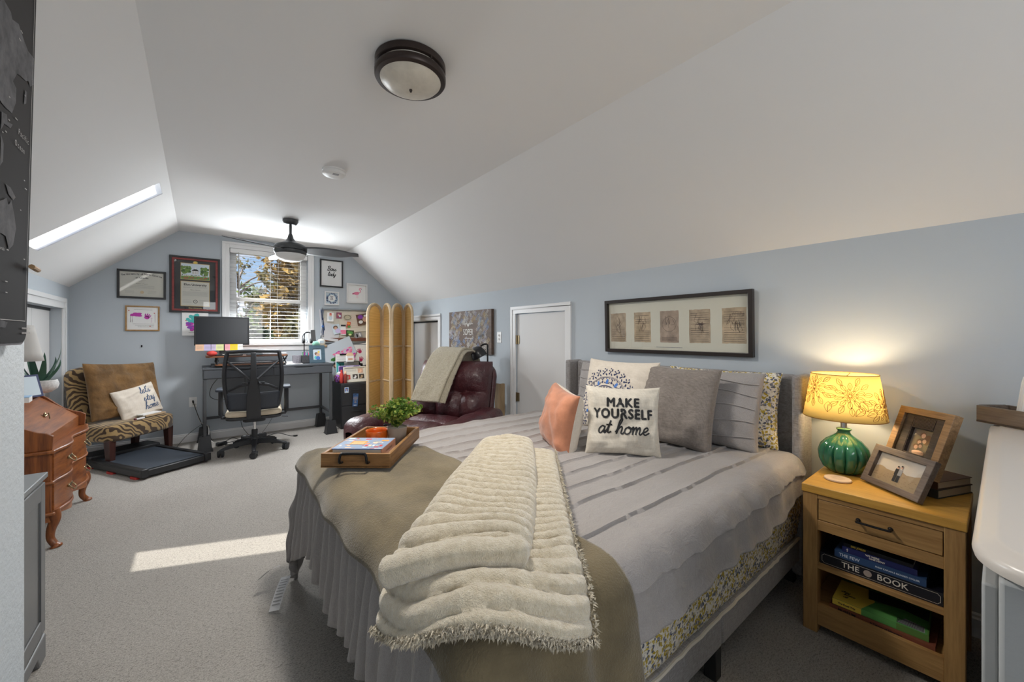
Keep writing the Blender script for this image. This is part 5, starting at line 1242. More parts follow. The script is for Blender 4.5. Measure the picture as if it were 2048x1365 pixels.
for i, (nm, mm) in enumerate((('green', C_GREEN), ('blue', C_BLUE), ('purple', C_PURP), ('red', C_RED), ('teal', C_TEAL), ('dark blue', C_NAVY), ('pink', C_PINK), ('white', WHITE))):
    x, y = 1.065 - .042 + i * .012, 5.545 + rr.uniform(-.025, .025); b = B(); dx, dy = rr.uniform(-.008, .008), rr.uniform(-.01, .01)
    b.tube([(x, y, .896), (x + dx, y + dy, .96), (x + dx * 2, y + dy * 2, 1.018 + rr.uniform(0, .02))], [.003, .0045, .0055], 7); tag(obj('pen', b, mm), nm + ' pen standing in the black pen holder', 'pen', 'pens in the pen holder')
b = B(); b.tube([(1.10, 5.47, .897), (1.155, 5.475, .935)], .004, 7); tag(obj('pen', b, WHITE), 'white pen leaning against the grey photo frame', 'pen')
hs = thing('headphone_stand', 'thin black desk lamp style stand with a curved arm and square head', 'stand', (1.062, 5.62, .8885))
b = B(); b.lathe([(.06, 0), (.06, .008), (.012, .012), (0, .012)], n=32); obj('stand_base', b, BLACKM, hs)
b = B(); b.tube(catmull([(0, 0, .01), (0, 0, .30), (.006, -.004, .375), (.03, -.01, .39), (.11, -.03, .392)], 5), .006, 8); obj('stem', b, BLACKM, hs)
b = B(); b.box((.095, -.055, .27), (.150, -.015, .415), M=Matrix.Rotation(-.08, 4, 'Y')); obj('lamp_head', b, mat('head_grey', (.06, .06, .06), .5), hs, bevel=.004)
hp = thing('headphones', 'black over ear headphones hanging on the desk stand', 'headphones', (1.095, 5.60, 1.135))
b = B(); b.tube([(.060 * math.cos(PI * k / 16 - .2 * 0), 0, .055 + .095 * math.sin(PI * k / 16)) for k in range(17)], .005, 8); obj('headband', b, BLACK, hp)
for s_ in (-1, 1):
    b = B(); b.lathe([(0, -.016), (.030, -.016), (.036, -.008), (.036, .008), (.026, .016), (0, .016)], ax=0, n=24, c=(s_ * .045, 0, .038)); obj('ear_cup', b, BLACK, hp)
def familypic(b, w, h, y):
    for k, (x, z, r, m) in enumerate(((-.1, .05, .2, 1), (.1, -.05, .22, 2), (-.15, -.3, .2, 3), (.2, .2, .14, 4), (.1, -.35, .25, 5))): blob(b, x * w, z * h, r * w, r * w, y - .0003 * k, m)
BGW = wood('blue_grey_frame', (.035, .07, .10), (.07, .12, .155), 0, 9, .5)
stand_frame('photo_frame', 'wide blue grey photo frame standing on the desk', (1.185, 5.47, .8885), R(6), .185, .225, .042, .02, R(9), BGW, familypic, [C_LTB, C_BROWN, C_SKIN, C_TEAL, C_YEL, C_BLUE])
# office chair
oc = thing('office_chair', 'black mesh back office chair on five casters at the desk', 'office chair', (.47, 5.02, 0), R(-7))
MESHB = shader2('chair_mesh', (.012, .013, .017), 'ShaderNodeBsdfTransparent', .26, .7, (1, 1, 1)); CHB = mat('chair_black', (.022, .024, .028), .45)
def basearm(k):
    a = 2 * PI * k / 5 + R(18 + 36); return math.cos(a), math.sin(a)
b = B(); b.lathe([(.03, .07), (.042, .08), (.045, .14), (.03, .16)], n=24)
for k in range(5):
    cx, cy = basearm(k)
    b.add([], [])
    P = [(.03, .135), (.16, .125), (.295, .085)]; n0 = len(b.v)
    secs = [(.03, .026, .085, .14), (.16, .022, .085, .125), (.27, .018, .068, .095), (.31, .014, .062, .080)]; vs = []
    for r, hw, z0, z1 in secs:
        for dx, z in ((-hw, z0), (hw, z0), (hw * .8, z1), (-hw * .8, z1)): vs.append((r * cx - dx * cy, r * cy + dx * cx, z))
    fs = [(i * 4 + j, i * 4 + (j + 1) % 4, i * 4 + 4 + (j + 1) % 4, i * 4 + 4 + j) for i in range(3) for j in range(4)] + [(3, 2, 1, 0), (12, 13, 14, 15)]
    b.add(vs, fs)
obj('star_base', b, CHB, oc, bevel=.004, smooth=50)
for k in range(5):
    cx, cy = basearm(k); b = B(); M = Matrix.Translation((.30 * cx, .30 * cy, .032)) @ Matrix.Rotation(k * 1.3 + .4, 4, 'Z')
    for s_ in (-1, 1):
        i0 = len(b.v); b.lathe([(0, -.010), (.026, -.010), (.031, -.005), (.031, .006), (.024, .010), (0, .010)], ax=0, c=(s_ * .016, 0, 0), n=20); b.xf(M, i0)
    i0 = len(b.v); b.box((-.026, -.012, .012), (.026, .03, .036)); b.tube([(0, .0, .03), (0, 0, .045)], .006, 8); b.xf(M, i0); obj('caster', b, CHB, oc)
b = B(); b.lathe([(.028, .14), (.028, .235), (.022, .238)], n=24); obj('cylinder_cover', b, CHB, oc)
b = B(); b.lathe([(.014, .22), (.014, .345)], n=20); obj('gas_cylinder', b, CHROME, oc, label='chrome gas cylinder')
b = B(); b.prism(rrect(-.245, .245, -.20, .27, .09), .375, .405); b.prism(rrect(-.10, .10, -.12, .12, .04), .335, .376); obj('seat_pan', b, CHB, oc, bevel=.008)
b = B(); L = []
for z, ins in ((.405, .02), (.415, .002), (.44, 0), (.458, .010), (.466, .04)): L.append([(x, y, z) for x, y in rrect(-.25 + ins, .25 - ins, -.20 + ins, .28 - ins, .09)])
n = len(L[0]); b.add([p for l in L for p in l], [(i * n + j, i * n + (j + 1) % n, (i + 1) * n + (j + 1) % n, (i + 1) * n + j) for i in range(4) for j in range(n)] + [tuple(range(n - 1, -1, -1)), tuple(range(4 * n, 5 * n))]); obj('seat_cushion', b, mat('seat_cream', (.56, .48, .36), .85), oc, smooth=60, label='cream seat cushion')
def bk(u, v):  # backrest surface: u -1..1, v 0..1
    wv = .215 + .045 * math.sin(PI * v * .8) - .02 * v; z = .50 + v * .575; y = -.19 - .09 * v - .035 * math.sin(PI * v) + .055 * u * u
    return (u * wv, y, z)
b = B(); P = []
for k in range(15): P.append(bk(-1, k / 14))
for k in range(1, 13): P.append(bk(-1 + 2 * k / 12, 1 + .02 * math.sin(PI * k / 12)))
for k in range(15): P.append(bk(1, 1 - k / 14))
for k in range(1, 13): P.append(bk(1 - 2 * k / 12, -.02 * math.sin(PI * k / 12)))
b.tube(P + [P[0]], .019, 8); obj('back_frame', b, CHB, oc, smooth=60)
b = B(); b.grid(lambda u, v: bk(-1 + 2 * u, v), 16, 18); obj('back_mesh', b, MESHB, oc, smooth=60)
b = B(); b.grid(lambda u, v: bk((-1 + 2 * u), .02 + v * .27)[0:1] + (bk(-1 + 2 * u, v * .27)[1] - .012,) + (bk(0, .0 + v * .27)[2] - .03 * (1 - v),), 12, 6); obj('lower_back_shell', b, mat('shell_blue_black', (.035, .042, .055), .5), oc, solid=.012, smooth=60)
b = B(); S = [(-.055, -.11, .37), (-.06, -.25, .40), (-.062, -.285, .55), (-.06, -.30, .70), (-.045, -.305, .74)]
sp_ = [(.0, -.08, .385, .06), (.0, -.23, .40, .062), (.0, -.275, .47, .062), (.0, -.285, .62, .06), (.0, -.300, .735, .045), (0, -.315, .80, .03), (0, -.318, .95, .024), (0, -.305, 1.07, .022)]
vs = []
for x, y, z, hw in sp_:
    dy = .012 if z > .45 else 0; dz = .016 if z <= .45 else 0
    vs += [(-hw, y - dy, z - dz), (hw, y - dy, z - dz), (hw, y + dy, z + dz), (-hw, y + dy, z + dz)]
k = len(sp_); b.add(vs, [(i * 4 + j, i * 4 + (j + 1) % 4, i * 4 + 4 + (j + 1) % 4, i * 4 + 4 + j) for i in range(k - 1) for j in range(4)] + [(3, 2, 1, 0), tuple(range(4 * k - 4, 4 * k))]); obj('back_spine', b, CHB, oc, bevel=.006, smooth=50)
for s_ in (-1, 1):
    b = B(); b.tube([(s_ * .03, -.318, .80), (s_ * .13, -.285, .90), (s_ * .225, -.225, .985)], [.012, .011, .010], 8); obj('back_brace', b, CHB, oc)
    b = B(); b.tube([(s_ * .04, -.315, .76), (s_ * .13, -.285, .735), (s_ * .21, -.205, .685)], [.018, .014, .012], 8); b.cbox((s_ * .075, -.312, .755), (.04, .02, .035)); obj('lumbar_strap', b, mat('strap_black', (.01, .011, .014), .6), oc)
    b = B(); b.box((s_ * .275 - .02, -.02, .39), (s_ * .275 + .02, .03, .40)) if False else None
    b = B(); b.tube([(s_ * .20, .02, .385), (s_ * .285, .02, .385), (s_ * .295, .02, .42), (s_ * .295, .02, .66)], [.020, .018, .022, .022], 8); ar = obj('armrest', b, CHB, oc)
    b = B(); b.prism(rrect(s_ * .29 - .045, s_ * .29 + .045, -.10, .15, .04), .665, .69); obj('arm_pad', b, MATS['shell_blue_black'], ar, bevel=.006)
b = B(); b.tube([(.25, -.05, .36), (.31, -.05, .352)], .006, 8); obj('tilt_lever', b, MATS['shell_blue_black'], oc)
# cords and outlet
def outlet(label, loc, rz, sw=False):
    t = thing('light_switch' if sw else 'wall_outlet', label, 'switch' if sw else 'outlet', loc, rz)
    b = B(); b.prism(rrect(-.036, .036, -.058, .058, .005, 3), -.006, 0, 1); obj('cover_plate', b, WHITE, t, bevel=.0015)
    for z in (-.02, .02):
        b = B(); b.prism(rrect(-.016, .016, z - .013, z + .013, .006, 4), -.0085, -.005, 1)
        if sw: b.box((-.005, -.018, z - .006), (.005, -.005, z + .010))
        else:
            for x in (-.006, .006): b.box((x - .001, -.009, z - .004), (x + .001, -.0085, z + .005), 1)
        obj('toggle' if sw else 'socket', b, [WHITE, C_GREY], t)
    return t
outlet('white wall outlet with a black plug beside the desk', (-.052, YB, .461), 0)
outlet('white double light switch plate between the signature canvas and the small white door', (XR, 3.372, 1.223), R(-90), True)
outlet('white wall outlet behind the recliner beside the small white door', (XR, 3.345, .555), R(-90))
b = B(); b.box((-.03, -.055, -.04), (.03, -.009, .04)); b.box((-.012, -.06, .02), (.03, -.03, .045)); o = single('charger_plug', 'white plug in charger in the outlet behind the recliner', 'charger', b, WHITE, (XR, 3.352, .50), R(-90), bevel=.004)
CORD = mat('cord_black', (.012, .012, .012), .5); CORDW = mat('cord_white', (.6, .58, .54), .5)
def cord(label, pts, r=.0035, m=None, plug=True):
    b = B(); P = catmull(pts, 6); b.tube(P, r, 6)
    if plug: b.tube([P[0], P[0] + (P[1] - P[0]).normalized() * .045], .009, 8)
    tag(obj('power_cable', b, m or CORD), label, 'cord', 'cords under the desk')
cord('black cord running from the wall outlet down beside the desk leg', [(-.052, YB - .012, .475), (-.045, YB - .06, .45), (.0, 5.80, .30), (.06, 5.72, .14), (.12, 5.66, .03), (.25, 5.60, .008)])
cord('white cord running from the wall outlet down to the floor', [(-.05, YB - .012, .44), (-.03, YB - .05, .42), (.01, 5.78, .25), (.085, 5.70, .20), (.10, 5.62, .06), (.20, 5.52, .008), (.30, 5.50, .006)], m=CORDW)
cord('thin black cord looping on the carpet left of the desk riser', [(-.33, 5.72, .006), (-.25, 5.65, .006), (-.14, 5.60, .006), (-.20, 5.56, .006), (-.12, 5.72, .10), (-.02, 5.78, .18), (.05, 5.80, .22)], .0025)
cord('black cord tangle in front of the power strip', [(.17, 5.48, .006), (.22, 5.42, .05), (.30, 5.46, .08), (.36, 5.54, .03), (.30, 5.60, .006), (.22, 5.52, .006), (.34, 5.44, .006), (.42, 5.50, .06), (.46, 5.58, .02), (.38, 5.62, .006)], .004)
cord('black cord ending in a plug on the carpet behind the office chair', [(.95, 5.42, .012), (.88, 5.45, .012), (.76, 5.52, .05), (.66, 5.55, .03), (.58, 5.60, .008), (.50, 5.62, .03)], .004)
cord('black cord hanging from the desk underside behind the chair', [(.44, 5.76, .77), (.44, 5.78, .5), (.40, 5.76, .2), (.46, 5.68, .06), (.50, 5.64, .04)], .003, plug=False)
cord('black cord looped beside the chair arm under the desk', [(.20, 5.74, .77), (.12, 5.70, .66), (.10, 5.68, .55), (.16, 5.68, .50), (.24, 5.70, .49), (.30, 5.74, .52)], .003, plug=False)
cord('thin cord slanting from the desk to the power strip', [(.83, 5.76, .77), (.80, 5.76, .40), (.70, 5.70, .18), (.60, 5.66, .04)], .002, plug=False)
ps = thing('power_strip', 'black power strip on the carpet under the desk', 'power strip', (.40, 5.64, 0), R(8))
b = B(); b.box((0, 0, 0), (.26, .05, .04)); obj('strip_body', b, BLACK, ps, bevel=.004)
for k in range(5): 
    b = B(); b.box((.02 + k * .045, .012, .04), (.045 + k * .045, .038, .0425)); obj('socket', b, C_GREY, ps)
b = B(); b.box((0, 0, 0), (.10, .05, .035)); single('power_adapter', 'black power adapter block lying on the carpet by the cord tangle', 'power adapter', b, BLACK, (.17, 5.47, 0), .5, bevel=.004)

# ------------------------------------------------------------------ filing cabinet and the things on it
FCB = mat('cabinet_black', (.020, .020, .022), .4)
fc = thing('filing_cabinet', 'black two drawer metal filing cabinet beside the desk', 'filing cabinet', (1.47, 5.45, 0))
b = B(); b.box((0, .012, 0), (.375, .44, .598)); obj('cabinet_body', b, FCB, fc, bevel=.003)
for z0, z1 in ((.02, .30), (.306, .585)):
    b = B(); b.box((.006, -.006, z0), (.369, .012, z1)); d = obj('drawer', b, FCB, fc, bevel=.003)
    b = B(); b.box((.12, -.010, z0 + .205), (.255, -.004, z0 + .23)); b.tube([(.12, -.014, z0 + .205), (.255, -.014, z0 + .205)], .005, 6); obj('drawer_pull', b, BLACK, d)
b = B(); b.lathe([(0, -.010), (.007, -.010), (.008, -.004), (.008, 0)], ax=1, n=16, c=(.345, -.004, .32)); obj('lock', b, CHROME, fc, label='small chrome lock')
b = B(); b.box((-.026, -.002, -.036), (.026, 0, .036)); b.rect(-.021, .021, -.031, .031, -.0026, 1); blob(b, 0, .006, .011, .014, -.0030, 2); blob(b, 0, -.022, .017, .012, -.0028, 3); blob(b, 0, .016, .010, .006, -.0032, 4)
single('photo_print', 'small portrait photo stuck to the upper drawer of the filing cabinet', 'photo', b, [WHITE, C_BLUE, C_SKIN, C_LTB, C_BROWN], (1.535, 5.4435, .515), smooth=0)
tg = thing('hanging_tag', 'blue lettered tag hanging from the filing cabinet drawer pull', 'tag', (1.645, 5.425, .40), 0, ry=R(4))
b = B(); b.box((-.034, -.001, -.11), (.034, .001, .06)); 
for k in range(5): T(b, ('GOOD', 'BOOKS', 'LOTS', 'OF', 'TEA')[k], .017, 0, .012 - k * .018, -.0016, 1, .0005)
b.rect(-.018, .018, -.098, -.09, -.0016, 2); obj('tag_card', b, [mat('tag_blue', (.03, .09, .22), .5), C_TAN, WHITE], tg, smooth=0)
b = B(); b.tube(catmull([(-.05, .015, .035), (-.02, -.004, .045), (0, -.003, .048), (.01, .0, .04)], 4), .0022, 6); obj('loop_cord', b, BLACK, tg)
ft = .599
dh = thing('desk_file_holder', 'black open file holder standing at the back of the filing cabinet top', 'file holder', (1.535, 5.72, ft))
b = B(); b.box((0, 0, 0), (.30, .13, .006)); b.box((0, 0, 0), (.005, .13, .24)); b.box((.295, 0, 0), (.30, .13, .24)); b.box((0, .125, 0), (.30, .13, .27)); b.box((0, 0, 0), (.30, .005, .11)); obj('holder_body', b, BLACK, dh)
def leaf_sheet(name, label, cat, loc, w, h, tilt, mats, art=None, rz=0, th=.004, group=None):
    b = B(); b.box((-w / 2, -th, 0), (w / 2, 0, h)); 
    if art: art(b, w, h, -th - .0005)
    o = obj(name, b, mats, smooth=0); o.location = loc; o.rotation_euler = (-tilt, 0, rz); return tag(o, label, cat, group)
def lines(n, m, z0=.3):
    def f(b, w, h, y):
        for k in range(n): scrawl(b, -w * .42, w * .42, h * (.9 - k * .8 / n), y, m, .003, k + n)
    return f
cb = leaf_sheet('clipboard', 'clipboard with a printed white page, tallest on the filing cabinet', 'clipboard', (1.60, 5.80, ft + .007), .215, .37, R(4), [PAPER, GREYINK], lines(9, 1))
b = B(); b.box((-.05, -.012, .355), (.05, .002, .378)); b.tube([(-.04, -.010, .372), (.04, -.010, .372)], .005, 6); o = obj('clip', b, BLACKM, cb)
leaf_sheet('paper_sheet', 'white printed sheets standing in the file holder beside the clipboard', 'paper', (1.72, 5.775, ft + .007), .16, .285, R(5), [PAPER, GREYINK], lines(12, 1))
leaf_sheet('folder', 'teal edged folder standing in the file holder behind the purple folder', 'folder', (1.545, 5.760, ft + .007), .10, .265, R(5), [C_TEAL])
leaf_sheet('folder', 'yellow edged folder standing at the screen side of the file holder', 'folder', (1.765, 5.80, ft + .007), .06, .25, R(2), [C_YEL])
PF = [(-.14, 0), (.14, 0), (.14, .20), (.13, .215), (.06, .215), (.05, .205), (-.05, .205), (-.06, .215), (-.13, .215), (-.14, .20)]
b = B(); b.prism(PF, -.012, 0, 1); b.rect(-.04, .05, .165, .195, -.0125, 1); b.box((-.146, -.004, 0), (.146, .004, .222), 2)
o = single('folder', 'purple expanding folder behind the photo collage frame', 'folder', b, [mat('purple_folder', (.10, .05, .22), .5), C_TEAL, C_LAV], (1.645, 5.685, ft), smooth=0); o.rotation_euler = (R(-3), 0, 0)
def collage(b, w, h, y):
    b.rect(-w / 2, w / 2, -h / 2, h / 2, y, 1); y -= .0005
    for x, z, m, m2 in ((-.10, -.035, 2, 3), (.0, -.03, 4, 0), (.085, -.03, 4, 5), (.075, .05, 3, 6)):
        b.rect(x - .035, x + .035, z - .032, z + .032, y, m); blob(b, x + .004, z, .014, .016, y - .0005, m2); blob(b, x - .008, z - .018, .018, .010, y - .0007, m2)
    for k in range(3): scrawl(b, -.12, .02, .065 - k * .011, y, 7, .003, k)
stand_frame('photo_frame', 'cream photo collage frame standing on the filing cabinet', (1.685, 5.555, ft), 0, .30, .215, .016, .018, R(16), mat('frame_cream', (.60, .57, .48), .5), collage, [WHITE, CREAMP, C_RED, C_SKIN, C_BLK, C_TAN, C_PEACH, GREYINK])
def bottle(label, loc, r, h, m, cap, cat='jar', nm='jar'):
    t = thing(nm, label, cat, loc); b = B(); b.lathe([(r * .9, 0), (r, .004), (r, h * .68), (r * .55, h * .80), (r * .5, h * .84)], n=20); obj('jar_body', b, m, t)
    b = B(); b.lathe([(r * .58, h * .82), (r * .58, h * .98), (r * .5, h), (0, h)], n=20); obj('lid', b, cap, t); return t
bottle('tall red bottle beside the photo collage frame', (1.505, 5.57, ft), .023, .175, C_RED, C_RED, 'bottle', 'bottle')
bottle('red brown bottle with peach cap, right beside the collage frame edge', (1.545, 5.535, ft), .021, .155, mat('redbrown', (.25, .04, .03), .35), C_PEACH, 'bottle', 'bottle')
b = B(); b.box((-.045, -.03, 0), (.045, .03, .085)); b.rect(-.03, .03, .02, .05, -.0306, 1); b.add([(-.048, -.033, .085), (.048, -.033, .085), (.048, .033, .085), (-.048, .033, .085), (-.03, 0, .125), (.03, 0, .125)], [(0, 1, 5, 4), (2, 3, 4, 5), (1, 2, 5), (3, 0, 4), (3, 2, 1, 0)], 2)
b.box((-.30 * .5, -.04, -.006), (.30 * .5, .09, 0), 3)
o = single('candle_house', 'small white house shaped ornament on top of the file holder', 'ornament', b, [WHITE, C_SKIN, C_TAN, BLACK], (1.65, 5.70, ft + .276), smooth=0)
b = B(); b.ball((0, 0, .055), (.048, .045, .055), 20); b.ball((.012, -.006, .115), (.034, .034, .032), 16, 1)
for k in range(26): a = k * 2.4; b.ball((.045 * math.cos(a), .042 * math.sin(a), .02 + .003 * k), (.009, .009, .012), 8, 2)
single('yarn_bundle', 'purple and white bundle of trinkets at the desk side of the filing cabinet', 'trinket bundle', b, [C_PURP, mat('dusty_white', (.62, .58, .60), .8), C_BROWN], (1.488, 5.665, .599))
# pinboard
pb = thing('pinboard', 'silver and grey framed pinboard crowded with photos beside the window', 'pinboard', (1.66, YB, 1.375), 0, rx=R(1))
PWD, PHT = .60, .49
b = B(); b.box((-PWD / 2, -.014, -PHT / 2), (PWD / 2, -.002, PHT / 2)); obj('board', b, mat('board_beige', (.56, .53, .46), .8, var=(20, .12)), pb)
SLV = mat('silver_rail', (.32, .36, .40), .3, metal=.7)
for z, h in ((PHT / 2, .032), (-PHT / 2 + .02, .02), (-PHT / 2 - .012, .02)):
    b = B(); b.tube([(-PWD / 2 - .02, -.02, z - .01), (PWD / 2 + .02, -.02, z - .01)], h / 2, 10); obj('rail', b, SLV, pb)
b = B(); b.box((-PWD / 2 - .012, -.02, -PHT / 2), (-PWD / 2, 0, PHT / 2)); b.box((PWD / 2, -.02, -PHT / 2), (PWD / 2 + .012, 0, PHT / 2)); obj('side_rail', b, SLV, pb)
b = B(); b.box((-PWD / 2, -.030, -PHT / 2 + .03), (PWD / 2, -.014, -PHT / 2 + .075)); obj('ledge', b, mat('ledge_red', (.16, .05, .03), .6), pb)
def pinned(name, label, cat, x, z, w, h, ang, mats, art=None, lift=.0):
    b = B(); b.grid(lambda u, v: ((u - .5) * w, -.0012 - .010 * (1 - v) ** 2 * (1 if h > .1 else .4), (v - .5) * h), 2, 4)
    if art: art(b, w, h, -.0125 if h > .1 else -.0065)
    o = obj(name, b, mats, smooth=0); o.location = (1.66 + x, YB - .0165 - lift, 1.375 + z); o.rotation_euler = (0, ang, 0); return tag(o, label, cat, 'papers and photos on the pinboard')
def blobs(*a):
    def f(b, w, h, y):
        for k, (x, z, rx, rz, m) in enumerate(a): blob(b, x * w, z * h, rx * w, rz * h, y - .0003 * k, m, 9, k)
    return f
pinned('paper_sheet', 'big plain off-white sheet at the upper middle of the pinboard', 'paper', .09, .06, .36, .30, -.10, [mat('manila', (.66, .60, .50), .8), mat('crayon', (.70, .42, .36), .8)], lambda b, w, h, y: [scrawl(b, -.12, .12, .10 - k * .03, y, 1, .003, k) for k in range(7)])
pinned('paper_sheet', 'pale crumpled sheet hanging at the lower window side of the pinboard', 'paper', -.20, -.09, .22, .24, .2, [mat('pale_sheet', (.58, .58, .60), .8)], lift=.002)
pinned('photo_print', 'photo of a baby in white at the top corner of the pinboard', 'photo', -.215, .125, .085, .125, .03, [WHITE, C_SKIN, C_LTB, C_RED], blobs((0, -.1, .3, .28, 2), (0, .2, .2, .14, 1), (.0, .34, .2, .08, 3)), lift=.012)
pinned('photo_print', 'small dark pink photo beside the baby photo on the pinboard', 'photo', -.10, .15, .070, .085, .02, [mat('photo_wine', (.25, .06, .12), .5), C_SKIN, C_LTB], blobs((-.1, .1, .18, .18, 1), (.15, -.1, .2, .2, 2)), lift=.012)
pinned('paper_badge', 'white name badge with a black clip and pink stripe on the pinboard', 'badge', -.045, -.055, .075, .14, 0, [WHITE, C_PINK, C_BLK], lambda b, w, h, y: (b.rect(-w * .5, w * .5, -h * .42, -.002, y, 1), b.rect(-w * .45, w * .45, h * .36, h * .52, y, 2)), lift=.014)
pinned('photo_print', 'photo of a child with violet flowers on the pinboard', 'photo', -.135, -.045, .105, .135, -.25, [C_LTB, C_LAV, C_SKIN, C_BROWN], blobs((-.1, .2, .3, .2, 3), (-.1, .1, .2, .15, 2), (.1, -.2, .35, .25, 1)), lift=.016)
pinned('paper_cutout', 'colourful red and green felt cutout on the pinboard', 'cutout', .03, .02, .05, .085, .2, [C_RED, C_ORANGE, C_GREEN], blobs((-.1, .2, .5, .2, 1), (.2, -.3, .5, .2, 2)), lift=.014)
pinned('photo_print', 'green leafy photo at the lower middle of the pinboard', 'photo', .05, -.105, .11, .09, .05, [mat('photo_dkgreen', (.05, .07, .03), .6), C_GREEN, C_LIME], blobs((-.2, .2, .2, .25, 1), (.1, .1, .25, .25, 1), (0, -.2, .2, .15, 2)), lift=.014)
pinned('paper_cutout', 'wire rimmed round paper cutout at the top of the pinboard', 'cutout', .015, .125, .10, .07, 0, [mat('cut_beige', (.50, .45, .33), .7), C_BLK], lambda b, w, h, y: b.tube([(.045 * math.cos(k * .42), y, .032 * math.sin(k * .42)) for k in range(16)], .002, 5, 1), lift=.014)
pinned('photo_print', 'photo collage with purple flower at the upper screen side of the pinboard', 'photo', .225, .10, .16, .16, -.2, [C_BROWN, C_PURP, WHITE, C_SKIN], blobs((-.15, .25, .25, .2, 1), (.2, .0, .2, .25, 3), (-.2, -.2, .2, .15, 2), (.3, .3, .15, .1, 2)), lift=.012)
pinned('photo_print', 'grey striped photo at the lower screen side of the pinboard', 'photo', .17, -.13, .10, .07, -.3, [C_GREY, C_BLK, WHITE], blobs((-.2, 0, .12, .4, 1), (.2, 0, .12, .4, 2)), lift=.013)
b = B(); b.ball((0, 0, 0), (.014, .006, .020), 12); single('magnet', 'round blue magnet at the window edge of the pinboard', 'magnet', b, C_BLUE, (1.345, YB - .035, 1.365))
for nm, c, x, L in (('white', mat('lanyard_white', (.66, .66, .70), .8), 1.318, .36), ('dark blue', mat('lanyard_blue', (.03, .05, .11), .8), 1.345, .35), ('grey striped', mat('lanyard_grey', (.25, .28, .33), .8), 1.332, .40)):
    b = B(); n = 9; 
    b.grid(lambda u, v: (.014 * (u - .5) + .012 * math.sin(v * 5 + L * 30), -.03 - .01 * math.sin(v * 6 + L * 40), -v * L), 1, n); b.grid(lambda u, v: (.016 + .014 * (u - .5) - .010 * math.sin(v * 5), -.022, -v * (L - .01)), 1, n); b.box((.0, -.034, -L - .03), (.016, -.026, -L), 1)
    single('lanyard', nm + ' lanyard hanging off the corner of the pinboard', 'lanyard', b, [c, CHROME], (x, YB, 1.60), solid=.001, smooth=0, group='lanyards on the pinboard')
b = B(); b.ball((0, 0, 0), (.055, .03, .05), 18); b.ball((-.06, .0, -.025), (.055, .03, .045), 16, 1); b.ball((.03, -.01, -.05), (.045, .026, .02), 14, 2); b.cbox((.0, -.024, .008), (.05, .02, .034), 3)
single('soft_toy_bundle', 'bundle of pastel badges and ribbons hanging under the lanyards', 'badge bundle', b, [CREAMP, mat('mint', (.30, .60, .48), .8), C_TAN, C_LTB], (1.325, YB - .045, 1.145))
def ptg1(b, w, h, y):
    for k in range(70):
        x, z = random.uniform(-.22, .42), random.uniform(-.35, .45)
        if x > -.05 - z * .3: blob(b, x * w, z * h, .05 * w, .045 * h, y - .00002 * k, random.choice((1, 1, 2, 3)), 8, k)
    for k in range(12): blob(b, random.uniform(-.3, -.1) * w, random.uniform(.05, .3) * h, .05 * w, .05 * h, y - .003, 4, 8, k)
    blob(b, -.28 * w, -.2 * h, .07 * w, .12 * h, y - .004, 5); blob(b, -.27 * w, -.18 * h, .035 * w, .07 * h, y - .0045, 6)
leaf_sheet('painting_sheet', 'pink and purple finger painting sheet hanging tilted below the pinboard', 'painting', (1.60, YB - .045, .905), .44, .26, R(2), [mat('paint_paper', (.52, .58, .64), .8), C_PINK, C_MAG, mat('pink2', (.80, .40, .58), .7), C_GREEN, C_BROWN, C_SKIN], ptg1).rotation_euler = (R(-2), R(-24), 0)
leaf_sheet('painting_sheet', 'white sheet with a red hand print hanging below the pinboard by the screen', 'painting', (1.905, YB - .03, .80), .22, .32, R(2), [PAPER, mat('red_paint', (.48, .02, .10), .6)], lambda b, w, h, y: (handprint(b, -.01, h * .66, .06, y, 1, .3), handprint(b, -.02, h * .28, .06, y, 1, -.5))).rotation_euler = (R(-2), R(-12), 0)

# ------------------------------------------------------------------ folding rattan screen
BAM = wood('bleached_wood', (.46, .33, .19), (.68, .53, .35), 2, 6, .55)
m, nt, bb = _nt('rattan_cane')
tc = nt.nodes.new('ShaderNodeTexCoord'); w1 = nt.nodes.new('ShaderNodeTexWave'); w1.wave_type = 'BANDS'; w1.bands_direction = 'Z'; w1.inputs['Scale'].default_value = 20; w1.inputs['Distortion'].default_value = .3
w2 = nt.nodes.new('ShaderNodeTexWave'); w2.bands_direction = 'X'; w2.inputs['Scale'].default_value = 26
nt.links.new(tc.outputs['Object'], w1.inputs['Vector']); nt.links.new(tc.outputs['Object'], w2.inputs['Vector'])
c1 = _ramp(nt, w1.outputs[0], [(.1, (.40, .22, .05)), (.5, (.86, .60, .24)), (.9, (.92, .72, .38))]); c2 = _ramp(nt, w2.outputs[0], [(.1, (.50, .30, .09)), (.6, (.88, .64, .28))])
nt.links.new(_mix(nt, .35, c1, c2), bb.inputs['Base Color']); bb.inputs['Roughness'].default_value = .55
ad = nt.nodes.new('ShaderNodeMath'); ad.operation = 'ADD'; nt.links.new(w1.outputs[0], ad.inputs[0]); nt.links.new(w2.outputs[0], ad.inputs[1]); _bump(nt, bb, ad.outputs[0], .5, .004)
tl = nt.nodes.new('ShaderNodeBsdfTranslucent'); tl.inputs[0].default_value = (.9, .66, .30, 1); mx = nt.nodes.new('ShaderNodeMixShader'); mx.inputs[0].default_value = .35; o_ = nt.nodes['Material Output']
nt.links.new(bb.outputs[0], mx.inputs[1]); nt.links.new(tl.outputs[0], mx.inputs[2]); nt.links.new(mx.outputs[0], o_.inputs[0]); CANE = m
fs_ = thing('folding_screen', 'four panel folding screen with arched wooden frames and woven rattan', 'folding screen', (0, 0, 0))
PTS = [(1.742, 5.28), (2.03, 5.48), (2.022, 5.135), (2.29, 5.355), (2.283, 5.02)]
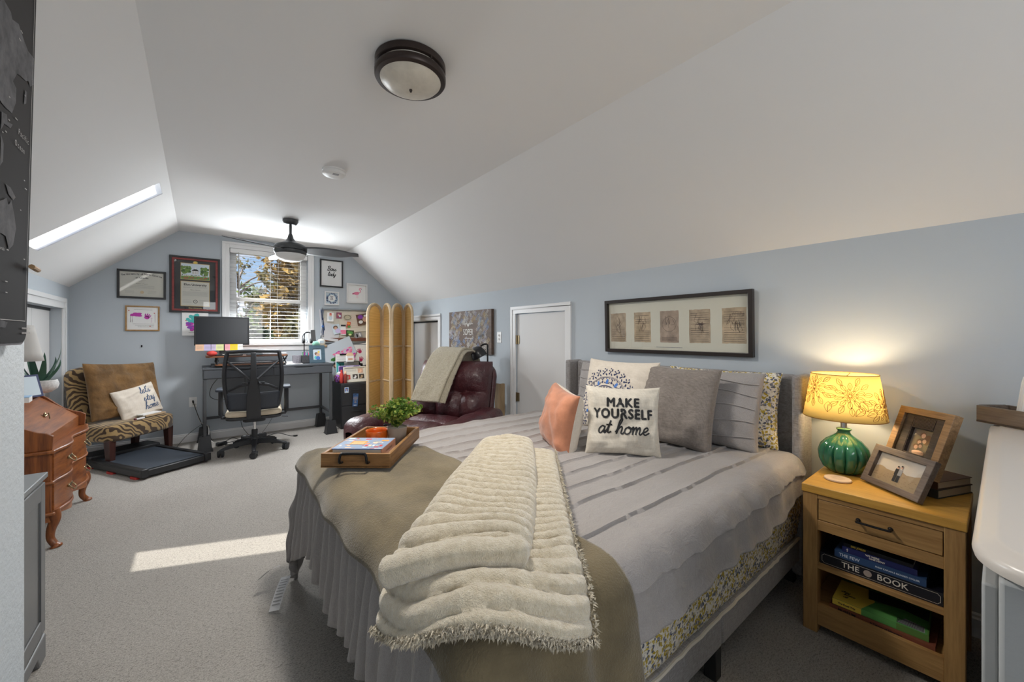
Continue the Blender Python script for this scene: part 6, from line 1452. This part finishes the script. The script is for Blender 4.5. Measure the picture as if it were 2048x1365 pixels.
for i in range(4):
    a, c = Vector((*PTS[i], 0)), Vector((*PTS[i + 1], 0)); d = (c - a); W = d.length - .012; d.normalize(); n_ = Vector((d.y, -d.x, 0)); a = a + d * .006
    if n_.dot(Vector((-.6, -.8, 0))) < 0: n_ = -n_
    M = Matrix(((d.x, -n_.x, 0, a.x), (d.y, -n_.y, 0, a.y), (0, 0, 1, 0), (0, 0, 0, 1)))
    Hh = 1.69; r = W / 2 - .018
    def outline(k, z0, Hh=Hh, W=W):
        rr_ = W / 2 - k; zc = Hh - W / 2
        return [(k, 0, z0), (k, 0, zc)] + [(W / 2 - rr_ * math.cos(PI * j / 12), 0, zc + rr_ * 1.0 * math.sin(PI * j / 12)) for j in range(1, 12)] + [(W - k, 0, zc), (W - k, 0, z0)]
    b = B(); b.tube(outline(.019, 0), .019, 8); P = outline(.042, .10); b.tube(P, .007, 6)
    for z in (1.09, .62): b.tube([(.02, 0, z), (W - .02, 0, z)], .013, 8)
    P2 = [(.042 + (W - .084) * j / 10, 0, .16 - .06 * math.sin(PI * j / 10)) for j in range(11)]; b.tube(P2, .008, 6); b.tube([(.02, 0, .06), (W - .02, 0, .06)], .012, 8); b.xf(M); fr_ = obj('panel_frame', b, BAM, fs_)
    b = B(); P = outline(.02, .07); b.poly([(x, .002, z) for x, y, z in P]); o = obj('cane_panel', b, CANE, fs_, solid=.003, smooth=0)
    o.matrix_local = M
for i in (1, 3):
    x, y = PTS[i]
    for z in (1.42, .30):
        b = B(); b.tube([(x - .012, y - .024, z - .025), (x - .012, y - .024, z + .025)], .007, 8); b.box((x - .035, y - .024, z - .02), (x + .012, y - .016, z + .02)); obj('hinge', b, mat('hinge_dark', (.06, .035, .025), .5), fs_, label='dark metal hinge')
b = B(); b.box((0, 0, 0), (.28, .03, .12)); b.box((.02, -.001, .03), (.26, 0, .05), 1); single('gift_box', 'flat red box with a pale stripe on the floor behind the folding screen', 'box', b, [C_RED, CREAMP], (1.80, 5.56, 0), .2, smooth=0)

# ------------------------------------------------------------------ recliner
m, nt, bb = _nt('burgundy_leather'); f = _noise(nt, 5, 4, .6); g = _noise(nt, 90, 3)
nt.links.new(_ramp(nt, f, [(.3, (.045, .010, .014)), (.7, (.095, .024, .028))]), bb.inputs['Base Color']); bb.inputs['Roughness'].default_value = .3; bb.inputs['Coat Weight'].default_value = .25; bb.inputs['Coat Roughness'].default_value = .25
ad = nt.nodes.new('ShaderNodeMath'); ad.operation = 'MULTIPLY_ADD'; ad.inputs[1].default_value = .2; nt.links.new(g, ad.inputs[0]); nt.links.new(_noise(nt, 14, 5, .65, (1, 1, 1), 1.2), ad.inputs[2]); _bump(nt, bb, ad.outputs[0], .45, .03); LEA = m
rc = thing('recliner', 'burgundy leather recliner with a tufted overstuffed back', 'recliner', (1.74, 3.30, 0), R(-60.1))
def slabp(w, h, t, rows, cols, amp, seed, nu=44, nv=54, front=1):
    """overstuffed slab, centred, front -y: rows of puffs with cols per row"""
    b = B()
    def P(u, v, sd):
        eu, ev = max(0, 1 - abs(u) ** 5), max(0, 1 - abs(v) ** 5); th = t / 2 * (eu * ev) ** .33
        x, z = u * w / 2, v * h / 2
        if sd < 0:
            r = (v + 1) / 2 * len(rows); i = min(len(rows) - 1, int(r)); 
            acc = 0; tot = sum(rows); q = (v + 1) / 2 * tot; i = 0
            while i < len(rows) - 1 and q > acc + rows[i]: acc += rows[i]; i += 1
            fz = min(1, max(0, (q - acc) / rows[i])); nc = cols[i]; fx = abs(math.sin(PI * (u + 1) / 2 * nc)) if nc > 1 else max(0, 1 - u * u) ** .5
            th += amp * (abs(math.sin(PI * fz)) ** .45) * (fx ** .4) * (eu * ev) ** .3
            th += (.010 * nz(u * 5 + seed, v * 6, 1) + .006 * nz(u * 11, v * 4 + seed, 2)) * (eu * ev) ** .3
        return (x, sd * th, z)
    for sd in (-1, 1): b.grid(lambda a, c, sd=sd: P(math.sin((a - .5) * PI), 2 * c - 1, sd), nu, nv)
    return b
b = slabp(.78, .84, .16, [1.0, 1.05, 1.25], [3, 3, 1], .105, 1); b.xf(Matrix.Translation((0, .30, .575)) @ Matrix.Rotation(R(-13), 4, 'X')); obj('backrest', b, LEA, rc, smooth=60)
b = B(); b.prism(rrect(-.40, .40, -.42, .42, .14), .06, .13, 1); b.xf(Matrix.Translation((0, .30, .575)) @ Matrix.Rotation(R(-13), 4, 'X')); obj('back_shell', b, LEA, rc, bevel=.02, smooth=50)
b = slabp(.62, .64, .18, [1, 1], [1, 1], .05, 5, 24, 24); b.xf(Matrix.Translation((0, -.16, .36)) @ Matrix.Rotation(R(-90), 4, 'X')); obj('seat', b, LEA, rc, smooth=60)
for s_ in (-1, 1):
    b = B()
    def armf(u, v, s_=s_):
        y = .40 - v * 1.05; a = 2 * PI * u; fat = 1 + .10 * abs(math.sin(PI * v * 3)) ** .5; e = max(.05, 1 - abs(2 * v - 1) ** 9) ** .4
        cx = math.copysign(abs(math.cos(a)) ** .6, math.cos(a)); sz = math.copysign(abs(math.sin(a)) ** .7, math.sin(a)); x = s_ * .43 + .115 * cx * e * fat + .008 * nz(v * 8, u * 6, s_); z = .41 + .135 * sz * e * fat + .008 * nz(v * 12, u * 5, 4)
        return (x, y, z)
    b.grid(armf, 36, 50, closeu=True); obj('armrest', b, LEA, rc, smooth=60)
    b = B(); b.prism(rrect(-.62, .38, .06, .42, .03), s_ * .43 - .095, s_ * .43 + .095, 0); obj('arm_panel', b, LEA, rc, bevel=.02)
b = slabp(.62, .34, .12, [1, 1], [1, 1], .05, 8, 24, 20); b.xf(Matrix.Translation((0, -.52, .22))); obj('footrest', b, LEA, rc, smooth=60)
b = B(); b.box((-.42, -.45, .03), (.42, .40, .28)); obj('base', b, LEA, rc, bevel=.02)
b = B(); b.lathe([(.28, 0), (.28, .03), (.10, .04), (0, .04)], n=32); obj('swivel_foot', b, BLACK, rc)
# sherpa throw over the back
m, nt, bb = _nt('sherpa'); f = _noise(nt, 75, 4, .75); nt.links.new(_ramp(nt, f, [(.3, (.48, .40, .25)), (.65, (.70, .63, .47))]), bb.inputs['Base Color']); bb.inputs['Roughness'].default_value = .95; bb.inputs['Sheen Weight'].default_value = .5; _bump(nt, bb, f, 1, .02)
PATH = catmull([(0, .01, .60), (0, .06, .70), (0, .125, .80), (0, .20, .905), (0, .285, 1.005), (0, .365, 1.045), (0, .46, 1.03), (0, .525, .95), (0, .515, .86)], 6)
def sher(sk, x0, x1, off, h_end=0):
    b = B(); n = len(PATH) - 1
    def fn(u, v):
        p = PATH[min(n, int(v * n + .5))]; x = x0 + (x1 - x0) * u + sk * (1 - v) ; h = off + .010 * nz(x * 9, v * 8, 3) + .006 * nz(x * 40, v * 50, 1)
        t = (PATH[min(n, int(v * n + .5) + 1)] - PATH[max(0, int(v * n + .5) - 1)]).normalized(); nn = Vector((0, -t.z, t.y))
        return (x, p.y + nn.y * h, p.z + nn.z * h)
    b.grid(fn, 24, n); return b
b = sher(-.10, -.16, .15, .075)
b2 = sher(-.07, -.11, .175, .055); b.add(b2.v, b2.f)
o = single('sherpa_throw', 'folded cream sherpa throw draped over the recliner back', 'throw blanket', b, m, (1.74, 3.30, 0), R(-60.1), solid=.018, smooth=70)
# reading lamp and board behind it
rl = thing('floor_lamp', 'black dome headed reading floor lamp standing behind the recliner', 'lamp', (2.36, 3.365, 0))
b = B(); b.lathe([(.11, 0), (.11, .015), (.02, .022), (0, .022)], n=32); obj('base', b, BLACKM, rl)
b = B(); b.tube(catmull([(0, 0, .02), (0, 0, .95), (0, 0, 1.10), (-.004, .0, 1.145), (-.03, .03, 1.15), (-.05, .055, 1.13)], 5), .009, 8); obj('pole', b, BLACKM, rl)
b = B(); M = Matrix.Translation((-.07, .075, 1.055)) @ Matrix.Rotation(R(-24), 4, 'Y') @ Matrix.Rotation(R(-14), 4, 'X'); b.lathe([(.080, -.045), (.082, -.03), (.079, 0), (.066, .036), (.042, .062), (.015, .074), (0, .075)], n=36); b.xf(M); obj('dome_shade', b, mat('dome_black', (.02, .02, .022), .3), rl, solid=.002, smooth=50)
b = B(); b.box((0, 0, 0), (.06, .03, .74)); b.box((0, .0, .0), (.018, .09, .74)); single('wooden_board', 'pale wooden board leaning on the wall behind the recliner', 'board', b, wood('pale_pine', (.38, .26, .14), (.55, .41, .25), 2, 6, .6), (2.44, 3.245, 0), .1, bevel=.001)

# ------------------------------------------------------------------ slipper chair corner
m, nt, bb = _nt('animal_print'); tc = nt.nodes.new('ShaderNodeTexCoord'); nd = nt.nodes.new('ShaderNodeTexNoise'); nd.inputs['Scale'].default_value = 7; nd.inputs['Detail'].default_value = 1.5; nt.links.new(tc.outputs['Object'], nd.inputs['Vector'])
vm = nt.nodes.new('ShaderNodeVectorMath'); vm.operation = 'MULTIPLY_ADD'; vm.inputs[1].default_value = (.20, .20, .20); nt.links.new(nd.outputs['Color'], vm.inputs[0]); nt.links.new(tc.outputs['Object'], vm.inputs[2])
w1 = nt.nodes.new('ShaderNodeTexWave'); w1.wave_type = 'BANDS'; w1.bands_direction = 'DIAGONAL'; w1.inputs['Scale'].default_value = 10; w1.inputs['Distortion'].default_value = 2.5; w1.inputs['Detail'].default_value = 1; nt.links.new(vm.outputs[0], w1.inputs['Vector'])
nt.links.new(_ramp(nt, w1.outputs[0], [(.42, (.055, .030, .014)), (.56, (.36, .24, .10))]), bb.inputs['Base Color']); bb.inputs['Roughness'].default_value = .9; bb.inputs['Sheen Weight'].default_value = .3; ANI = m
MAHG = wood('dark_leg', (.03, .010, .008), (.07, .025, .018), 2, 8, .35)
sc_ = thing('slipper_chair', 'armless slipper chair in brown animal print with dark legs', 'chair', (-.600, 5.525, 0), R(48))
# local: front -y ; width x
def softbox(b, x0, x1, y0, y1, z0, z1, bul=.02, n=14, seed=0):
    def face(fn): b.grid(fn, n, n)
    def rnd(p):
        c = Vector(((x0 + x1) / 2, (y0 + y1) / 2, (z0 + z1) / 2)); h = Vector(((x1 - x0) / 2, (y1 - y0) / 2, (z1 - z0) / 2)); q = Vector([(p[i] - c[i]) / h[i] for i in range(3)])
        k = 7; L = (abs(q.x) ** k + abs(q.y) ** k + abs(q.z) ** k) ** (1 / k); q = q / max(L, 1e-6); bl = 1 + .04 * (1 - max(abs(q.x * q.y), abs(q.y * q.z), abs(q.x * q.z)))
        return tuple(c[i] + q[i] * h[i] * bl for i in range(3))
    X = lambda u: x0 + (x1 - x0) * u; Y = lambda u: y0 + (y1 - y0) * u; Z = lambda u: z0 + (z1 - z0) * u
    for z in (z0, z1): face(lambda u, v, z=z: rnd((X(u), Y(v), z)))
    for y in (y0, y1): face(lambda u, v, y=y: rnd((X(u), y, Z(v))))
    for x in (x0, x1): face(lambda u, v, x=x: rnd((x, Y(u), Z(v))))
b = B(); softbox(b, -.335, .335, -.26, .20, .245, .415); obj('seat', b, ANI, sc_, smooth=60)
b = B(); softbox(b, -.30, .30, -.05, .05, -.02, .60); b.xf(Matrix.Translation((0, .13, .34)) @ Matrix.Rotation(R(-10), 4, 'X')); obj('backrest', b, ANI, sc_, smooth=60)
for x in (-.29, .29):
    for y in (-.20, .17):
        b = B(); h1, h0 = .030, .021; dx, dy = (.0, -.0); 
        b.add([(x - h0, y - h0 + (.01 if y > 0 else -.01), 0), (x + h0, y - h0 + (.01 if y > 0 else -.01), 0), (x + h0, y + h0 + (.01 if y > 0 else -.01), 0), (x - h0, y + h0 + (.01 if y > 0 else -.01), 0), (x - h1, y - h1, .27), (x + h1, y - h1, .27), (x + h1, y + h1, .27), (x - h1, y + h1, .27)], [(0, 3, 2, 1), (4, 5, 6, 7), (0, 1, 5, 4), (1, 2, 6, 5), (2, 3, 7, 6), (3, 0, 4, 7)]); obj('leg', b, MAHG, sc_, bevel=.002)
def cw(x, y, z):  # slipper-chair local point to world
    a = R(48); return (-.600 + x * math.cos(a) - y * math.sin(a), 5.525 + x * math.sin(a) + y * math.cos(a), z)
FD = (math.sin(R(48)), -math.cos(R(48)))
VELB = mat('brown_velvet', (.16, .082, .024), .85, var=(6, .45), sheen=.25, bump=(11, .6, .025))
pillow('back_cushion', 'large brown velvet cushion filling the back of the animal print chair', cw(.055, .030, .69), (FD[0], FD[1], .24), (.05 * .67, .05 * .74, 1), .68, .56, .15, VELB, 11, pinch=.05, wr=.03)
def stayhome(b, S):
    for k, (tx, z) in enumerate((("let's", .085), ('stay', .0), ('home', -.085))): put_script(b, tx, .036, lambda x, y, z=z: S(x + .075, y + z, .002), 1, .10, .2)
pillow('lumbar_pillow', "cream pillow with navy script let's stay home on the animal print chair", cw(.085, -.075, .565), (FD[0], FD[1], .30), (-.10, -.11, 1), .43, .32, .11, [CREAMC, mat('navy_thread', (.05, .09, .17), .7)], 12, stayhome, nu=40, nv=40, pinch=.06)
book('book', 'tan covered book lying on the seat under the white booklet', cw(.02, -.235, .420), R(48 + 3), .22, .10, .016, C_TAN, group='books on the animal print chair')
book('book', 'white booklet lying on top of the tan book on the animal print chair', cw(.0, -.225, .4365), R(48 + 5), .21, .09, .012, WHITE, group='books on the animal print chair')
b = B(); b.box((-.04, -.008, 0), (.04, .008, .012)); b.tube([(-.055, 0, .006), (-.04, 0, .006)], .009, 8, 1); single('hair_clip', 'small dark red and white clip on the chair seat beside the booklet', 'hair clip', b, [WHITE, mat('wine', (.14, .03, .04), .4)], cw(-.06, -.255, .420), R(48))
# walking pad treadmill
wp = thing('walking_pad', 'flat black walking pad treadmill on the carpet under the animal print chair', 'treadmill', (-.149, 4.744, 0), R(30.5))
b = B(); b.box((-.28, 0, .018), (.28, 1.00, .075)); obj('deck', b, BLACK, wp, bevel=.008)
b = B(); b.box((-.225, .03, .075), (.225, .80, .081)); obj('running_belt', b, mat('belt_blue_grey', (.035, .045, .06), .6, bump=(200, .2, .002)), wp, bevel=.002)
for x in (-.28, .235):
    b = B(); b.box((x, .0, .070), (x + .045, 1.0, .088)); obj('side_rail', b, mat('rail_black', (.012, .012, .013), .5), wp, bevel=.004)
b = B(); b.box((-.28, .80, .06), (.28, 1.02, .115)); obj('motor_cover', b, BLACK, wp, bevel=.015)
for x in (-.28, .225):
    b = B(); b.box((x, -.012, .016), (x + .055, .02, .09)); obj('end_cap', b, BLACK, wp, bevel=.006)
for y in (.06, .42, .78):
    for x in (-.285, .25): b = B(); b.prism(rrect(x, x + .035, y, y + .09, .012, 4), 0, .018); obj('foot', b, C_RED, wp, label='red rubber foot')

# ------------------------------------------------------------------ secretary desk
YEW = wood('burl_yew', (.10, .024, .006), (.32, .10, .022), 2, 5, .38, coat=.15, bump=.03); YEWY = wood('burl_yew_front', (.12, .028, .007), (.36, .118, .027), 1, 4, .36, coat=.2, bump=.03)
se = thing('secretary_desk', 'glossy reddish wood slant top secretary desk with curved drawers', 'secretary desk', (XL + .01, 3.47, 0))
SW, SD = .86, .345           # y length, x depth
def serp(t, d): return d + .040 * (math.sin(2 * PI * t - PI / 2) * .5 + .5) * 0 + .034 * (math.sin(4 * PI * t - PI / 2) * .5 + .5)
def swept(b, z0, z1, d, y0=0, y1=SW, n=40, back=0, e=0, m=0):
    F = [(serp(k / n, d) + e, y0 - e + (y1 - y0 + 2 * e) * k / n) for k in range(n + 1)]; P = [(back, y0 - e)] + F + [(back, y1 + e)]; b.prism(P, z0, z1, 2, m)
b = B(); swept(b, .20, .56, SD); obj('case', b, YEW, se, smooth=30)
for z0, z1 in ((.215, .375), (.395, .550)):
    b = B(); swept(b, z0, z1, SD, .035, SW - .035, back=SD - .05, e=.008); d = obj('drawer', b, YEWY, se, smooth=40)
    for yy in (.215, .645):
        z = (z0 + z1) / 2; x = serp(yy / SW, SD) + .006; b = B(); b.ball((x, yy - .035, z + .012), (.006, .009, .009), 10); b.ball((x, yy + .035, z + .012), (.006, .009, .009), 10); b.tube(catmull([(x + .004, yy - .035, z + .01), (x + .02, yy - .032, z - .012), (x + .024, yy, z - .022), (x + .02, yy + .032, z - .012), (x + .004, yy + .035, z + .01)], 4), .0035, 6); b.cbox((x + .001, yy, z + .01), (.004, .05, .022)); obj('drawer_pull', b, BRASS, d, label='aged brass drawer pull')
for z0, z1, e in ((.555, .575, .018), (.377, .393, .014), (.195, .213, .018)):
    b = B(); swept(b, z0, z1, SD, e=e); obj('moulding', b, YEWY, se, bevel=.006, smooth=30)
b = B(); n = 40
F = [(serp(k / n, SD) + .010, SW * k / n, .195 - .045 * (abs(math.sin(2 * PI * k / n)) ** .8) * .0 - .04 * (1 - abs(2 * ((k / n) % .5) * 2 - 1))) for k in range(n + 1)]
vs = []
for x, y, z in F: vs += [(x, y, z), (x, y, .205), (x - .02, y, .205), (x - .02, y, z)]
b.add(vs, [(i * 4 + j, i * 4 + (j + 1) % 4, i * 4 + 4 + (j + 1) % 4, i * 4 + 4 + j) for i in range(n) for j in range(4)]); b.box((.0, .0, .155), (SD, .02, .205)); b.box((0, SW - .02, .155), (SD, SW, .205)); obj('apron', b, YEWY, se, smooth=40)
for x in (.03, SD + .0):
    for y in (.028, SW - .028):
        s_ = -1 if y < .4 else 1; fx = 1 if x > .1 else -.4; b = B()
        P = catmull([(x, y, .21), (x + .012 * fx, y + .006 * s_, .165), (x - .004 * fx, y, .10), (x - .006 * fx, y - .002 * s_, .05), (x + .014 * fx, y + .010 * s_, .012), (x + .018 * fx, y + .012 * s_, 0)], 4); k = len(P); b.tube(P, [.034 - .016 * math.sin(PI * .5 * min(1, i / (k * .62))) + (.010 if i > k * .8 else 0) for i in range(k)], 10); obj('leg', b, YEW, se, smooth=60)
# slant-top upper case: side cheeks with an S curve, lid, top
PR = [(0, .575), (SD + .005, .575), (SD + .010, .655), (SD - .015, .672), (SD - .05, .683), (SD - .10, .712), (SD - .14, .752), (SD - .18, .795), (SD - .215, .822), (SD - .235, .828), (0, .828)]
PRi = [(x, min(z, .60 + 0) if i in (1, 2) else z - .012) for i, (x, z) in enumerate(PR)]
for y0 in (0, SW - .022):
    b = B(); b.prism([(x, z) for x, z in PR], y0, y0 + .022, 1); obj('side_cheek', b, YEW, se, bevel=.003, smooth=30)
b = B(); b.prism([(0, .575), (SD - .025, .575), (SD - .025, .648), (SD - .215, .806), (0, .812)], .022, SW - .022, 1); obj('writing_lid', b, YEWY, se, bevel=.003, smooth=0)
b = B(); b.box((-.005, -.008, .822), (SD - .21, SW + .008, .838)); obj('top', b, YEWY, se, bevel=.004)
b = B(); c = Vector((SD - .115, .43, .728)); b.tube([c + Vector((.012, -.03, -.008)), c + Vector((.018, -.01, .0)), c + Vector((.018, .01, .0)), c + Vector((.012, .03, -.008))], .003, 6); b.ball(c + Vector((.006, 0, 0)), (.008, .014, .016), 10); b.tube([c + Vector((.022, 0, .012)), c + Vector((.028, 0, -.028))], .003, 6); obj('lid_pull', b, BRASS, se, label='aged brass lid pull')
# things on it
al = thing('aloe_plant', 'spiky dark green aloe plant in a white textured bowl on the secretary desk', 'plant', (-.875, 4.235, .8385))
b = B(); b.lathe([(.035, 0), (.055, .004), (.085, .03), (.092, .06), (.084, .090), (.078, .092), (.075, .084), (0, .08)], n=48, rib=lambda a, z: .012 * math.sin(a * 24) * math.sin(z * 300)); obj('bowl', b, mat('bowl_white', (.62, .61, .60), .6, var=(70, .25)), al, smooth=50)
rr = random.Random(16)
for k in range(9):
    a = 2 * PI * k / 9 + .2; L = rr.uniform(.22, .40) if k % 3 == 0 else rr.uniform(.14, .24); sp0 = rr.uniform(.05, .11); b = B(); b_ = Vector((math.cos(a), math.sin(a), 0)); w_ = Vector((-math.sin(a), math.cos(a), 0)); nv = 8; vs = []
    for i in range(nv + 1):
        t = i / nv; c = b_ * (.015 + sp0 * t ** .7 + .03 * math.sin(t * 3) * t) + Vector((0, 0, .07 + L * t)); hw = .024 * (1 - t) ** .75 + .0008; vs += [c - w_ * hw, c - b_ * .008 * (1 - t) * -1, c + w_ * hw, c + b_ * .006 * (1 - t) - b_ * .012 * (1 - t)]
    b.add(vs, [(i * 4 + j, i * 4 + (j + 1) % 4, i * 4 + 4 + (j + 1) % 4, i * 4 + 4 + j) for i in range(nv) for j in range(4)] + [(nv * 4, nv * 4 + 1, nv * 4 + 2, nv * 4 + 3)]); obj('leaf', b, mat('aloe_green', (.03, .10, .06), .45) if k == 0 else MATS['aloe_green'], al, smooth=50)
dl = thing('table_lamp', 'unlit table lamp with a white tapered shade beside the aloe plant', 'lamp', (-.94, 4.075, .8385))
b = B(); b.lathe([(.065, 0), (.065, .012), (.02, .03), (.035, .08), (.03, .16), (.012, .20), (.01, .26)], n=32); obj('base', b, WHITE, dl)
b = B(); b.grid(lambda u, v: ((.118 - .045 * v) * math.cos(2 * PI * u), (.118 - .045 * v) * math.sin(2 * PI * u), .235 + .24 * v), 48, 4, closeu=True); obj('shade', b, shader2('shade_white', (.78, .76, .73), 'ShaderNodeBsdfTranslucent', .4), dl, solid=.0015)
b = B(); b.box((-.10, -.006, 0), (.10, .006, .15)); b.box((-.085, -.0065, .012), (.085, -.006, .138), 1); o = single('framed_photo', 'dark blue edged photo frame leaning on the secretary desk top', 'photo frame', b, [C_NAVY, C_LTB], (-.865, 3.93, .839), R(60), smooth=0); o.rotation_euler = (R(-14), 0, R(60))
b = B(); b.box((0, 0, 0), (.15, .11, .03)); b.box((0, 0, .03), (.15, .11, .034), 1); single('tissue_box', 'pale blue and white box on the secretary desk top by the photo frame', 'box', b, [WHITE, C_SKY], (-.95, 3.66, .839), .1, smooth=0)

# ------------------------------------------------------------------ grey cabinet behind the partition
CGR = mat('cabinet_grey', (.155, .16, .165), .45, bump=(50, .1, .002)); CGT = mat('cabinet_grey_top', (.21, .225, .235), .4)
gc = thing('storage_cabinet', 'low grey storage cabinet with hinged doors beside the partition wall', 'cabinet', (XL + .01, 1.40, 0))
GD, GL, GH = .535, .92, .715
b = B(); b.box((0, 0, .09), (GD, GL - .015, GH - .02)); obj('cabinet_body', b, CGR, gc, bevel=.003)
b = B(); b.box((-.0, -.01, GH - .02), (GD + .025, GL + .012, GH)); obj('top', b, CGT, gc, bevel=.003)
b = B(); b.prism([(0, 0), (.07, 0), (.10, .045), (GL - .10, .045), (GL - .07, 0), (GL - .0, 0), (GL - .0, .095), (0, .095)], GD - .01, GD + .022, 0); b.box((0, GL - .02, 0), (GD + .02, GL + .004, .095)); obj('plinth', b, CGR, gc, bevel=.006, smooth=0)
for y0, y1 in ((.01, .45), (.455, .90)):
    b = B(); b.box((GD, y0, .115), (GD + .018, y1, GH - .03)); b.box((GD + .018, y0, .115), (GD + .024, y0 + .05, GH - .03)); b.box((GD + .018, y1 - .05, .115), (GD + .024, y1, GH - .03)); b.box((GD + .018, y0 + .05, GH - .09), (GD + .024, y1 - .05, GH - .03)); b.box((GD + .018, y0 + .05, .115), (GD + .024, y1 - .05, .175)); dd = obj('door', b, CGR, gc, bevel=.002, smooth=0)
    yh = y1 if y1 > .6 else y0
    for z in (.22, .60): b = B(); b.tube([(GD + .016, yh, z - .025), (GD + .016, yh, z + .025)], .006, 8); obj('hinge', b, BLACKM, dd, label='dark metal hinge')

# ------------------------------------------------------------------ camera, sky, lights
cam = bpy.data.cameras.new('camera'); co = bpy.data.objects.new('camera', cam); COL.objects.link(co)
cam.sensor_width = 36; cam.lens = 785 * 36 / 2048; cam.shift_y = -.0061; cam.clip_start = .02
co.location = (0, 0, 1.25); co.rotation_euler = (R(90), 0, R(-38.6)); SC.camera = co
wd = bpy.data.worlds.new('sky'); SC.world = wd; wd.use_nodes = True; nt = wd.node_tree; bg = nt.nodes['Background']
tc = nt.nodes.new('ShaderNodeTexCoord'); mp = nt.nodes.new('ShaderNodeMapping'); mp.inputs['Scale'].default_value = (1, 1, 3.2); mp.inputs['Location'].default_value = (.35, .1, .55)
nt.links.new(tc.outputs['Generated'], mp.inputs[0]); n = nt.nodes.new('ShaderNodeTexNoise'); n.inputs['Scale'].default_value = 5.5; n.inputs['Detail'].default_value = 6; n.inputs['Roughness'].default_value = .6
nt.links.new(mp.outputs[0], n.inputs['Vector']); sx = nt.nodes.new('ShaderNodeSeparateXYZ'); nt.links.new(tc.outputs['Generated'], sx.inputs[0])
blue = _ramp(nt, sx.outputs[2], [(0, (.62, .78, .95)), (.25, (.30, .53, .90)), (1, (.16, .32, .75))])
cl = _ramp(nt, n.outputs[0], [(.46, (0, 0, 0)), (.66, (1, 1, 1))])
nt.links.new(_mix(nt, cl, blue, (.95, .93, .95)), bg.inputs[0]); bg.inputs[1].default_value = WORLD
def light(name, kind, loc, tgt, e, col=(1, 1, 1), **k):
    l = bpy.data.lights.new(name, kind); l.energy = e; l.color = col
    for a, v in k.items(): setattr(l, a, v)
    o = bpy.data.objects.new(name, l); COL.objects.link(o); o.location = loc
    o.rotation_euler = (Vector(tgt) - Vector(loc)).to_track_quat('-Z', 'Y').to_euler(); return o
light('sun', 'SUN', (-4, 12, 12), (-4 + .7, 12 - 1.28, 12 - 2.1), SUN, (1, .95, .86), angle=R(.6))
light('daylight_gable', 'AREA', ((WX0 + WX1) / 2, YB - .06, 1.74), ((WX0 + WX1) / 2 + .1, 3, .8), L_WIN, (.90, .96, 1), shape='RECTANGLE', size=.82, size_y=1.1)
light('rear_fill', 'AREA', (.8, YR - .3, 1.6), (.75, 3, 1.35), FILL_REAR, (1, .99, .97), shape='RECTANGLE', size=1.5, size_y=1.4)  # added fill light outside the unseen opening behind the camera
light('lamp_bulb', 'POINT', (2.33, .44, 1.0), (2.33, .44, 0), L_LAMP, (1, .78, .50), shadow_soft_size=.035)
light('ceiling_fill_spot', 'SPOT', (.735, 1.64, 2.30), (.735, 1.64, 0), FILL_CEIL, (1, .95, .88), spot_size=R(172), spot_blend=.9, shadow_soft_size=.14)  # added fill for room brightness; the ceiling fixture itself is unlit
light('fan_fill_spot', 'SPOT', (.749, 4.643, 1.98), (.749, 4.643, 0), FILL_FAN, (.97, .98, 1), spot_size=R(176), spot_blend=.9, shadow_soft_size=.11)  # fill spot added below the fan bowl to brighten the window end
vs = SC.view_settings; vs.view_transform = 'Standard'; vs.look = 'None'; vs.gamma = 1; vs.use_curve_mapping = False; vs.exposure = EXPO
SC.cycles.max_bounces = 9; SC.cycles.diffuse_bounces = 5; SC.cycles.transparent_max_bounces = 16
SC.cycles.caustics_reflective = False; SC.cycles.caustics_refractive = False; SC.cycles.sample_clamp_indirect = 6
